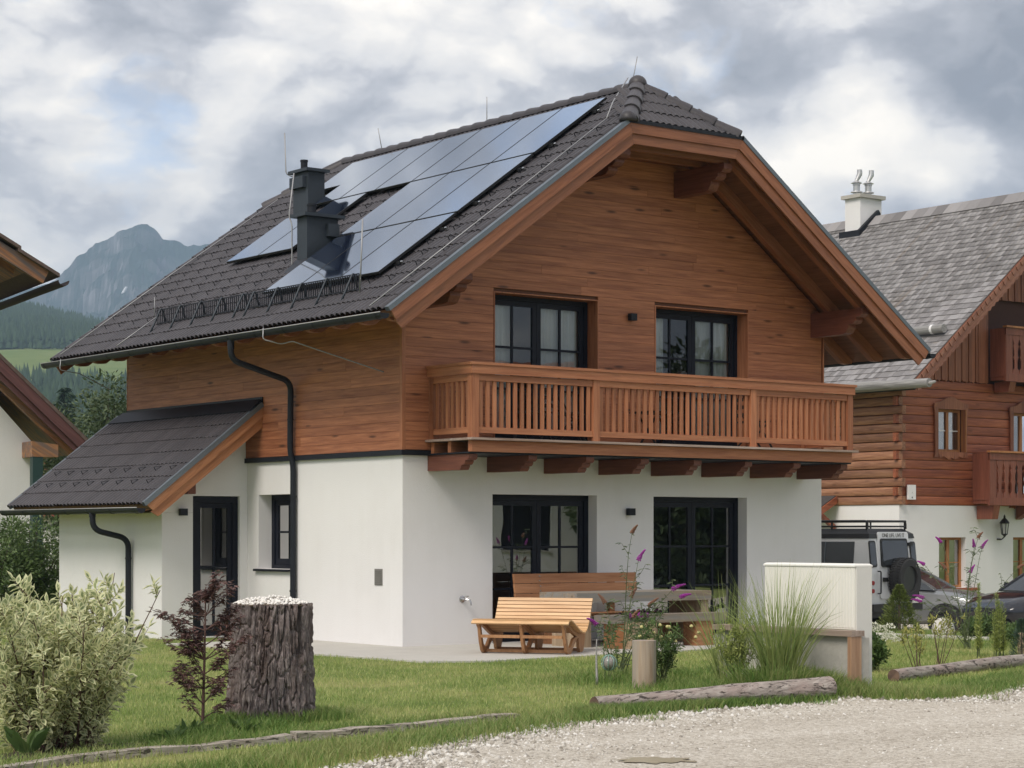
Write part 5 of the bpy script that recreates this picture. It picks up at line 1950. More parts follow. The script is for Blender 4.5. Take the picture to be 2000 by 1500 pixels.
# carved balconies
def nbalcony(u0, u1, z0, z1, dep, z_under):
    mb = MB(); mb.box(NX + u0, NX + u1, NY - dep, NY - 0.06, z0 - 0.10, z0); root = nb(mb, 'balcony', M['carved'])
    mb = MB(); mb.box(NX + u0 - 0.05, NX + u1, NY - dep - 0.08, NY - dep + 0.06, z1 - 0.05, z1); nb(mb, 'handrail', M['goldwood'], parent=root)
    mb = MB(); mb.box(NX + u0 - 0.02, NX + u1, NY - dep - 0.03, NY - dep + 0.03, z1 - 0.24, z1 - 0.055); nb(mb, 'rail_fascia', M['carved'], parent=root)
    mb = MB(); mb.box(NX + u0 - 0.05, NX + u1, NY - dep - 0.05, NY - dep + 0.03, z0 - 0.14, z0 + 0.06); nb(mb, 'floor_fascia', M['carved'], parent=root)
    w_ = 0.27
    n = int((u1 - u0) / w_)
    for k in range(n):
        a = u0 + k * w_
        h0, h1 = z0 + 0.062, z1 - 0.242
        hh = h1 - h0
        if k < 1:
            mb = MB(); mb.box(NX + a, NX + a + w_ - 0.01, NY - dep - 0.012, NY - dep + 0.012, h0, h1)
        else:
            # hourglass board: cut-outs open between neighbours
            e = [(0.0, 0.0), (0.02, 0.10), (0.075, 0.16), (0.075, 0.34), (0.03, 0.43), (0.06, 0.48), (0.06, 0.60), (0.02, 0.72), (0.055, 0.78), (0.02, 0.86), (0.0, 0.9), (0.0, 1.0)]
            lft = [(a + 0.004 + x, h0 + t * hh) for x, t in e]
            rgt = [(a + w_ - 0.004 - x, h0 + t * hh) for x, t in e]
            mb = MB()
            for (p, q), (p2, q2) in zip(zip(lft, rgt), zip(lft[1:], rgt[1:])):
                mb.hexa([(NX + p[0], NY - dep - 0.012, p[1]), (NX + q[0], NY - dep - 0.012, q[1]), (NX + q[0], NY - dep + 0.012, q[1]), (NX + p[0], NY - dep + 0.012, p[1]),
                         (NX + p2[0], NY - dep - 0.012, p2[1]), (NX + q2[0], NY - dep - 0.012, q2[1]), (NX + q2[0], NY - dep + 0.012, q2[1]), (NX + p2[0], NY - dep + 0.012, p2[1])])
        nb(mb, 'carved_board', M['carved'], parent=root)
    mb = MB(); mb.box(NX + u0 - 0.02, NX + u0 + 0.02, NY - dep, NY - 0.06, z0, z1 - 0.06); nb(mb, 'end_board', M['carved'], parent=root)
    for k in range(3):
        a = u0 + 0.15 + k * 1.6
        mb = MB()
        mb.extr([(NY - 0.06, z_under), (NY - dep * 0.92, z0 - 0.22), (NY - dep - 0.03, z0 - 0.145), (NY - 0.06, z0 - 0.145)] if k else [(NY - 0.06, z_under), (NY - dep + 0.05, z_under), (NY - dep - 0.03, z0 - 0.145), (NY - 0.06, z0 - 0.145)],
                lambda p, q, t: (t, p, q), NX + a, NX + a + 0.24)
        nb(mb, 'corbel', M['carved'], parent=root)
    return root


nbalcony(2.80, 8.8, 2.56, 3.86, 0.62, 2.05)
nbalcony(3.50, 8.6, 5.86, 7.20, 0.58, 5.45)

# lantern, electric box, awning of the side door
ln = tag(empty('wall_lantern', (27.42, NY, 1.52)), 'black wrought iron lantern on the white wall of the log house', 'lantern')
m_ = MB(); m_.tube(bend([(0, 0, 0), (0, -0.10, -0.02), (0.0, -0.22, 0.06), (0, -0.22, 0.12)], 0.06), 0.016, 6); m_.lathe([(0.06, -0.02), (0.06, 0.02)], (0, -0.02, 0), 10); m_.build('bracket', M['black'], ln)
m_ = MB(); m_.lathe([(0.03, 0.10), (0.07, 0.13), (0.075, 0.15), (0.11, 0.42)], (0, -0.22, 0), 6)
m_.build('lamp_glass', plain('frosted lantern glass', (0.45, 0.46, 0.44), 0.25), ln)
m_ = MB()
for k in range(6):
    a = 2 * pi * k / 6
    m_.bar((0.077 * cos(a), -0.22 + 0.077 * sin(a), 0.14), (0.113 * cos(a), -0.22 + 0.113 * sin(a), 0.43), 0.016, 0.016)
m_.lathe([(0.13, 0.42), (0.13, 0.45), (0.06, 0.54), (0.025, 0.57), (0.03, 0.60), (0.008, 0.66)], (0, -0.22, 0), 8)
m_.lathe([(0.02, 0.06), (0.045, 0.10), (0.085, 0.125), (0.085, 0.145)], (0, -0.22, 0), 8)
m_.build('cage', M['black'], ln)
eb = MB(); eb.box(-0.14, 0.14, -0.12, -0.06, -0.19, 0.19)
eb_o = eb.build('notice_box', M['plaster'])
eb_o.location = (23.90, NY, 2.74)
tag(eb_o, 'small white box on the red log wall of the log house', 'box')
m_ = MB()
for x0, x1, z0, z1 in ((-0.018, 0.018, -0.145, -0.135), (-0.01, 0.012, -0.135, -0.115), (-0.022, 0.022, -0.155, -0.146), (-0.004, 0.004, -0.03, 0.0), (-0.006, 0.006, 0.03, 0.035)):
    m_.box(x0, x1, -0.1225, -0.12, z0, z1)
m_.build('printed_mark', M['black'], eb_o)
# little shingled porch roof on the side of the log house
po = tag(empty('porch_roof', (NX - 0.1, 13.75, 2.42)), 'small dark shingled porch roof on the side wall of the log house', 'porch roof')
m_ = MB(); m_.hexa([(-0.75, 0.3, -0.20), (0, 0.3, 0.20), (0, 1.9, 0.20), (-0.75, 1.9, -0.20), (-0.75, 0.3, -0.14), (0, 0.3, 0.26), (0, 1.9, 0.26), (-0.75, 1.9, -0.14)]); m_.build('roof', plain('dark shingles', (0.06, 0.055, 0.055), 0.7, 0.4, 18), po)
m_ = MB(); m_.hexa([(-0.75, 0.24, -0.34), (0, 0.24, 0.06), (0, 0.29, 0.06), (-0.75, 0.29, -0.34), (-0.75, 0.24, -0.16), (0, 0.24, 0.24), (0, 0.29, 0.24), (-0.75, 0.29, -0.16)]); m_.build('barge_board', M['log_x'], po)
m_ = MB(); m_.bar((0.05, 0.4, -0.6), (-0.55, 0.4, -0.2), 0.1, 0.12); m_.build('bracket', M['log_x'], po)

# ================================================================ HOUSE AT THE LEFT EDGE
lo_ = Vector((3.17, 19.82, 0))
lang = VIEW + rad(14)                                  # its gable front is turned a little further
LH = tag(empty('white_house', (3.17, 19.82, -0.3), -lang + VIEW), 'white rendered house with brown timber eaves at the left edge of the picture', 'house')
LH.rotation_euler = (0, 0, -(VIEW - rad(28)))
# local frame: x to the right along its front, y away from the viewer
m_ = MB(); m_.prism([(-9, 0, -0.3), (0, 0, -0.3), (0, 0, 4.1), (-1.0, 0, 5.2), (-9, 0, 5.2)], [(-9, 8, -0.3), (0, 8, -0.3), (0, 8, 4.1), (-1.0, 8, 5.2), (-9, 8, 5.2)]); m_.build('plaster_wall', M['plaster'], LH)
m_ = MB(); m_.box(-9, -1.3, 0.3, 8.6, 5.2, 7.2); m_.build('upper_wall', M['log_x'], LH)
M['purple'] = wood('purple brown barge board', (0.075, 0.028, 0.028), (0.135, 0.055, 0.050), 'x', rot=(0, rad(-40), 0), var=0.1, knots=0.1)
M['eavewood'] = wood('aged orange eave timber', (0.20, 0.075, 0.028), (0.46, 0.22, 0.09), 'x', rot=(0, rad(-32), 0), var=0.2, knots=0.5, grey=(0.13, 0.10, 0.09))
M['oldtile'] = plain('brown concrete tile', (0.11, 0.075, 0.062), 0.65, 0.35, 9)
tl_ = -0.93                                             # slope of the lower verge
def lv(x, dz=0.0): return 3.97 + (x - 1.10) * tl_ + dz
for y0, y1, d0, d1, nm, mt in ((-1.0, -0.94, 0.0, -0.30, 'barge_board', 'purple'), (-0.93, -0.89, -0.20, -0.46, 'barge_board', 'purple'), (-0.60, -0.46, -0.30, -0.56, 'rafter', 'eavewood'),):
    m_ = MB(); m_.prism([(-3.0, y0, lv(-3.0, d0)), (1.10, y0, lv(1.10, d0)), (1.00, y0, lv(1.00, d1)), (-3.0, y0, lv(-3.0, d1))],
                        [(-3.0, y1, lv(-3.0, d0)), (1.10, y1, lv(1.10, d0)), (1.00, y1, lv(1.00, d1)), (-3.0, y1, lv(-3.0, d1))]); m_.build(nm, M[mt], LH)
m_ = MB(); m_.hexa([(-3, -1.02, lv(-3, 0.0)), (1.14, -1.02, lv(1.14, 0.0)), (1.14, 6, lv(1.14, 0.0)), (-3, 6, lv(-3, 0)), (-3, -1.02, lv(-3, 0.10)), (1.14, -1.02, lv(1.14, 0.10)), (1.14, 6, lv(1.14, 0.10)), (-3, 6, lv(-3, 0.10))]); m_.build('lower_roof', M['oldtile'], LH)
m_ = MB(); m_.hexa([(-0.4, -0.88, lv(-0.4, -0.22)), (1.05, -0.88, lv(1.05, -0.22)), (1.05, 6, lv(1.05, -0.22)), (-0.4, 6, lv(-0.4, -0.22)), (-0.4, -0.88, lv(-0.4, -0.12)), (1.05, -0.88, lv(1.05, -0.12)), (1.05, 6, lv(1.05, -0.12)), (-0.4, 6, lv(-0.4, -0.12))]); m_.build('soffit', M['eavewood'], LH)
m_ = MB(); m_.prism([(-0.20, -0.86, 3.70), (0.40, -0.86, 3.70), (0.40, -0.86, 3.98), (-0.20, -0.86, 4.05)], [(-0.20, 0.3, 3.70), (0.40, 0.3, 3.70), (0.40, 0.3, 3.98), (-0.20, 0.3, 4.05)]); m_.build('wall_plate', M['eavewood'], LH)
m_ = MB(); m_.box(-0.18, 0.05, -0.85, -0.6, -0.3, 3.695); m_.build('post', plain('dark green shutter paint', (0.016, 0.045, 0.042), 0.5), LH)
# upper eave: tiles in two courses, barge timber, soffit boards, gutter
def uv(x, dz=0.0): return 7.73 + (x - 0.28) * -0.56 + dz
m_ = MB(); m_.prism([(-4, -1.3, uv(-4, -0.02)), (0.06, -1.3, uv(0.06, -0.02)), (-0.07, -1.3, uv(-0.07, -0.36)), (-4, -1.3, uv(-4, -0.36))], [(-4, -1.16, uv(-4, -0.02)), (0.06, -1.16, uv(0.06, -0.02)), (-0.07, -1.16, uv(-0.07, -0.36)), (-4, -1.16, uv(-4, -0.36))]); m_.build('barge_timber', M['eavewood'], LH)
for k, (x0, x1) in enumerate(((-4.0, -0.59), (-0.66, 0.28))):
    m_ = MB(); dz = 0.03 + 0.07 * (1 - k)
    m_.hexa([(x0, -1.42, uv(x0, dz - 0.05)), (x1, -1.42, uv(x1, dz - 0.05)), (x1, 6, uv(x1, dz - 0.05)), (x0, 6, uv(x0, dz - 0.05)), (x0, -1.42, uv(x0, dz + 0.03)), (x1, -1.42, uv(x1, dz + 0.03)), (x1, 6, uv(x1, dz + 0.03)), (x0, 6, uv(x0, dz + 0.03))]); m_.build('roof_tiles', M['oldtile'], LH)
for k in range(10):
    y0 = -1.14 + k * 0.75
    m_ = MB(); m_.hexa([(-4, y0, uv(-4, -0.14)), (-0.25, y0, uv(-0.25, -0.14)), (-0.25, y0 + 0.745, uv(-0.25, -0.14)), (-4, y0 + 0.745, uv(-4, -0.14)), (-4, y0, uv(-4, -0.03)), (-0.25, y0, uv(-0.25, -0.03)), (-0.25, y0 + 0.745, uv(-0.25, -0.03)), (-4, y0 + 0.745, uv(-4, -0.03))]); m_.build('soffit_board', M['eavewood'], LH)
m_ = MB(); m_.prism([(-4, -0.4, uv(-4, -0.14)), (-0.45, -0.4, uv(-0.45, -0.14)), (-0.5, -0.4, uv(-0.5, -0.34)), (-4, -0.4, uv(-4, -0.34))], [(-4, -0.24, uv(-4, -0.14)), (-0.45, -0.24, uv(-0.45, -0.14)), (-0.5, -0.24, uv(-0.5, -0.34)), (-4, -0.24, uv(-4, -0.34))]); m_.build('rafter', M['eavewood'], LH)
m_ = MB(); ang = np.linspace(pi, 2 * pi, 9)
m_.loft([[(0.33 + 0.13 * cos(q), y, uv(0.33) - 0.08 + 0.13 * sin(q)) for q in ang] + [(0.33 + 0.115 * cos(q), y, uv(0.33) - 0.08 + 0.115 * sin(q)) for q in ang[::-1]] for y in (-1.55, 6)])
m_.build('gutter', plain('brown gutter', (0.035, 0.025, 0.022), 0.6, spec=0.2), LH, 'auto')
m_ = MB(); m_.tube([(-1.0, -1.6, 5.6), (-1.02, -1.6, 5.6)], 0.01, 4)

# red tiled roof glimpsed behind
rr_ = tag(empty('red_roofed_house', tuple(at(110, 75, -0.3)), -VIEW), 'red tiled house roof glimpsed low between the white house and the chalet annex', 'house')
m_ = MB(); m_.box(-4, 5, 0.5, 7, 0, 2.6); m_.build('wall', M['plaster'], rr_)
m_ = MB(); m_.hexa([(-4.5, 0, 2.6), (5.5, 0, 2.6), (5.5, 3.8, 4.6), (-4.5, 3.8, 4.6), (-4.5, 0, 2.7), (5.5, 0, 2.7), (5.5, 3.8, 4.7), (-4.5, 3.8, 4.7)])
rroof = m_.build('roof', plain('red clay roof', (0.30, 0.075, 0.06), 0.7), rr_)
m_ = MB()
for k in range(9):
    for j in range(24):
        x0 = -4.4 + j * 0.41
        y0 = 0.02 + k * 0.42
        z0 = 2.70 + y0 * 2.0 / 3.8
        m_.tube([(x0, y0, z0 + 0.03), (x0, y0 + 0.44, z0 + 0.03 + 0.23)], 0.12, 6)
tag(m_.build('roof_tiles', plain('red clay tiles', (0.36, 0.10, 0.085), 0.7, 0.3, 5), rroof, fix=False), kind='stuff')
m_ = MB(); m_.tube([(-1.2, -0.3, 1.9), (0.3, -0.32, 2.35), (1.2, -0.3, 2.55)], 0.07, 8)
m_.build('gutter_arch', M['anthracite'], rr_)

# house across the lane, behind the viewer's right: what the terrace doors mirror
OH = tag(empty('house_across_lane', (26.0, -30.2, 0), rad(38)), 'white house across the lane with timber eaves, seen mirrored in the terrace door', 'house')
m_ = MB(); wall_with_holes(m_, lambda u, d, z: (u, -d, z), -7, 2.4, -0.5, 4.6, [(-0.9, 0.7, 1.1, 2.7)], 0.3); m_.box(-7, 2.4, -9, -8.7, -0.5, 4.6); m_.box(-7, -6.7, -8.7, -0.3, -0.5, 4.6); m_.box(2.1, 2.4, -8.7, -0.3, -0.5, 4.6)
m_.build('plaster_wall', M['plaster'], OH)
for a, b, c, d in ((-0.9, 0.7, 1.1, 2.7),):
    m_ = MB(); m_.box(a, b, -0.28, -0.2, c, d); w_ = m_.build('window', M['frame'], OH)
    m_ = MB(); m_.box(a - 0.05, b + 0.05, 0.0, 0.06, c - 0.08, c); m_.build('window_sill', M['concrete'], w_)
m_ = MB(); m_.prism([(-7.8, 1.3, 4.4), (3.0, 1.3, 4.4), (3.0, 1.3, 4.6), (-7.8, 1.3, 4.6)], [(-7.8, -4.5, 7.6), (3.0, -4.5, 7.6), (3.0, -4.5, 7.8), (-7.8, -4.5, 7.8)]); m_.build('roof', M['log_x'], OH)
m_ = MB(); m_.prism([(-7.8, -10.3, 4.4), (3.0, -10.3, 4.4), (3.0, -10.3, 4.6), (-7.8, -10.3, 4.6)], [(-7.8, -4.5, 7.6), (3.0, -4.5, 7.6), (3.0, -4.5, 7.8), (-7.8, -4.5, 7.8)]); m_.build('roof', M['log_x'], OH)
for k in range(8):
    m_ = MB(); m_.box(-7.3 + k * 1.35, -7.15 + k * 1.35, 0.0, 1.25, 4.2, 4.4); m_.build('rafter', M['balc_y'], OH)

# ================================================================ TERRACE FURNITURE
M['slat'] = wood('honey larch slats', (0.46, 0.245, 0.10), (0.72, 0.47, 0.245), 'x', var=0.2, knots=0.25, rough=0.45)
M['slatleg'] = wood('honey larch plywood', (0.27, 0.125, 0.05), (0.42, 0.22, 0.10), 'z', var=0.1, knots=0.1)
M['oldplank'] = wood('weathered oak plank', (0.17, 0.135, 0.10), (0.36, 0.28, 0.20), 'x', var=0.25, knots=0.5, grey=(0.22, 0.215, 0.205))
M['oldpost'] = wood('weathered oak block', (0.23, 0.165, 0.105), (0.44, 0.335, 0.225), 'z', var=0.2, knots=0.4)
M['benchwood'] = wood('orange brown bench plank', (0.28, 0.115, 0.045), (0.46, 0.225, 0.105), 'x', var=0.15, knots=0.6)


def part(name, mat, parent, *boxes, smooth=False):
    m_ = MB()
    for b in boxes:
        m_.box(*b)
    return m_.build(name, mat, parent, smooth)


# slatted lounger: local x along the slats, y towards its back
lg = tag(empty('slatted_lounger', (0.62, -2.28, 0.022), math.atan2(-0.82, 0.57)), 'honey coloured wave lounger of wooden slats on the terrace corner', 'lounger')
CURVE = [(-0.60, 0.40), (-0.56, 0.445), (-0.46, 0.450), (-0.34, 0.415), (-0.20, 0.36), (-0.05, 0.305), (0.10, 0.265), (0.22, 0.26), (0.32, 0.30), (0.40, 0.38), (0.46, 0.47), (0.51, 0.56), (0.56, 0.65), (0.60, 0.73)]
cur = [Vector((0, a, b)) for a, b in CURVE]
# resample
seg = [0.0]
for a, b in zip(cur, cur[1:]):
    seg.append(seg[-1] + (b - a).length)
def at_curve(s):
    for i in range(len(cur) - 1):
        if s <= seg[i + 1] or i == len(cur) - 2:
            t = (s - seg[i]) / (seg[i + 1] - seg[i])
            return cur[i].lerp(cur[i + 1], t), (cur[i + 1] - cur[i]).normalized()
n_sl = 26
for k in range(n_sl):
    p, d = at_curve(seg[-1] * (k + 0.5) / n_sl)
    nrm = Vector((0, -d.z, d.y))
    m_ = MB()
    c = p + nrm * 0.014
    h, t = d * 0.0225, nrm * 0.011
    x0, x1 = Vector((-0.69, 0, 0)), Vector((0.69, 0, 0))
    m_.hexa([c + x0 - h - t, c + x1 - h - t, c + x1 + h - t, c + x0 + h - t, c + x0 - h + t, c + x1 - h + t, c + x1 + h + t, c + x0 + h + t])
    m_.build('slat', M['slat'], lg)
for x in (-0.60, 0.0, 0.60):
    X = lambda a, b, t: (t, a, b)
    m_ = MB()
    up = [Vector((0, p, q - 0.003)) for p, q in CURVE]
    lo_ = []
    for i, p in enumerate(up):
        d = (up[min(i + 1, len(up) - 1)] - up[max(i - 1, 0)]).normalized()
        lo_.append(p + Vector((0, d.z, -d.y)) * 0.055)
    m_.extr([(p.y, p.z) for p in up] + [(p.y, p.z) for p in reversed(lo_)], X, x - 0.022, x + 0.022)
    m_.build('side_frame', M['slatleg'], lg)
    m_ = MB()
    m_.extr([(-0.565, 0.385), (-0.50, 0.375), (-0.46, 0.25), (-0.40, 0.13), (-0.33, 0.085), (-0.24, 0.10), (-0.12, 0.20), (0.06, 0.235), (0.10, 0.215), (-0.10, 0.12), (-0.20, 0.03), (-0.26, 0.0), (-0.36, 0.0), (-0.43, 0.04), (-0.50, 0.16)], X, x - 0.020, x + 0.020)
    m_.build('front_leg', M['slatleg'], lg)
    m_ = MB()
    m_.extr([(0.12, 0.215), (0.20, 0.215), (0.28, 0.22), (0.37, 0.30), (0.46, 0.45), (0.52, 0.44), (0.44, 0.20), (0.36, 0.03), (0.30, 0.0), (0.20, 0.0), (0.15, 0.06)], X, x - 0.020, x + 0.020)
    m_.build('rear_leg', M['slatleg'], lg)
for y, z in ((-0.515, 0.24), (-0.30, 0.035), (0.25, 0.035)):
    part('stretcher', M['slatleg'], lg, (-0.578, -0.022, y - 0.025, y + 0.025, z - 0.02, z + 0.02), (0.022, 0.578, y - 0.025, y + 0.025, z - 0.02, z + 0.02))

# plank bench against the wall
bn = tag(empty('plank_bench', (2.95, -0.42, 0.022)), 'orange brown plank bench with high bolted backrest against the white wall', 'bench')
for k in range(3):
    m_ = MB(); z0 = 0.60 + k * 0.148
    m_.hexa([(-1.18, 0.02 + k * 0.02, z0), (1.18, 0.02 + k * 0.02, z0), (1.18, 0.065 + k * 0.02, z0), (-1.18, 0.065 + k * 0.02, z0), (-1.19, 0.035 + k * 0.02, z0 + 0.141), (1.19, 0.035 + k * 0.02, z0 + 0.141), (1.19, 0.08 + k * 0.02, z0 + 0.141), (-1.19, 0.08 + k * 0.02, z0 + 0.141)])
    m_.build('back_plank', M['benchwood'], bn)
for k in range(3):
    part('seat_plank', M['benchwood'], bn, (-1.18, 1.18, -0.46 + k * 0.155, -0.31 + k * 0.155, 0.40, 0.445))
for x in (-0.72, 0.72):
    part('leg', M['benchwood'], bn, (x - 0.07, x + 0.07, -0.42, 0.0, 0.0, 0.398))
    part('back_post', M['benchwood'], bn, (x - 0.05, x + 0.05, 0.086, 0.16, 0.0, 0.98))
m_ = MB()
for k in range(3):
    for dz in (0.04, 0.105):
        m_.lathe([(0.014, -0.006), (0.014, 0.006)], (-0.72, 0.020 + k * 0.022, 0.60 + k * 0.148 + dz), 8)
m_.build('bolts', M['steel'], bn)

# heavy table and front bench of weathered planks
tb = tag(empty('plank_table', (3.05, -1.42, 0.022)), 'heavy weathered plank table standing before the plank bench', 'table')
for k in range(3):
    part('top_plank', M['oldplank'], tb, (-1.30, 1.30, -0.42 + k * 0.29, -0.136 + k * 0.29, 0.645, 0.785))
for x in (-1.06, 1.22):
    part('leg', M['oldpost'], tb, (x - 0.075, x + 0.075, -0.36, 0.36, 0.0, 0.643))
part('stretcher', M['oldplank'], tb, (-0.98, 1.14, -0.05, 0.05, 0.30, 0.42))
fb = tag(empty('low_bench', (3.02, -2.22, 0.022)), 'low weathered beam bench in front of the plank table', 'bench')
part('seat_beam', M['oldplank'], fb, (-1.12, 1.14, -0.17, 0.17, 0.36, 0.475))
for x in (-0.80, 0.72):
    part('leg', M['benchwood'], fb, (x - 0.17, x + 0.17, -0.14, 0.14, 0.0, 0.358))

# balcony chairs, a small folding table: dark and seen between the balusters
def balcony_chair(x, y, rz, label):
    c = tag(empty('folding_chair', (x, y, 3.022), rz), label, 'chair', 'dark chairs on the chalet balcony')
    part('seat', M['black'], c, (-0.22, 0.22, -0.2, 0.2, 0.43, 0.455))
    for k in range(3):
        part('back_slat', M['black'], c, (-0.21, 0.21, 0.20 + k * 0.035, 0.215 + k * 0.035, 0.52 + k * 0.12, 0.58 + k * 0.12))
    for sx in (-0.215, 0.215):
        m_ = MB(); m_.bar((sx, -0.24, 0), (sx, 0.28, 0.86), 0.025, 0.025); m_.build('leg', M['black'], c)
        m_ = MB(); m_.bar((sx * 0.9, 0.24, 0), (sx * 0.9, -0.18, 0.44), 0.025, 0.025); m_.build('leg', M['black'], c)
    return c


balcony_chair(2.05, -0.45, rad(-60), 'dark folding chair on the balcony before the first curtained door')
balcony_chair(2.75, -0.42, rad(40), 'dark folding chair on the balcony beside the first door jamb')
balcony_chair(6.55, -0.45, rad(70), 'dark folding chair on the balcony before the far balcony door')
t_ = tag(empty('side_table', (4.45, -0.48, 3.022)), 'small dark folding table on the balcony between the two doors', 'table')
part('tabletop', M['black'], t_, (-0.34, 0.34, -0.26, 0.26, 0.50, 0.53))
for sx in (-0.2, 0.2):
    m_ = MB(); m_.bar((sx, -0.22, 0), (sx, 0.22, 0.5), 0.025, 0.025); m_.build('leg', M['black'], t_)
    m_ = MB(); m_.bar((sx + 0.03, 0.22, 0), (sx + 0.03, -0.22, 0.5), 0.025, 0.025); m_.build('leg', M['black'], t_)
ob = MB(); ob.box(-0.06, 0.06, -0.05, 0.05, 0, 0.03); ob.box(-0.04, 0.04, -0.04, 0.04, 0.03, 0.045)
o = ob.build('ashtray', M['black']); o.location = (4.42, -1.10, 4.096)
tag(o, 'small black dish on the balcony handrail between the doors', 'dish')

# ================================================================ METER CABINET, LOW WALL
cwall = tag(empty('low_wall', (-1.45, -10.35, 0)), 'low concrete wall with wooden cap and end post beside the lane', 'wall')
m_ = MB(); m_.box(-0.10, 0.10, 0.02, 2.0, -0.2, 0.615); m_.build('concrete_body', M['concrete'], cwall)
m_ = MB(); m_.box(0.105, 0.13, 0.0, 2.0, -0.2, 0.60); m_.build('concrete_skin', M['concrete'], cwall)
M['postwood'] = wood('tan planed post', (0.30, 0.17, 0.10), (0.47, 0.30, 0.19), 'z', var=0.1, knots=0.5)
m_ = MB(); m_.box(-0.165, 0.02, -0.045, 2.02, 0.618, 0.675); m_.build('wooden_cap', wood('weathered wall cap', (0.22, 0.16, 0.125), (0.38, 0.30, 0.25), 'y', var=0.1, knots=0.2), cwall)
m_ = MB(); m_.box(-0.160, -0.012, -0.035, 0.018, -0.1, 0.616); m_.build('end_post', M['postwood'], cwall)
m_ = MB(); m_.box(-0.010, 0.125, -0.012, 0.018, -0.2, 0.60); m_.build('concrete_end', M['concrete'], cwall)
cab = tag(empty('meter_cabinet', (-1.47, -10.30, 0.58)), 'cream ribbed electric meter cabinet standing on the low concrete wall', 'cabinet')
M['cream'] = plain('cream glass fibre', (0.76, 0.745, 0.685), 0.55, 0.03, 2.0)
M['creamlid'] = plain('cream lid', (0.80, 0.79, 0.74), 0.5, 0.03, 2.0)
m_ = MB(); m_.box(0.0, 0.235, 0, 1.30, 0.10, 0.735); m_.build('cabinet_body', M['cream'], cab)
m_ = MB()
m_.loft([[(-0.012, -0.012, 0.737), (0.247, -0.012, 0.737), (0.247, 1.312, 0.737), (-0.012, 1.312, 0.737)], [(-0.012, -0.012, 0.752), (0.247, -0.012, 0.752), (0.247, 1.312, 0.752), (-0.012, 1.312, 0.752)], [(0.01, 0.01, 0.768), (0.225, 0.01, 0.768), (0.225, 1.29, 0.768), (0.01, 1.29, 0.768)]])
m_.build('cabinet_lid', M['creamlid'], cab)
for k in range(30):
    y = 0.025 + k * 0.0425
    m_ = MB(); m_.extr([(y, 0.0), (y + 0.026, 0.0), (y + 0.021, -0.007), (y + 0.005, -0.007)], lambda a, b, t: (b, a, t), 0.12, 0.725); m_.build('rib', M['cream'], cab)
m_ = MB(); m_.box(0.012, 0.235, -0.014, -0.001, -0.56, 0.735); m_.build('end_panel', plain('pale grey end panel', (0.68, 0.67, 0.63), 0.6, 0.03), cab)
sg_ = tag(empty('bark_edged_board', (-1.12, -10.02, 0.62)), 'short red brown bark edged board standing beside the cream cabinet', 'board')
m_ = MB()
lo = []
for k in range(14):
    z = 0.70 * k / 13
    w0, w1 = 0.015 * mnoise.noise((z * 6, 1, 2)), 0.13 + 0.02 * mnoise.noise((z * 7, 4, 2))
    lo.append([(w0, -0.02, z), (w1, -0.02, z), (w1, 0.02, z), (w0, 0.02, z)])
m_.loft(lo); o = m_.build('plank', wood('red brown slab', (0.16, 0.06, 0.035), (0.40, 0.20, 0.12), 'z', var=0.1, knots=0.5), sg_); o.location = (0, 0, -0.02)
part('stake', M['postwood'], sg_, (0.05, 0.09, 0.022, 0.06, -0.62, 0.5))

# round timber block and logs along the lane
def round_log(name, label, a, b, r0, r1, mat, group=None, end_mat=None, cat='log', knob=0.012):
    a, b = Vector(a), Vector(b)
    ln_ = (b - a).length
    d = (b - a).normalized()
    s = d.cross(Vector((0, 0, 1))).normalized()
    u = s.cross(d)
    root = tag(empty(name, a), label, cat, group)
    m_ = MB()
    n, rr = 20, max(8, int(ln_ / 0.09))
    loops = []
    for k in range(rr + 1):
        t = k / rr
        c = d * (ln_ * t) + s * 0.025 * mnoise.noise((t * 3, a.x, 1)) + u * 0.02 * mnoise.noise((t * 3, a.y, 4))
        loops.append([c + (s * cos(q) + u * sin(q)) * ((r0 + (r1 - r0) * t) * (1 + knob * 6 * mnoise.noise((t * ln_ * 2.2, 1.3 * cos(q) + a.x, 1.3 * sin(q))) + knob * 3 * mnoise.noise((t * ln_ * 8, 3 * cos(q), 3 * sin(q))))) for q in [2 * pi * i / n for i in range(n)]])
    m_.loft(loops, caps=False)
    body = m_.build('log_body', mat, root, True)
    for li in (loops[0], loops[-1]):
        e = MB(); e.add(li, [tuple(range(n))]); e.build('cut_end', end_mat or M['cutend'], root, fix=False)
    return root


def cutend():
    m, t = material('sawn log end')
    co = t.n('ShaderNodeTexCoord').outputs['Object']
    n = t.noise(co, 9, 5, 0.6)
    c = t.ramp(n, [(0.35, (0.085, 0.052, 0.040)), (0.65, (0.20, 0.125, 0.09))])
    finish(t, c, 0.85)
    return m


M['cutend'] = cutend()


def barklog(name, a, b, gr, axis_rot):
    m, t = material(name)
    co, r = objco(t)
    co2 = t.mapping(t.mapping(co, rot=(0, 0, axis_rot)), scale=(1.3, 14, 14))
    f = t.noise(co2, 1.6, 6, 0.65, 0.6)
    patch = t.noise(co, 2.2, 4, 0.6)
    crack = t.ramp(t.noise(t.mapping(co, rot=(0, 0, axis_rot), scale=(5, 16, 16)), 1.0, 5, 0.7, 1.5), [(0.40, 0.0), (0.47, 1.0)])
    c = t.ramp(f, [(0.34, a), (0.66, b)])
    c = t.mix(t.ramp(patch, [(0.48, 0.0), (0.62, 0.85)]), c, gr)
    c = t.mix(crack, tuple(x * 0.35 for x in a), c)
    finish(t, c, 0.9, bump=f, bump_d=0.02, Specular_IOR_Level=0.15)
    return m


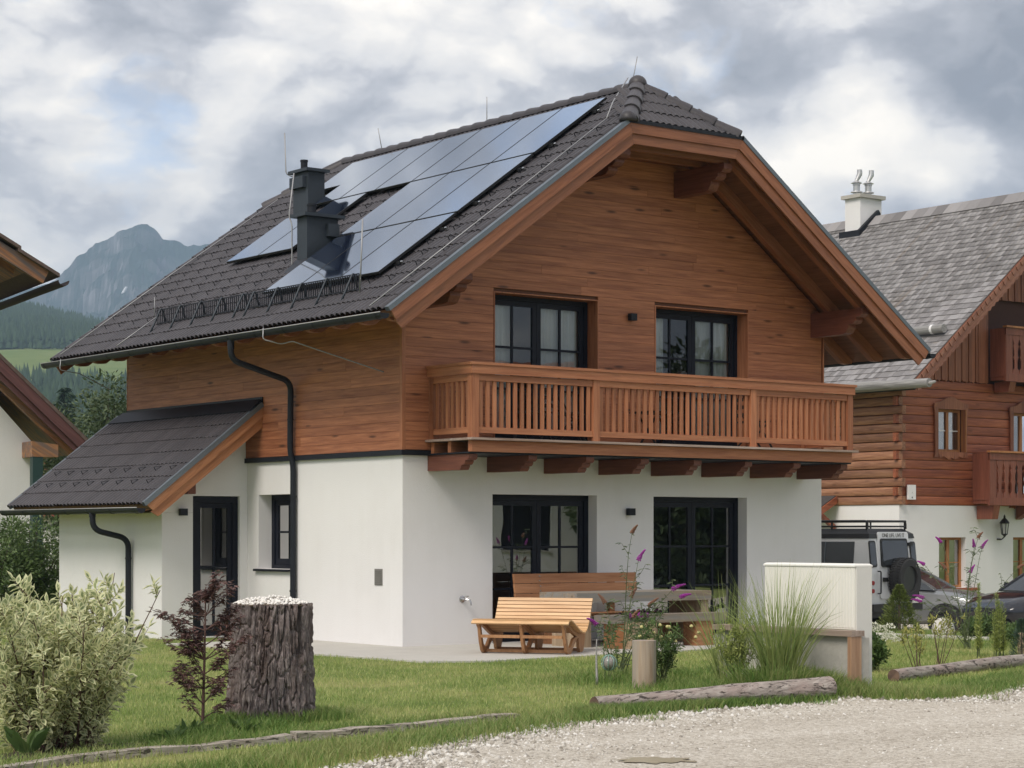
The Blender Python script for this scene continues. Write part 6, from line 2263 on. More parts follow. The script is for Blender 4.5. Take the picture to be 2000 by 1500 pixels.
ang1 = math.atan2(0.36, 3.4)
M['log_grey'] = barklog('grey peeled spruce log', (0.21, 0.175, 0.155), (0.46, 0.41, 0.37), (0.33, 0.26, 0.235), -ang1)
M['log_bark'] = barklog('log with bark left on', (0.13, 0.085, 0.078), (0.30, 0.22, 0.20), (0.20, 0.13, 0.115), -ang1)
round_log('edging_log', 'thick grey log lying along the lane before the tall grass, sawn end showing', tuple(at(1160, 19.22, 0.074)), tuple(at(1620, 20.62, 0.135)), 0.085, 0.115, M['log_grey'], 'logs edging the lane')
round_log('edging_log', 'thinner grey log edging the lawn to the right of the low wall', (0.55, -8.97, 0.06), (5.3, -7.85, 0.09), 0.075, 0.085, M['log_grey'], 'logs edging the lane')
# round post stump
rp = tag(empty('timber_block', (-2.40, -8.12, -0.02)), 'upright pale round timber block at the flower bed', 'timber block')
m_ = MB()
loops = []
for z in np.linspace(0, 0.535, 9):
    loops.append([((0.128 + 0.004 * mnoise.noise((z * 3, cos(q) * 2, sin(q) * 2))) * cos(q), (0.128 + 0.004 * mnoise.noise((z * 3, cos(q) * 2, 5))) * sin(q), z) for q in [2 * pi * i / 28 for i in range(28)]])
m_.loft(loops)
m_.build('block_body', wood('pale split timber', (0.24, 0.165, 0.115), (0.47, 0.36, 0.265), 'z', var=0.1, knots=0.5, grey=(0.33, 0.29, 0.255)), rp, 'auto')

# edging boards at the left, half sunk
def edging_board(label, pts, w_, h_):
    root = tag(empty('edging_board', (pts[0][0], pts[0][1], 0)), label, 'board', 'weathered boards edging the lawn')
    m_ = MB()
    P0 = Vector((pts[0][0], pts[0][1], 0))
    seg_ = polyline(pts, 0.12)
    loops = []
    for k, (x, y) in enumerate(seg_):
        x2, y2 = seg_[min(k + 1, len(seg_) - 1)]
        x1, y1 = seg_[max(k - 1, 0)]
        d = Vector((x2 - x1, y2 - y1, 0)).normalized()
        s = Vector((d.y, -d.x, 0))
        c = Vector((x, y, 0)) - P0
        zt = h_ * (1 + 0.35 * mnoise.noise((x * 2.2, y * 2.2, 3)))
        wj = w_ * (1 + 0.3 * mnoise.noise((x * 3, y * 3, 6)))
        loops.append([c - s * wj + Vector((0, 0, -0.05)), c + s * wj + Vector((0, 0, -0.05)), c + s * wj * 0.95 + Vector((0, 0, zt * 0.9)), c - s * wj * 0.9 + Vector((0, 0, zt))])
    m_.loft(loops)
    m_.build('board', M['log_grey2'], root)


M['log_grey2'] = barklog('grey weathered half log', (0.27, 0.235, 0.195), (0.52, 0.47, 0.41), (0.36, 0.31, 0.26), -0.2)
edging_board('weathered edging board running past the foot of the variegated shrub', [(-12.5, -12.0), (-10.42, -11.22), (-9.35, -10.98), (-8.45, -10.84)], 0.05, 0.060)
edging_board('weathered edging board between the lawn and the lane before the stump', [(-8.40, -10.83), (-7.5, -10.67), (-6.9, -10.52), (-5.82, -10.36)], 0.055, 0.070)


# ================================================================ TREE STUMP
def stump():
    root = tag(empty('tree_stump', (-7.47, -8.92, -0.03)), 'tall dark bark covered tree stump with white stones heaped on top', 'tree stump')
    Hh, n, m = 1.06, 280, 150
    vs, fs = [], []
    for k in range(m + 1):
        z = Hh * k / m
        fl = 0.045 * (1 - k / m) ** 3
        for i in range(n):
            q = 2 * pi * i / n
            cx_, cy_ = cos(q), sin(q)
            wob = 0.05 * mnoise.noise((cx_ * 3.0, cy_ * 3.0, z * 3.2))
            # long vertical plates parted by deep cracks
            a = mnoise.noise((cx_ * 5.2 + wob * 5, cy_ * 5.2, z * 1.0 + 3))
            b = mnoise.noise((cx_ * 15 + 4, cy_ * 15 + wob * 9, z * 2.6))
            c = mnoise.noise((cx_ * 34, cy_ * 34, z * 9))
            e = mnoise.noise((cx_ * 60, cy_ * 60, z * 30))
            w1 = 0.5 * mnoise.noise((cx_ * 5, cy_ * 5, z * 6))
            vd = mnoise.voronoi((cx_ * 5.0 + w1, cy_ * 5.0 + w1, z * 3.1 + w1))[0]
            crack = max(0.0, 1 - (vd[1] - vd[0]) / 0.16)
            r = 0.370 + fl + 0.022 * mnoise.noise((cx_ * 1.6, cy_ * 1.6, z * 1.2 + 7)) + 0.020 * wob * 8 - 0.030 * crack - 0.030 * max(0, 1 - abs(a) * 7) - 0.018 * max(0, 1 - abs(b) * 4.5) + 0.014 * c + 0.006 * e - 0.012 * min(1, vd[0])
            # a cross crack at mid height and a missing strip at the right
            cr = abs(z - (0.53 + 0.14 * mnoise.noise((cx_ * 5, cy_ * 5, 9))))
            r -= 0.014 * max(0, 1 - cr / 0.014) * max(0, min(1, 0.5 + 2.5 * mnoise.noise((cx_ * 2.5, cy_ * 2.5, 6))))
            dq = (q - math.atan2(-sin(VIEW + 0.66), cos(VIEW + 0.66)) + pi) % (2 * pi) - pi
            if abs(dq + 0.05 * mnoise.noise((z * 5, 2, 2))) < 0.10 and z > 0.62 + 0.06 * mnoise.noise((dq * 20, 1, 1)):
                r -= 0.115
            zz = z
            if k == m:
                zz += 0.02 * mnoise.noise((cx_ * 4, cy_ * 4, 2)) + 0.02 * mnoise.noise((cx_ * 14, cy_ * 14, 2))
            vs.append((r * cx_, r * cy_, zz))
    for k in range(m):
        for i in range(n):
            j = (i + 1) % n
            fs.append((k * n + i, k * n + j, (k + 1) * n + j, (k + 1) * n + i))
    mb = MB(); mb.add(vs, fs)
    mt, t = material('furrowed grey brown bark')
    co = t.n('ShaderNodeTexCoord').outputs['Object']
    f = t.noise(t.mapping(co, scale=(22, 22, 5)), 1.4, 6, 0.65, 0.8)
    f2 = t.noise(t.mapping(co, scale=(5, 5, 1.2)), 1.3, 3)
    pt_ = t.n('ShaderNodeNewGeometry').outputs['Pointiness']
    c = t.ramp(f, [(0.30, (0.085, 0.066, 0.064)), (0.52, (0.21, 0.176, 0.170)), (0.72, (0.38, 0.33, 0.315))])
    c = t.mix(t.ramp(f2, [(0.5, 0.0), (0.7, 0.5)]), c, (0.115, 0.072, 0.058))
    finish(t, c, 0.9, bump=f, bump_d=0.02, Specular_IOR_Level=0.15)
    o = mb.build('bark', mt, root, smooth=False, fix=False)
    top = MB()
    top.add([(0.345 * cos(2 * pi * i / 40), 0.345 * sin(2 * pi * i / 40), Hh - 0.012 + 0.008 * mnoise.noise((i * 0.7, 1, 1))) for i in range(40)], [tuple(range(40))])
    top.build('sawn_top', M['oldpost'], root, fix=False)
    # heap of white stones
    n_ = 620
    a = rng.uniform(0, 2 * pi, n_)
    rr = 0.325 * np.sqrt(rng.uniform(0, 1, n_))
    hh = 0.065 * (1 - (rr / 0.335) ** 2)
    P = np.stack([rr * np.cos(a) - 7.47, rr * np.sin(a) - 8.92, Hh - 0.03 + rng.uniform(0, 1, n_) * hh], 1)
    st = stones('white_stones', P, 0.014, 0.030, plain('white quartz stone', (0.80, 0.77, 0.72), 0.75, 0.12, 20))
    st['label'] = 'heap of small white stones on top of the tree stump'


stump()

# ================================================================ VEHICLES
M['carwhite'] = plain('white car paint', (0.70, 0.71, 0.72), 0.25, 0.02, 1.0, spec=0.6)
M['carblack'] = plain('black vinyl roof', (0.018, 0.019, 0.020), 0.5, 0.15, 5)
M['tyre'] = plain('tyre rubber', (0.028, 0.028, 0.029), 0.75, 0.3, 22, bump=0.004)
M['rim'] = plain('dark wheel rim', (0.05, 0.05, 0.053), 0.3, 0.1, 6, metallic=0.6)
M['alloy'] = plain('grey alloy', (0.22, 0.22, 0.23), 0.35, 0.1, 6, metallic=0.6)
M['redlight'] = plain('red lamp glass', (0.32, 0.02, 0.02), 0.2, 0.05)
M['whitelight'] = plain('clear lamp glass', (0.6, 0.6, 0.58), 0.15, 0.05)


def wheel(parent, c, r, w_, axis, spokes=5, name='wheel', rim=None):
    """axis: unit vector of the axle, pointing outwards"""
    ax_ = Vector(axis)
    q = Vector((0, 0, 1)).rotation_difference(ax_)
    mb = MB()
    mb.lathe([(r * 0.62, -w_ / 2), (r * 0.90, -w_ / 2), (r * 0.985, -w_ * 0.40), (r, -w_ * 0.25), (r, w_ * 0.25), (r * 0.985, w_ * 0.40), (r * 0.92, w_ / 2), (r * 0.64, w_ / 2), (r * 0.60, w_ * 0.34)], (0, 0, 0), 40)
    for k in range(44):
        a = 2 * pi * k / 44
        for s in (-1, 1):
            mb.bar((r * 1.0 * cos(a), r * 1.0 * sin(a), s * w_ * 0.08), (r * 1.0 * cos(a + 0.05), r * 1.0 * sin(a + 0.05), s * w_ * 0.42), 0.028, 0.022, (cos(a), sin(a), 0))
    t_ = mb.build(name, M['tyre'], parent, 'auto')
    t_.location = c
    t_.rotation_mode = 'QUATERNION'
    t_.rotation_quaternion = q
    rb_ = MB()
    rb_.lathe([(r * 0.62, w_ * 0.36), (r * 0.57, w_ * 0.30), (r * 0.54, w_ * 0.02), (r * 0.1, w_ * 0.0)], (0, 0, 0), 28)
    rb_.build('rim', M['rim'], t_, 'auto')
    rb_ = MB()
    for k in range(spokes):
        a = 2 * pi * k / spokes
        for o_ in (-0.13, 0.13):
            rb_.bar((r * 0.10 * cos(a), r * 0.10 * sin(a), w_ * 0.22), (r * 0.58 * cos(a + o_), r * 0.58 * sin(a + o_), w_ * 0.30), r * 0.10, 0.03, (0, 0, 1))
    rb_.lathe([(r * 0.16, w_ * 0.1), (r * 0.16, w_ * 0.27), (r * 0.10, w_ * 0.30), (0.001, w_ * 0.30)], (0, 0, 0), 16)
    rb_.build('spokes', rim or M['rim'], t_, 'auto')
    return t_


def offroader():
    # local: x to its right, y forwards, z up; rear face at y = 0
    rot = math.atan2(-sin(VIEW), cos(VIEW))            # camera right in world
    a = rot + rad(48)                                   # its width axis recedes to the right
    c_rear = CAMXY + AHEAD * 39.3 + RIGHT * ((1696 - 1000) / 4090 * 39.3)
    wdir = Vector((cos(a), sin(a), 0))
    base = c_rear + wdir * 0.9
    t = tag(empty('offroad_car', (base.x, base.y, -0.27), a), 'white boxy offroad car with black roof rack and spare tyre on its rear door', 'car')
    def prof(y, half, z):
        return (half, y, z)
    # lower body, cabin (sides lean in), roof cap
    m_ = MB(); m_.loft([[(-0.88, 0.0, 0.60), (0.88, 0.0, 0.60), (0.88, 3.2, 0.60), (-0.88, 3.2, 0.60)], [(-0.90, 0.0, 0.66), (0.90, 0.0, 0.66), (0.90, 3.2, 0.66), (-0.90, 3.2, 0.66)],
                        [(-0.90, -0.01, 1.18), (0.90, -0.01, 1.18), (0.90, 3.2, 1.18), (-0.90, 3.2, 1.18)], [(-0.86, 0.0, 1.26), (0.86, 0.0, 1.26), (0.86, 3.15, 1.26), (-0.86, 3.15, 1.26)],
                        [(-0.80, 0.06, 1.84), (0.80, 0.06, 1.84), (0.80, 2.9, 1.84), (-0.80, 2.9, 1.84)]]); m_.build('body', M['carwhite'], t)
    m_ = MB(); m_.loft([[(-0.815, 0.045, 1.842), (0.815, 0.045, 1.842), (0.815, 2.95, 1.842), (-0.815, 2.95, 1.842)], [(-0.79, 0.06, 1.93), (0.79, 0.06, 1.93), (0.79, 2.9, 1.93), (-0.79, 2.9, 1.93)],
                        [(-0.66, 0.22, 2.03), (0.66, 0.22, 2.03), (0.66, 2.7, 2.03), (-0.66, 2.7, 2.03)]]); m_.build('roof', M['carblack'], t)
    m_ = MB(); m_.loft([[(-0.86, 3.2, 0.62), (0.86, 3.2, 0.62), (0.86, 4.3, 0.62), (-0.86, 4.3, 0.62)], [(-0.80, 3.2, 1.14), (0.80, 3.2, 1.14), (0.78, 4.3, 1.08), (-0.78, 4.3, 1.08)]]); m_.build('bonnet', M['carwhite'], t)
    # rear face follows its lean
    ly = lambda z: -0.012 + max(0, (z - 1.26)) / 0.58 * 0.06
    def glass(name, x0, x1, z0, z1, mat, off=0.008, parent=t, r=0.05):
        m_ = MB()
        pts = []
        for cx_, cz_, a0 in ((x1 - r, z1 - r, 0), (x0 + r, z1 - r, pi / 2), (x0 + r, z0 + r, pi), (x1 - r, z0 + r, 1.5 * pi)):
            for k in range(5):
                q = a0 + pi / 2 * k / 4
                pts.append((cx_ + r * cos(q), cz_ + r * sin(q)))
        m_.prism([(x, ly(z) - off, z) for x, z in pts], [(x, ly(z) + 0.004, z) for x, z in pts])
        return m_.build(name, mat, parent)
    M['carglass'] = plain('car window with bright reflection', (0.045, 0.05, 0.055), 0.05, 0.1, 2, spec=0.9)
    glass('window', -0.84, -0.60, 1.30, 1.80, M['black'], 0.006)
    glass('pane', -0.815, -0.625, 1.33, 1.77, M['carglass'], 0.011)
    glass('window', 0.62, 0.82, 1.30, 1.78, M['black'], 0.006)
    glass('pane', 0.64, 0.80, 1.33, 1.75, M['carglass'], 0.011)
    d_ = glass('rear_door', -0.52, 0.56, 0.70, 1.965, M['carwhite'], 0.024, r=0.06)
    glass('window', -0.46, 0.50, 1.30, 1.84, M['black'], 0.030, d_)
    glass('pane', -0.42, 0.46, 1.34, 1.80, M['carglass'], 0.036, d_)
    part('handle', M['black'], d_, (-0.44, -0.32, -0.075, -0.03, 1.02, 1.10))
    part('hinge', M['black'], d_, (0.52, 0.64, -0.06, -0.02, 0.80, 0.86), (0.52, 0.64, -0.03, 0.03, 1.70, 1.76))
    # sticker lettering above the rear window
    cu = D.curves.new('lettering', 'FONT'); cu.body = 'ONE LIFE. LIVE IT'; cu.size = 0.105; cu.align_x = 'CENTER'; cu.extrude = 0.001
    tmp = D.objects.new('lettering_curve', cu); col.objects.link(tmp)
    bpy.context.view_layer.update()
    me = D.meshes.new_from_object(tmp.evaluated_get(bpy.context.evaluated_depsgraph_get()))
    D.objects.remove(tmp)
    me.materials.clear(); me.materials.append(M['black'])
    lt = link('lettering', me, d_); lt.location = (0.02, ly(1.88) - 0.027, 1.865); lt.rotation_euler = (rad(90 - 6), 0, 0)
    # spare wheel, its bracket
    sp_ = wheel(t, (0.12, -0.17, 1.06), 0.405, 0.26, (0, -1, 0), 6, 'spare_wheel')
    part('spare_bracket', M['black'], t, (-0.1, 0.14, -0.10, 0.0, 0.9, 1.2))
    # side windows, sliding glass
    m_ = MB()
    sx = lambda z: -0.862 + (z - 1.26) / 0.58 * 0.06
    m_.prism([(sx(1.32) - 0.012, 0.36, 1.32), (sx(1.32) - 0.012, 1.62, 1.32), (sx(1.78) - 0.012, 1.62, 1.78), (sx(1.78) - 0.012, 0.36, 1.78)], [(sx(1.32) + 0.01, 0.36, 1.32), (sx(1.32) + 0.01, 1.62, 1.32), (sx(1.78) + 0.01, 1.62, 1.78), (sx(1.78) + 0.01, 0.36, 1.78)])
    sw_ = m_.build('side_window', M['carglass'], t)
    m_ = MB(); m_.bar((sx(1.32) - 0.016, 1.0, 1.33), (sx(1.78) - 0.016, 1.0, 1.77), 0.02, 0.012); m_.build('window_bar', M['greymetal'], sw_)
    # roof rack
    m_ = MB()
    for x in (-0.68, 0.68):
        m_.tube(bend([(x, 0.16, 2.02), (x, 0.16, 2.17), (x, 2.75, 2.17), (x, 2.75, 2.0)], 0.06), 0.022, 8)
    for y in (0.16, 1.0, 1.9, 2.75):
        m_.tube([(-0.68, y, 2.17), (0.68, y, 2.17)], 0.020, 8); m_.tube([(-0.68, y, 2.07), (0.68, y, 2.07)], 0.016, 8)
    for x in (-0.68, 0.68):
        m_.tube([(x, 0.16, 2.07), (x, 2.75, 2.07)], 0.016, 8)
        for y in (0.18, 0.95, 1.85):
            m_.tube([(x, y, 1.95), (x, y, 2.17)], 0.020, 6)
    m_.build('roof_rack', M['black'], t, 'auto')
    # ladder bar, lamps, bumper, number plate, wheels
    m_ = MB(); m_.tube(bend([(-0.60, -0.02, 0.80), (-0.60, -0.09, 0.80), (-0.60, -0.09, 1.22), (-0.60, -0.02, 1.22)], 0.03), 0.014, 6); m_.build('grab_bar', M['black'], t)
    m_ = MB(); m_.tube(bend([(0.76, -0.02, 0.72), (0.76, -0.08, 0.72), (0.76, -0.08, 1.26), (0.76, -0.02, 1.26)], 0.03), 0.014, 6); m_.build('grab_bar', M['black'], t)
    for x in (-0.78, 0.78):
        for z, mt in ((1.00, 'redlight'), (0.85, 'redlight')):
            m_ = MB(); m_.lathe([(0.042, 0), (0.042, 0.03), (0.02, 0.04)], (0, 0, 0), 12); o = m_.build('tail_lamp', M[mt], t, 'auto'); o.location = (x, -0.012, z); o.rotation_euler = (rad(90), 0, 0)
    part('bumper', M['black'], t, (-0.88, 0.88, -0.10, -0.012, 0.46, 0.60))
    part('number_plate', M['creamlid'], t, (0.46, 0.82, -0.125, -0.105, 0.60, 0.74))
    part('chassis', M['black'], t, (-0.75, 0.75, 0.05, 4.2, 0.34, 0.598))
    for x in (-0.80, 0.80):
        for y in (0.75, 3.55):
            wheel(t, (x, y, 0.40), 0.40, 0.25, (1 if x > 0 else -1, 0, 0), 5)
    return t


offroader()


def saloon(name, paint, label, base, ang):
    """modern estate: local x forwards, y to its left, z up"""
    t = tag(empty(name, base, ang), label, 'car')
    Lh = [(-2.25, 0.55, 0.92, 0.80), (-2.1, 0.40, 1.02, 0.88), (-1.4, 0.32, 1.06, 0.92), (0.0, 0.28, 1.05, 0.93), (0.85, 0.28, 1.03, 0.93), (1.5, 0.32, 0.98, 0.92), (1.95, 0.36, 0.90, 0.88), (2.25, 0.42, 0.78, 0.78), (2.38, 0.50, 0.68, 0.62)]
    loops = []
    for x, z0, z1, hw in Lh:
        zm = z0 + (z1 - z0) * 0.55
        half = [(0, z0), (hw * 0.86, z0), (hw * 0.97, z0 + 0.08), (hw, zm), (hw * 0.985, zm + 0.06), (hw * 0.95, z1 - 0.07), (hw * 0.86, z1 - 0.01), (hw * 0.5, z1 + 0.018), (0, z1 + 0.028)]
        ring_ = [(x, y, z) for y, z in half] + [(x, -y, z) for y, z in reversed(half[1:-1])]
        loops.append(ring_)
    m_ = MB(); m_.loft(loops); m_.build('body', paint, t, 'auto')
    gh = [(-2.0, 1.04, 1.08, 0.80, 0.74), (-1.6, 1.05, 1.40, 0.84, 0.64), (-1.0, 1.06, 1.53, 0.86, 0.62), (-0.2, 1.05, 1.56, 0.87, 0.62), (0.35, 1.04, 1.48, 0.87, 0.62), (0.75, 1.03, 1.28, 0.86, 0.66), (1.18, 1.01, 1.035, 0.84, 0.74)]
    roof_l, glass_l = [], []
    for x, zb, zt, wb, wt in gh:
        glass_l.append([(x, -wb, zb), (x, wb, zb), (x, wt, zt), (x, -wt, zt)])
    m_ = MB(); m_.loft(glass_l); m_.build('window_glass', M['carglass'], t)
    # roof skin and pillars over the glass
    m_ = MB(); m_.loft([[(x, -wt - 0.02, zt - 0.03), (x, wt + 0.02, zt - 0.03), (x, wt * 0.6, zt + 0.035), (x, -wt * 0.6, zt + 0.035)] for x, zb, zt, wb, wt in gh[1:5]]); m_.build('roof', paint, t, 'auto')
    for s in (-1, 1):
        m_ = MB()
        pa = [Vector((x, s * (wt + 0.012), zt - 0.005)) for x, zb, zt, wb, wt in gh[3:]]
        for a, b in zip(pa, pa[1:]):
            m_.bar(a, b, 0.07, 0.05)
        m_.build('pillar', paint, t)
        m_ = MB(); m_.bar((-0.15, s * 0.885, 1.05), (-0.15, s * 0.64, 1.55), 0.03, 0.09); m_.build('pillar', M['carblack'], t)
        m_ = MB(); m_.loft([[(0.62, s * 0.90, 1.06), (0.80, s * 0.90, 1.06), (0.78, s * 0.90, 1.18), (0.64, s * 0.90, 1.18)], [(0.60, s * 1.08, 1.07), (0.76, s * 1.08, 1.07), (0.74, s * 1.08, 1.19), (0.62, s * 1.08, 1.19)]]); m_.build('mirror', paint, t, 'auto')
        for x in (-1.38, 1.45):
            m_ = MB(); m_.lathe([(0.39, -0.02), (0.39, 0.012), (0.05, 0.012)], (0, 0, 0), 24); o = m_.build('wheel_arch', M['carblack'], t); o.location = (x, s * 0.925, 0.36); o.rotation_euler = (rad(-90 * s), 0, 0)
            wheel(t, (x, s * 0.86, 0.34), 0.345, 0.22, (0, s, 0), 5, rim=M['alloy'])
        m_ = MB(); m_.loft([[(1.90, s * 0.84, 0.66), (2.28, s * 0.62, 0.62), (2.22, s * 0.60, 0.76), (1.88, s * 0.84, 0.80)], [(1.92, s * 0.88, 0.66), (2.34, s * 0.64, 0.62), (2.27, s * 0.63, 0.76), (1.90, s * 0.88, 0.80)]]); m_.build('headlight', M['whitelight'], t)
    part('front_bumper', M['carblack'], t, (2.2, 2.37, -0.6, 0.6, 0.30, 0.46))
    return t


M['carglass'] = plain('car window', (0.03, 0.035, 0.04), 0.04, 0.1, 2, spec=0.9)
gpaint = plain('grey metallic paint', (0.30, 0.31, 0.315), 0.28, 0.04, 2, metallic=0.7)
dpaint = plain('near black blue paint', (0.010, 0.012, 0.018), 0.12, 0.05, 2, spec=0.8)
rt = -VIEW
c = CAMXY + AHEAD * 44.5 + RIGHT * ((1848 - 1000) / 4090 * 44.5)
hd = rt - rad(28)
gx = c - Vector((cos(hd), sin(hd), 0)) * 1.45 + Vector((-sin(hd), cos(hd), 0)) * 0.86
saloon('parked_car', gpaint, 'grey metallic estate car parked between the white offroad car and the log house', (gx.x, gx.y, -0.56), hd)
c = CAMXY + AHEAD * 42.5 + RIGHT * ((2035 - 1000) / 4090 * 42.5)
hd = rt + pi + rad(32)
gx = c - Vector((cos(hd), sin(hd), 0)) * 1.45 + Vector((-sin(hd), cos(hd), 0)) * -0.86
saloon('parked_car', dpaint, 'glossy near black car parked behind the tall yellow green plants', (gx.x + 0.2, gx.y, -0.56), hd)

# ================================================================ PLANTS
def unit(v):
    return v / np.maximum(np.linalg.norm(v, axis=-1, keepdims=True), 1e-9)


LEAF = np.array([[0, 0, 0], [0.22, -0.40, 0.05], [0.60, -0.46, 0.06], [1.0, 0, -0.06], [0.60, 0.46, 0.06], [0.22, 0.40, 0.05], [0.45, 0, -0.03]])
LEAF_F = np.array([[6, 0, 1], [6, 1, 2], [6, 2, 3], [6, 3, 4], [6, 4, 5], [6, 5, 0]])


def leaves(name, P, T, size, ratio, mat, parent, droop=0.0, up=None, simple=False):
    """leaf blades at P along T; size per leaf; every leaf a separate island"""
    P, T = np.asarray(P, float), unit(np.asarray(T, float))
    n = len(P)
    size = np.broadcast_to(np.asarray(size, float), (n,))
    T = unit(T + np.array([0, 0, -1.0]) * droop * rng.uniform(0.3, 1.2, (n, 1)))
    N = rng.normal(0, 0.55, (n, 3)) + np.array([0, 0, 1.0] if up is None else up)
    S = unit(np.cross(N, T))
    N = unit(np.cross(T, S))
    if simple:
        L, F = LEAF[[0, 1, 3, 5]].copy(), np.array([[0, 1, 2], [0, 2, 3]])
        L[1, 0] = L[3, 0] = 0.42
    else:
        L, F = LEAF, LEAF_F
    V = P[:, None] + (T[:, None] * L[None, :, 0:1] + S[:, None] * (L[None, :, 1:2] * ratio) + N[:, None] * L[None, :, 2:3]) * size[:, None, None]
    FF = (np.arange(n)[:, None, None] * len(L) + F[None]).reshape(-1, 3)
    rim = np.tile(np.array([1.0] * (len(L) - 1) + [0.0]) if not simple else np.ones(4), n)
    return fastmesh(name, V.reshape(-1, 3), FF, mat, parent, {'rim': rim})


def curve_pts(a, d, length, n, bendv, wob=0.12):
    """a wandering twig: list of points from a along d, bending by bendv"""
    p, d = np.array(a, float), unit(np.array(d, float))
    out = [p.copy()]
    for _ in range(n):
        d = unit(d + np.array(bendv) / n + rng.normal(0, wob, 3) / math.sqrt(n))
        p = p + d * (length / n)
        out.append(p.copy())
    return out


def twigs_mesh(name, twigs, mat, parent):
    m_ = MB()
    for pts, r0, r1 in twigs:
        k = len(pts)
        m_.tube(pts, [r0 + (r1 - r0) * i / (k - 1) for i in range(k)], 5, False)
    return m_.build(name, mat, parent, True, fix=False)


def leafy(name, label, cat, base, stems, lo, hi, lean, twigs_per, twig_len, leaf, ratio, lmat, smat, pairs, group=None, r0=0.010, droop=0.15, bendup=0.25, start=0.25, az=None, squash=1.0, foot=0.03):
    """a many stemmed shrub: stems from the base, side twigs, opposite leaves along both"""
    t = tag(empty(name, base), label, cat, group)
    tw, P, T, Sz = [], [], [], []
    for s in range(stems):
        a = rng.uniform(0, 2 * pi) if az is None else rng.uniform(*az)
        ln_ = rng.uniform(lo, hi)
        l = rng.uniform(0.15, 1) * lean
        d = np.array([cos(a) * l, sin(a) * l * squash, 1.0])
        pts = curve_pts((rng.normal(0, foot), rng.normal(0, foot), 0), d, ln_, 9, (cos(a) * l * 0.4, sin(a) * l * 0.4 * squash, bendup))
        tw.append((pts, r0, r0 * 0.3))
        pa = np.array(pts)
        for k in range(twigs_per):
            u = rng.uniform(start, 0.97)
            i = min(int(u * 9), 8)
            q = pa[i] + (pa[i + 1] - pa[i]) * (u * 9 - i)
            aa = rng.uniform(0, 2 * pi)
            dd = unit(pa[i + 1] - pa[i]) * 0.7 + np.array([cos(aa), sin(aa), 0.15])
            tl = twig_len * rng.uniform(0.5, 1.2) * (1.15 - 0.5 * u)
            tp_ = curve_pts(q, dd, tl, 5, (0, 0, 0.5))
            tw.append((tp_, r0 * 0.35, r0 * 0.15))
            ta = np.array(tp_)
            for j in range(pairs):
                v = (j + 0.6) / pairs * 5
                ii = min(int(v), 4)
                x = ta[ii] + (ta[ii + 1] - ta[ii]) * min(v - ii, 1)
                ax_ = unit(ta[ii + 1] - ta[ii])
                b = rng.uniform(0, 2 * pi)
                side = unit(np.cross(ax_, np.array([cos(b), sin(b), 0.4])))
                for sg in (-1, 1):
                    P.append(x); T.append(side * sg + ax_ * rng.uniform(0.4, 0.9)); Sz.append(leaf * rng.uniform(0.6, 1.15))
            P.append(ta[-1]); T.append(ta[-1] - ta[-2] + np.array([0, 0, 0.02])); Sz.append(leaf)
    twigs_mesh('stem', tw, smat, t)
    leaves('foliage', P, T, Sz, ratio, lmat, t, droop)
    return t


def ribbons(name, P, D, length, width, mat, parent, arch=0.6, n=6):
    """arching grass blades"""
    k = len(P)
    P, D = np.asarray(P, float), unit(np.asarray(D, float))
    length = np.broadcast_to(length, (k,))
    arch = rng.uniform(0.2, 1.0, k) * arch
    S = unit(np.cross(D, np.array([0, 0, 1.0])) + rng.normal(0, 0.3, (k, 3)))
    V = np.empty((k, n + 1, 2, 3))
    p, d = P.copy(), D.copy()
    H_ = D * np.array([1, 1, 0])
    for i in range(n + 1):
        w_ = width * (1 - (i / n) ** 2 * 0.9) / 2
        V[:, i, 0], V[:, i, 1] = p - S * w_, p + S * w_
        d = unit(d + (H_ * 0.5 + np.array([0, 0, -0.55])) * (arch * (i + 1) / n * 0.6)[:, None])
        p = p + d * (length / n)[:, None]
    q = np.array([[2 * i, 2 * i + 1, 2 * i + 3, 2 * i + 2] for i in range(n)])
    F = (np.arange(k)[:, None, None] * (2 * n + 2) + q[None]).reshape(-1, 4)
    return fastmesh(name, V.reshape(-1, 3), F, mat, parent)


def grass_clump(name, label, base, n, lo, hi, rad_, spread, width, mat, arch=0.6, group=None, cat='ornamental grass'):
    t = tag(empty(name, base), label, cat, group)
    a = rng.uniform(0, 2 * pi, n)
    r = rad_ * np.sqrt(rng.uniform(0, 1, n))
    P = np.stack([r * np.cos(a), r * np.sin(a), np.full(n, -0.02)], 1)
    l = rng.uniform(0.05, 1, n) * spread
    b = a + rng.normal(0, 0.7, n)
    Dv = np.stack([np.cos(b) * l, np.sin(b) * l, np.ones(n)], 1)
    ribbons('blades', P, Dv, rng.uniform(lo, hi, n), width, mat, t, arch)
    return t


def spike(m_, a, d, ln_, r):
    """a tapering flower panicle of little florets"""
    a, d = Vector(a), Vector(d).normalized()
    s = d.cross(Vector((0, 0, 1))).normalized() if abs(d.z) < 0.95 else Vector((1, 0, 0))
    u = s.cross(d)
    n = 46
    for k in range(n):
        t = k / n
        q = k * 2.4
        rr = r * (1 - t * 0.85) * random.uniform(0.6, 1.05)
        c = a + d * (ln_ * t) + (s * cos(q) + u * sin(q)) * rr - Vector((0, 0, ln_ * 0.25 * t * t))
        e = 0.010 * (1.1 - 0.5 * t)
        m_.add([c + Vector((e, 0, 0)), c + Vector((-e, e, 0)), c + Vector((-e, -e, 0)), c + Vector((0, 0, e * 1.4)), c - Vector((0, 0, e * 1.2))], [(0, 1, 3), (1, 2, 3), (2, 0, 3), (1, 0, 4), (2, 1, 4), (0, 2, 4)])


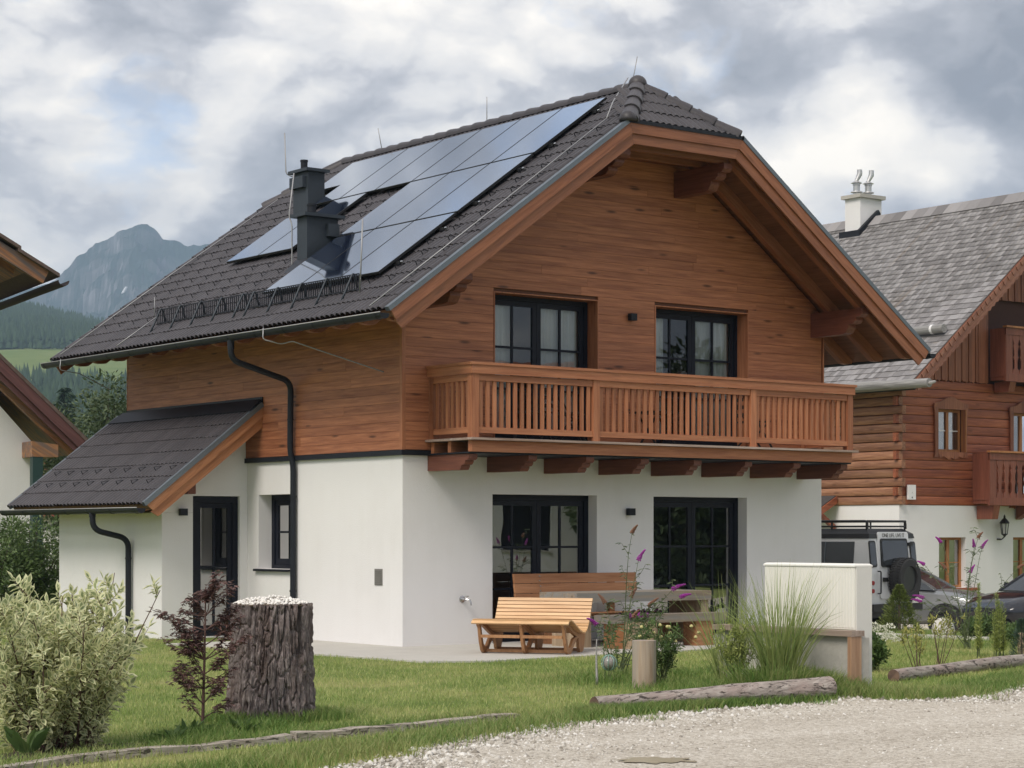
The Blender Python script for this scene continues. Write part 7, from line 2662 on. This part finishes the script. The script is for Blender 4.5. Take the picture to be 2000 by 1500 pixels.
M['dogwood'] = leaf_mat('variegated dogwood leaf', (0.185, 0.240, 0.115), (0.340, 0.390, 0.205), 0.5, 0.4, edge=(0.74, 0.74, 0.46), edge_at=0.44)
M['redleaf'] = leaf_mat('dark red maple leaf', (0.060, 0.032, 0.030), (0.210, 0.120, 0.105), 0.35, 0.2)
M['hedge'] = leaf_mat('hedge leaf', (0.060, 0.105, 0.036), (0.165, 0.235, 0.085), 0.45, 0.25)
M['treeleaf'] = leaf_mat('orchard tree leaf', (0.038, 0.070, 0.030), (0.125, 0.165, 0.078), 0.5, 0.2)
M['buddleaf'] = leaf_mat('grey green lance leaf', (0.095, 0.135, 0.070), (0.190, 0.235, 0.125), 0.55, 0.25)
M['bedleaf'] = leaf_mat('flower bed leaf', (0.055, 0.110, 0.032), (0.145, 0.215, 0.068), 0.5, 0.25)
M['yellowleaf'] = leaf_mat('yellow green leaf', (0.22, 0.24, 0.055), (0.48, 0.46, 0.15), 0.5, 0.3)
M['miscanthus'] = leaf_mat('tall grass blade', (0.150, 0.230, 0.062), (0.360, 0.410, 0.150), 0.45, 0.3)
M['goldenrod'] = leaf_mat('goldenrod leaf', (0.230, 0.300, 0.075), (0.440, 0.480, 0.160), 0.5, 0.3)
M['dwarf'] = leaf_mat('dwarf spruce spray', (0.085, 0.130, 0.030), (0.220, 0.260, 0.075), 0.6, 0.15)
M['purple'] = M.get('purple')
M['blossom'] = plain('magenta blossom', (0.32, 0.035, 0.30), 0.6, 0.3, 40)
M['deadspike'] = plain('spent brown blossom', (0.24, 0.12, 0.075), 0.8, 0.3, 40)
M['whitepetal'] = leaf_mat('cream white petal', (0.62, 0.62, 0.48), (0.86, 0.86, 0.76), 0.6, 0.3)
M['mulch'] = plain('dark bed soil', (0.055, 0.038, 0.030), 0.95, 0.4, 14, bump=0.02)

# variegated dogwood at the left edge
dogb = Vector((-10.12, -10.22, -0.01))
leafy('dogwood_shrub', 'large pale variegated shrub with cream edged leaves at the left edge of the lawn', 'shrub', dogb, 58, 0.60, 1.42, 0.74, 12, 0.30, 0.095, 0.44, M['dogwood'], M['stem'], 6, r0=0.010, start=0.03, bendup=0.45, foot=0.13)
so_ = MB(); so_.add([tuple(dogb + Vector((0.75 * cos(2 * pi * k / 24) * (1 + 0.2 * mnoise.noise((k * 0.6, 0, 0))), 0.30 * sin(2 * pi * k / 24) - 0.22 + 0.16 * cos(2 * pi * k / 24), 0.018))) for k in range(24)], [tuple(range(24))])
tag(so_.build('bed_soil', M['mulch'], fix=False), kind='structure')
dk = tag(empty('dock_plant', (-10.52, -10.55, 0)), 'low plant with broad green leaves at the foot of the variegated shrub', 'plant')
P_, T_, S_ = [], [], []
for k in range(11):
    a = rng.uniform(0, 2 * pi); P_.append((0.03 * cos(a), 0.03 * sin(a), 0.02)); T_.append((cos(a) * 0.6, sin(a) * 0.6, 1.0)); S_.append(rng.uniform(0.15, 0.27))
leaves('foliage', P_, T_, S_, 0.42, M['bedleaf'], dk, 0.1)

# dark red maple
mp = tag(empty('maple_sapling', (-8.55, -9.62, -0.01)), 'young dark red leaved maple beside the bark covered stump', 'sapling')
tw, P_, T_, S_ = [], [], [], []
trunk = curve_pts((0, 0, 0), (0.02, 0.02, 1), 1.22, 10, (0, 0, 0.1), 0.06)
tw.append((trunk, 0.016, 0.005))
def palm(p, d, size):
    d = unit(np.array(d, float))
    s = unit(np.cross(d, np.array([0, 0, 1.0]) + rng.normal(0, 0.25, 3)))
    for q, l in ((-1.15, 0.6), (-0.6, 0.85), (0.0, 1.0), (0.6, 0.85), (1.15, 0.6)):
        P_.append(p); T_.append(d * cos(q) + s * sin(q)); S_.append(size * l)
rw = np.array(RIGHT)
fw = np.array(AHEAD)
for z, side, ln_, k in ((0.25, -0.6, 0.34, 8), (0.30, 0.6, 0.22, 5), (0.45, -0.9, 0.30, 8), (0.42, 0.9, 0.30, 8), (0.62, 0.7, 0.34, 9), (0.66, -0.8, 0.42, 10), (0.72, -0.3, 0.28, 8), (0.80, 0.95, 0.40, 11), (0.88, -0.9, 0.48, 11), (0.95, 0.4, 0.26, 9), (1.02, 0.8, 0.34, 9), (1.08, -0.4, 0.2, 8), (1.14, 0.5, 0.24, 10), (1.18, -0.2, 0.16, 12), (1.2, 0.15, 0.12, 12), (0.20, 0.8, 0.30, 7), (0.15, -0.5, 0.28, 6), (0.36, 0.5, 0.34, 8), (0.52, 0.9, 0.34, 9), (0.56, -0.5, 0.30, 8), (0.70, 0.9, 0.42, 9), (0.78, -0.6, 0.34, 9), (0.92, 0.8, 0.36, 9)):
    i = min(int(z / 1.22 * 10), 9)
    q = np.array(trunk[i])
    d = rw * side + fw * rng.uniform(-0.6, 0.6) + np.array([0, 0, rng.uniform(0.25, 0.7)])
    br = curve_pts(q, d, ln_, 6, (0, 0, 0.15))
    tw.append((br, 0.006, 0.002))
    ba = np.array(br)
    for j in range(k * 5):
        u = rng.uniform(0.35, 1.0) * 6
        ii = min(int(u), 5)
        c = ba[ii] + (ba[ii + 1] - ba[ii]) * (u - ii) + rng.normal(0, 0.018, 3)
        a = rng.uniform(0, 2 * pi)
        palm(c, (cos(a), sin(a), rng.uniform(-0.5, 0.3)), rng.uniform(0.040, 0.072))
for e in range(26):
    z = rng.uniform(0.12, 1.15)
    q = np.array(trunk[min(int(z / 1.22 * 10), 9)])
    d = rw * rng.normal(0, 0.7) + fw * rng.normal(0, 0.6) + np.array([0, 0, rng.uniform(0.1, 1.2)])
    br = curve_pts(q, d, rng.uniform(0.12, 0.44), 6, (0, 0, 0.2), 0.3)
    tw.append((br, 0.005, 0.0015))
    ba = np.array(br)
    for j in range(rng.integers(8, 34)):
        u = rng.uniform(0.45, 1.0) ** 0.7 * 5.99
        ii = min(int(u), 5)
        a = rng.uniform(0, 2 * pi)
        palm(ba[ii] + (ba[ii + 1] - ba[ii]) * (u - ii) + rng.normal(0, 0.022, 3), (cos(a), sin(a), rng.uniform(-0.6, 0.3)), rng.uniform(0.030, 0.072))
twigs_mesh('stem', tw, M['stem'], mp)
leaves('foliage', P_, T_, S_, 0.32, M['redleaf'], mp, 0.15, simple=True)


def budd(label, base, tips, flowers, group):
    t = tag(empty('butterfly_bush', base), label, 'shrub', group)
    tw, P, T, S = [], [], [], []
    fm, dm = MB(), MB()
    for (rx, fx, hz) in tips:
        d = rw * rx + fw * fx + np.array([0, 0, hz])
        pts = curve_pts((rng.normal(0, 0.04), rng.normal(0, 0.04), 0), d + np.array([0, 0, hz * 0.4]), np.linalg.norm(d), 12, (rw * rx + fw * fx) * 0.5 + np.array([0, 0, -0.3]), 0.10)
        tw.append((pts, 0.008, 0.0028))
        pa = np.array(pts)
        for i in range(2, 13):
            ax_ = unit(pa[min(i + 1, 12)] - pa[i - 1])
            b = i * 1.57
            side = unit(np.cross(ax_, np.array([cos(b), sin(b), 0.2])))
            for sg in (-1, 1):
                for m in range(1):
                    P.append(pa[i] - ax_ * rng.uniform(0, 0.05)); T.append(side * sg + ax_ * 0.5); S.append(rng.uniform(0.06, 0.125) * (1.1 - 0.04 * i) * (0.75 + 0.25 * m))
            if rng.uniform() < 0.4 and i > 4:
                sd = side * rng.choice([-1, 1]) + ax_ * 0.8
                sp2 = curve_pts(pa[i], sd, rng.uniform(0.12, 0.26), 4, (0, 0, 0.2))
                tw.append((sp2, 0.004, 0.002))
                for j in range(1, 5):
                    for sg in (-1, 1):
                        a = rng.uniform(0, 2 * pi)
                        P.append(sp2[j]); T.append(np.array([cos(a), sin(a), 0.1])); S.append(rng.uniform(0.05, 0.10))
        e = pa[-1] - pa[-2]
        (fm if rng.uniform() < flowers else dm) and spike((fm if rng.uniform() < flowers else dm), pa[-1], e + rw * 0.3 * np.sign(rx or 1) * np.linalg.norm(e), rng.uniform(0.13, 0.2), 0.024)
    twigs_mesh('stem', tw, M['greenstem'], t)
    leaves('foliage', P, T, S, 0.22, M['buddleaf'], t, 0.45)
    if fm.v:
        fm.build('blossom', M['blossom'], t, fix=False)
    if dm.v:
        dm.build('spent_blossom', M['deadspike'], t, fix=False)
    return t


budd('tall butterfly bush with purple flower spikes in the bed before the plank table', (-1.30, -6.42, 0),
     [(0.13, -0.1, 1.72), (0.05, 0.2, 1.35), (0.42, 0.0, 1.12), (0.52, 0.1, 1.05), (-0.14, 0.1, 0.85), (0.30, -0.1, 0.80), (-0.22, -0.2, 0.62), (0.12, -0.2, 0.70), (0.22, 0.15, 0.92)], 0.35, 'butterfly bushes')
budd('tall butterfly bush with drooping purple spikes before the wall lantern', (6.3, -5.1, 0),
     [(-0.28, 0, 1.55), (-0.42, 0.1, 1.30), (0.10, 0, 1.62), (0.30, 0.1, 1.45), (0.45, -0.1, 1.30), (-0.1, -0.1, 1.50), (-0.55, 0, 0.85), (-0.6, 0.2, 0.70), (0.2, 0.2, 1.1), (-0.2, 0.2, 1.2)], 0.6, 'butterfly bushes')

# tall grass and bed plants left of the low wall
grass_clump('tall_grass_clump', 'tall arching pale green grass clump left of the low concrete wall', tuple(at(1522, 21.15, gz(*at(1522, 21.15).xy))), 430, 0.45, 1.25, 0.17, 0.50, 0.012, M['miscanthus'], 0.85, 'tall grass clumps')
grass_clump('tall_grass_clump', 'smaller loose grass clump against the terrace door reveal behind the tall grass', tuple(at(1428, 22.6)), 170, 0.7, 1.3, 0.14, 0.50, 0.012, M['miscanthus'], 0.75, 'tall grass clumps')
grass_clump('tall_grass_clump', 'low lush green grass tuft at the foot of the tall grass clump', tuple(at(1500, 20.95, 0.14)), 520, 0.16, 0.36, 0.36, 0.7, 0.009, M['longblade'], 0.7, 'tall grass clumps')
grass_clump('tall_grass_clump', 'low lush green grass tuft against the concrete wall', tuple(at(1590, 20.95, 0.12)), 360, 0.12, 0.28, 0.26, 0.7, 0.008, M['longblade'], 0.7, 'tall grass clumps')
leafy('bed_plant', 'bushy green flowering plant right of the upright timber block', 'plant', (-1.85, -7.75, 0), 28, 0.44, 0.78, 0.55, 6, 0.13, 0.055, 0.28, M['bedleaf'], M['greenstem'], 4, 'leafy plants in the flower bed', r0=0.005)
leafy('bed_plant', 'yellowish leafy plant between the timber block and the tall grass', 'plant', tuple(at(1440, 21.4, 0.08)), 26, 0.42, 0.74, 0.5, 6, 0.14, 0.055, 0.30, M['goldenrod'], M['greenstem'], 4, 'leafy plants in the flower bed', r0=0.005)
leafy('bed_plant', 'leggy green plant before the low beam bench', 'plant', (-0.75, -6.2, 0), 9, 0.45, 0.80, 0.35, 6, 0.12, 0.060, 0.25, M['bedleaf'], M['greenstem'], 4, 'leafy plants in the flower bed', r0=0.005)
leafy('bed_plant', 'slim seedling with narrow leaves beside the hanging garden ornament', 'plant', (-2.05, -7.05, 0), 5, 0.4, 0.72, 0.2, 6, 0.10, 0.055, 0.25, M['bedleaf'], M['greenstem'], 3, 'leafy plants in the flower bed', r0=0.004)
# pale yellow blossoms on the bed plants
yb = MB()
for k in range(16):
    c = Vector((-1.75, -7.65, 0)) + RIGHT * random.uniform(-0.25, 0.45) + AHEAD * random.uniform(-0.2, 0.2) + Vector((0, 0, random.uniform(0.42, 0.64)))
    yb.lathe([(0.004, -0.02), (0.022, -0.004), (0.018, 0.014), (0.004, 0.02)], c, 6)
tag(yb.build('yellow_blossoms', plain('pale yellow blossom', (0.62, 0.56, 0.25), 0.7, 0.2, 20), fix=False), kind='stuff')
wl = tag(empty('planter_crate', (2.55, -1.98, 0.022)), 'rough timber planter box with purple flowers beside the plank table', 'planter')
part('box', M['oldpost'], wl, (-0.36, 0.12, -0.55, -0.2, 0, 0.38))
P_, T_, S_ = [], [], []
for k in range(160):
    a = rng.uniform(0, 2 * pi); r = rng.uniform(0, 0.2)
    P_.append((-0.12 + r * cos(a), -0.38 + r * sin(a) * 0.7, 0.38 + rng.uniform(0, 0.1))); T_.append((cos(a), sin(a), rng.uniform(0, 1))); S_.append(rng.uniform(0.05, 0.09))
leaves('foliage', P_, T_, S_, 0.4, M['bedleaf'], wl, 0.2)
fm = MB()
for k in range(9):
    spike(fm, (-0.12 + random.uniform(-0.2, 0.2), -0.40 + random.uniform(-0.12, 0.1), 0.45), (random.uniform(-0.3, 0.3), -0.2, 0.6), 0.08, 0.03)
fm.build('blossom', M['blossom'], wl, fix=False)
rp2 = tag(empty('flower_pot_row', (3.75, -0.95, 0.022)), 'brown trough of magenta flowers on the terrace below the plank table', 'planter')
part('trough', M['benchwood'], rp2, (-0.45, 0.45, -0.15, 0.15, 0.0, 0.34))
fm = MB()
for k in range(22):
    spike(fm, (random.uniform(-0.42, 0.42), random.uniform(-0.14, 0.1), 0.36 + random.uniform(0, 0.1)), (random.uniform(-0.3, 0.3), -0.3, 0.6), 0.08, 0.035)
fm.build('blossom', M['blossom'], rp2, fix=False)
P_, T_, S_ = [], [], []
for k in range(240):
    a = rng.uniform(0, 2 * pi)
    P_.append((rng.uniform(-0.45, 0.45), rng.uniform(-0.15, 0.15), 0.34 + rng.uniform(0, 0.1))); T_.append((cos(a), sin(a), rng.uniform(0, 1))); S_.append(rng.uniform(0.05, 0.09))
leaves('foliage', P_, T_, S_, 0.4, M['bedleaf'], rp2, 0.2)

# garden ornament: glazed ball in a wire holder on a stake
go = tag(empty('garden_ornament', (-2.36, -7.42, 0)), 'small glass and wire garden ornament on a pale stake left of the timber block', 'ornament')
m_ = MB(); m_.tube(curve_pts((-0.09, 0.03, 0), (0.05, 0, 1), 0.50, 6, (0.1, 0, 0)), [0.016, 0.015, 0.013, 0.012, 0.01, 0.008, 0.006], 7); m_.build('stake', M['greywood'], go, True)
m_ = MB(); m_.lathe([(0.075 * sin(q), -0.075 * cos(q)) for q in np.linspace(0.05, pi - 0.05, 10)], (0.03, -0.03, 0.24), 16); m_.build('glass_ball', plain('frosted glass ball', (0.30, 0.28, 0.26), 0.12, 0.3, 12), go, True)
m_ = MB()
for k in range(4):
    a = pi * k / 4
    m_.tube([(0.03 + 0.085 * cos(a) * cos(q), -0.03 + 0.085 * sin(a) * cos(q), 0.24 + 0.085 * sin(q)) for q in np.linspace(0, 2 * pi, 17)], 0.006, 5)
m_.build('wire_cage', plain('pale green wire', (0.22, 0.34, 0.29), 0.3), go, True)

# right of the low wall: hydrangea, yellow foliage, dwarf spruce, goldenrod, boulder
hy_ = leafy('hydrangea_bush', 'green bush with round cream white flower heads right of the meter cabinet', 'shrub', (1.55, -7.75, 0), 26, 0.28, 0.46, 0.6, 7, 0.12, 0.075, 0.42, M['bedleaf'], M['greenstem'], 4, r0=0.005)
P_, T_, S_ = [], [], []
for cx_, cy_, cz_, cr_ in ((-0.10, -0.1, 0.50, 0.075), (0.02, 0.02, 0.53, 0.085), (0.14, 0.0, 0.50, 0.075), (0.26, -0.02, 0.44, 0.08), (0.30, 0.08, 0.53, 0.07), (0.38, -0.08, 0.38, 0.06), (0.2, -0.1, 0.40, 0.06)):
    for k in range(110):
        v = unit(rng.normal(0, 1, 3)); v[2] = abs(v[2]) * 0.8 - 0.1
        P_.append(np.array(RIGHT) * (cx_ * 0.7 - 0.02) + np.array(AHEAD) * cy_ + np.array([0, 0, cz_]) + v * cr_ * 0.85); T_.append(v + rng.normal(0, 0.6, 3)); S_.append(rng.uniform(0.018, 0.03))
leaves('flower_heads', P_, T_, S_, 0.8, M['whitepetal'], hy_, 0.0, simple=True)
for k, (x, y, lab, hh) in enumerate(((2.15, -7.9, 'yellow leaved young shrub on dark stems on the lawn beside the hydrangea', 0.52), (2.95, -7.55, 'sparse yellow leaved shrub on the lawn, taller of the two', 0.72))):
    leafy('yellow_shrub', lab, 'shrub', (x, y, 0), 6, hh * 0.7, hh, 0.45, 5, 0.12, 0.06, 0.32, M['yellowleaf'], M['stem'], 3, 'yellow leaved shrubs', r0=0.006, start=0.5)
ds_ = tag(empty('dwarf_spruce', (8.9, -1.45, -0.02)), 'small conical yellow green dwarf spruce in front of the spare wheel', 'conifer')
m_ = MB(); m_.tube([(0, 0, 0), (0, 0, 0.74)], [0.03, 0.008], 6); m_.build('trunk', M['bark'], ds_)
n_ = 3600
z = rng.uniform(0, 1, n_) ** 1.25
a = rng.uniform(0, 2 * pi, n_)
lob = 1 + 0.22 * np.sin(a * 5 + z * 16) + 0.12 * np.sin(a * 9 + 2)
r = 0.35 * (1 - z) ** 0.85 * lob * np.sqrt(rng.uniform(0.45, 1.0, n_)) + 0.01
leaves('foliage', np.stack([r * np.cos(a), r * np.sin(a), 0.04 + z * 0.78], 1), np.stack([np.cos(a), np.sin(a), 0.75 + 0 * a], 1), rng.uniform(0.035, 0.07, n_), 0.35, M['dwarf'], ds_, 0.0, simple=True)
gd = tag(empty('goldenrod_clump', (4.95, -6.75, 0)), 'clump of upright feathery yellow green stems at the right edge', 'plant')
tw, P_, T_, S_ = [], [], [], []
for k in range(15):
    bx = np.array(RIGHT) * rng.uniform(-0.26, 0.22) + np.array(AHEAD) * rng.uniform(-0.2, 0.2)
    hh = rng.uniform(0.62, 1.02)
    st_ = curve_pts(bx, (rng.normal(0, 0.06), rng.normal(0, 0.06), 1), hh, 8, (0, 0, 0.2), 0.05)
    tw.append((st_, 0.006, 0.003))
    sa = np.array(st_)
    for j in range(190):
        u = rng.uniform(0.12, 1.0) * 8
        i = min(int(u), 7)
        b = rng.uniform(0, 2 * pi)
        P_.append(sa[i] + (sa[i + 1] - sa[i]) * (u - i)); T_.append((cos(b), sin(b), 0.9)); S_.append(rng.uniform(0.04, 0.085) * (1.2 - u / 12))
twigs_mesh('stem', tw, M['greenstem'], gd)
leaves('foliage', P_, T_, S_, 0.26, M['goldenrod'], gd, 0.0, simple=True)
dsp = tag(empty('blue_spruce_sprig', (4.75, -7.35, 0)), 'small blue green conifer at the foot of the feathery stems', 'conifer')
n_ = 1500
z = rng.uniform(0, 1, n_); a = rng.uniform(0, 2 * pi, n_)
r = 0.15 * (1 - z) ** 0.7 * (1 + 0.3 * np.sin(a * 4 + z * 10)) * np.sqrt(rng.uniform(0.2, 1, n_))
m_ = MB(); m_.tube([(0, 0, 0), (0, 0, 0.5)], [0.018, 0.005], 6); m_.build('trunk', M['bark'], dsp)
leaves('foliage', np.stack([r * np.cos(a), r * np.sin(a), 0.03 + z * 0.5], 1), np.stack([np.cos(a), np.sin(a), 0.9 + 0 * a], 1), rng.uniform(0.04, 0.07, n_), 0.12, leaf_mat('blue needle', (0.045, 0.085, 0.06), (0.10, 0.16, 0.11), trans=0.05), dsp, simple=True)
bl = tag(empty('boulder', (8.95, -2.35, -0.05)), 'pale rounded boulder on the grass edge right of the dwarf spruce', 'boulder')
m_ = MB()
lp = []
for k in range(9):
    q = -0.3 + (pi / 2 + 0.3) * k / 8
    lp.append([(0.20 * cos(q) * cos(2 * pi * i / 16) * (1 + 0.22 * mnoise.noise((cos(2 * pi * i / 16) * 2, sin(2 * pi * i / 16) * 2, q * 2))), 0.20 * cos(q) * sin(2 * pi * i / 16) * (1 + 0.2 * mnoise.noise((cos(2 * pi * i / 16) * 2, q * 2, sin(2 * pi * i / 16) * 2))), 0.36 * max(0, sin(q)) ** 0.7 if q > 0 else -0.05) for i in range(16)])
m_.loft(lp); m_.build('stone', M['stone'], bl, 'auto')
kb = MB(); kb.bar((7.6, -1.1, 0.03), (8.55, -3.6, 0.0), 0.12, 0.10); kb.bar((7.0, -0.3, 0.04), (7.6, -1.1, 0.03), 0.12, 0.10)
ks = kb.build('edging_stone', M['stone']); tag(ks, 'pale stone edging strip along the grass before the parked cars', 'edging')
p2 = tag(empty('timber_block', (5.85, -6.55, 0)), 'short brown timber block at the right edge beside the feathery stems', 'timber block')
m_ = MB(); m_.lathe([(0.13, 0), (0.125, 0.3), (0.12, 0.30)], (0, 0, 0), 20); m_.build('block_body', M['oldpost'], p2, 'auto')
for k, (x, y, lab, hh, mt, wd) in enumerate(((8.6, -3.3, 'dark leafy bush on the verge before the grey car', 0.30, 'bedleaf', 0.6), (8.2, -4.2, 'dense dark bush below the grey car wheel', 0.28, 'hedge', 0.7), (8.3, -0.9, 'sparse yellowish weed beside the white offroad car', 0.6, 'goldenrod', 0.35), (7.6, -5.0, 'bushy plant with white buds before the near black car', 0.36, 'bedleaf', 0.6), (9.3, -2.9, 'low dark bush behind the pale boulder', 0.40, 'hedge', 0.7))):
    leafy('verge_plant', lab, 'plant', (x, y, -0.02), 18, hh * 0.6, hh, wd, 6, 0.16, 0.065, 0.36, M[mt], M['greenstem'], 4, 'plants on the verge before the cars', r0=0.006)
# dandelion sized flat weeds by the maple
for k, (x, y) in enumerate(((-8.35, -9.95), (-8.8, -9.9), (-9.2, -10.35))):
    wv_ = tag(empty('broadleaf_weed', (x, y, 0)), ('green weed at the foot of the red maple', 'narrow leaved weed left of the red maple stem', 'small weed by the edging board under the red maple')[k], 'weed', 'weeds by the maple')
    P_, T_, S_ = [], [], []
    for j in range(16):
        a = rng.uniform(0, 2 * pi); P_.append((0.02 * cos(a), 0.02 * sin(a), 0.01)); T_.append((cos(a), sin(a), rng.uniform(0.5, 1.6))); S_.append(rng.uniform(0.10, 0.20))
    leaves('foliage', P_, T_, S_, 0.26, M['bedleaf'], wv_, 0.1)
# scattered stones under the tall grass
stones('bed_stones', np.concatenate([band([tuple(at(1390, 20.6).xy), tuple(at(1480, 20.8).xy)], 0.10, 20), band([tuple(at(1400, 21.4).xy), tuple(at(1430, 21.2).xy)], 0.1, 8)]), 0.035, 0.085, M['stone'], 0.0)


# ---------------------------------------------------------------- trees and hedge
def crown_tree(name, label, base, h, trunk_h, crown_r, n, leaf, mat, group=None, clumps=26, flat=1.0, cat='tree'):
    t = tag(empty(name, base), label, cat, group)
    tw = [([(0, 0, -0.1), (0.05, 0, trunk_h * 0.6), (0, 0.05, trunk_h), (0.05, 0, h * 0.8)], 0.035 * h * 0.6, 0.02)]
    P, T, S = [], [], []
    for k in range(clumps):
        v = unit(rng.normal(0, 1, 3))
        c = np.array([0, 0, trunk_h + (h - trunk_h) * 0.5]) + v * np.array([crown_r, crown_r, (h - trunk_h) * 0.5 * flat]) * rng.uniform(0.35, 0.95)
        tw.append((curve_pts((0, 0, max(0.2, min(trunk_h + 0.2, c[2] - 0.3))), c - np.array([0, 0, trunk_h]), np.linalg.norm(c - np.array([0, 0, trunk_h])), 5, (0, 0, 0.2)), 0.012 * h * 0.5, 0.006))
        m = n // clumps
        rc = crown_r * rng.uniform(0.22, 0.42)
        q = unit(rng.normal(0, 1, (m, 3))) * (rng.uniform(0.2, 1, (m, 1)) ** 0.5) * rc * np.array([1, 1, 0.8])
        P.append(c + q); T.append(q + rng.normal(0, 0.4, (m, 3)) * rc + np.array([0, 0, 0.25 * rc])); S.append(rng.uniform(0.6, 1.2, m) * leaf)
    twigs_mesh('trunk', tw, M['bark'], t)
    leaves('crown', np.concatenate(P), np.concatenate(T), np.concatenate(S), 0.5, mat, t, 0.2, simple=True)
    return t


b_ = at(205, 58)
crown_tree('orchard_tree', 'bushy broadleaf tree behind the annex roof with upright shoots', (b_.x, b_.y, -0.2), 6.3, 1.4, 2.0, 9000, 0.17, M['treeleaf'], clumps=46)
b_ = at(262, 62)
crown_tree('orchard_tree', 'taller broadleaf tree half hidden behind the chalet side wall', (b_.x, b_.y, -0.2), 7.0, 1.4, 1.7, 6000, 0.17, M['treeleaf'], clumps=34)
b_ = at(150, 66)
crown_tree('orchard_tree', 'lower pale green tree showing between the white house and the annex', (b_.x, b_.y, -0.2), 4.6, 1.0, 1.9, 5000, 0.17, M['treeleaf'], clumps=30)
for px, dd, rr, hh, lab in ((62, 39.5, 1.05, 2.05, 'dense green hedge shrub against the annex end behind the variegated shrub'), (-30, 38.5, 1.25, 2.1, 'dense green hedge shrub cut by the left edge of the picture')):
    b_ = at(px, dd)
    crown_tree('hedge_shrub', lab, (b_.x, b_.y, -0.1), hh, 0.15, rr, 9000, 0.095, M['hedge'], 'hedge shrubs at the left', 44, 1.1, 'hedge')


def spruce(label, base, h, r, n=1600, group='spruces on the valley floor'):
    t = tag(empty('spruce_tree', base), label, 'conifer', group)
    m_ = MB(); m_.tube([(0, 0, -0.2), (0, 0, h * 0.95)], [0.02 * h, 0.02], 6); m_.build('trunk', M['bark'], t)
    z = rng.uniform(0, 1, n) ** 1.3
    a = rng.uniform(0, 2 * pi, n)
    rr = r * (1 - z) ** 0.9 * (0.75 + 0.35 * np.sin(z * 60 + a * 2)) * rng.uniform(0.5, 1.05, n)
    leaves('crown', np.stack([rr * np.cos(a), rr * np.sin(a), h * (0.06 + 0.94 * z)], 1), np.stack([np.cos(a), np.sin(a), -0.35 + 0 * a], 1), rng.uniform(0.5, 1.0, n) * h * 0.07, 0.45, M['conifer'], t, simple=True)


for px, dd, h, lab in ((112, 205, 15.0, 'tall dark spruce left of the orchard trees'), (128, 215, 17.0, 'tallest dark spruce above the white house eave'), (96, 230, 13.0, 'dark spruce above the barge board of the white house'),
                       (150, 225, 13.5, 'dark spruce just left of the orchard tree crown'), (172, 250, 12.0, 'far dark spruce above the orchard tree')):
    b_ = at(px, dd)
    spruce(lab, (b_.x, b_.y, -0.2), h, h * 0.17)

# trees across the lane that the right terrace door mirrors
for k, (x, y) in enumerate(((26.6, -24.4), (28.9, -24.2), (31.2, -25.5))):
    crown_tree('lane_tree', ('broadleaf tree across the lane, seen mirrored in the right terrace door', 'second broadleaf tree across the lane behind the first', 'third broadleaf tree across the lane, farthest along it')[k], (x, y, -0.8), 8.5, 0.2, 2.7, 13000, 0.36, M['treeleaf'], 'trees across the lane', 64)

# ---------------------------------------------------------------- air
bpy.context.view_layer.update()
lo3, hi3 = Vector((1e9,) * 3), Vector((-1e9,) * 3)
for o in scene.objects:
    if o.type == 'MESH':
        for c in o.bound_box:
            q = o.matrix_world @ Vector(c)
            lo3 = Vector(map(min, lo3, q)); hi3 = Vector(map(max, hi3, q))
hz_ = MB(); hz_.box(lo3.x - 20, hi3.x + 20, lo3.y - 20, hi3.y + 20, lo3.z - 1.0, hi3.z + 8)
hm = D.materials.new('mountain air')
hm.use_nodes = True
t = NT(hm.node_tree)
pv = t.n('ShaderNodeVolumePrincipled', Density=0.00022, Anisotropy=0.1)
pv.inputs['Color'].default_value = (0.54, 0.75, 1.0, 1)
t.link(pv.outputs[0], t.n('ShaderNodeOutputMaterial').inputs['Volume'])
ho = hz_.build('haze', hm)
tag(ho, kind='stuff')
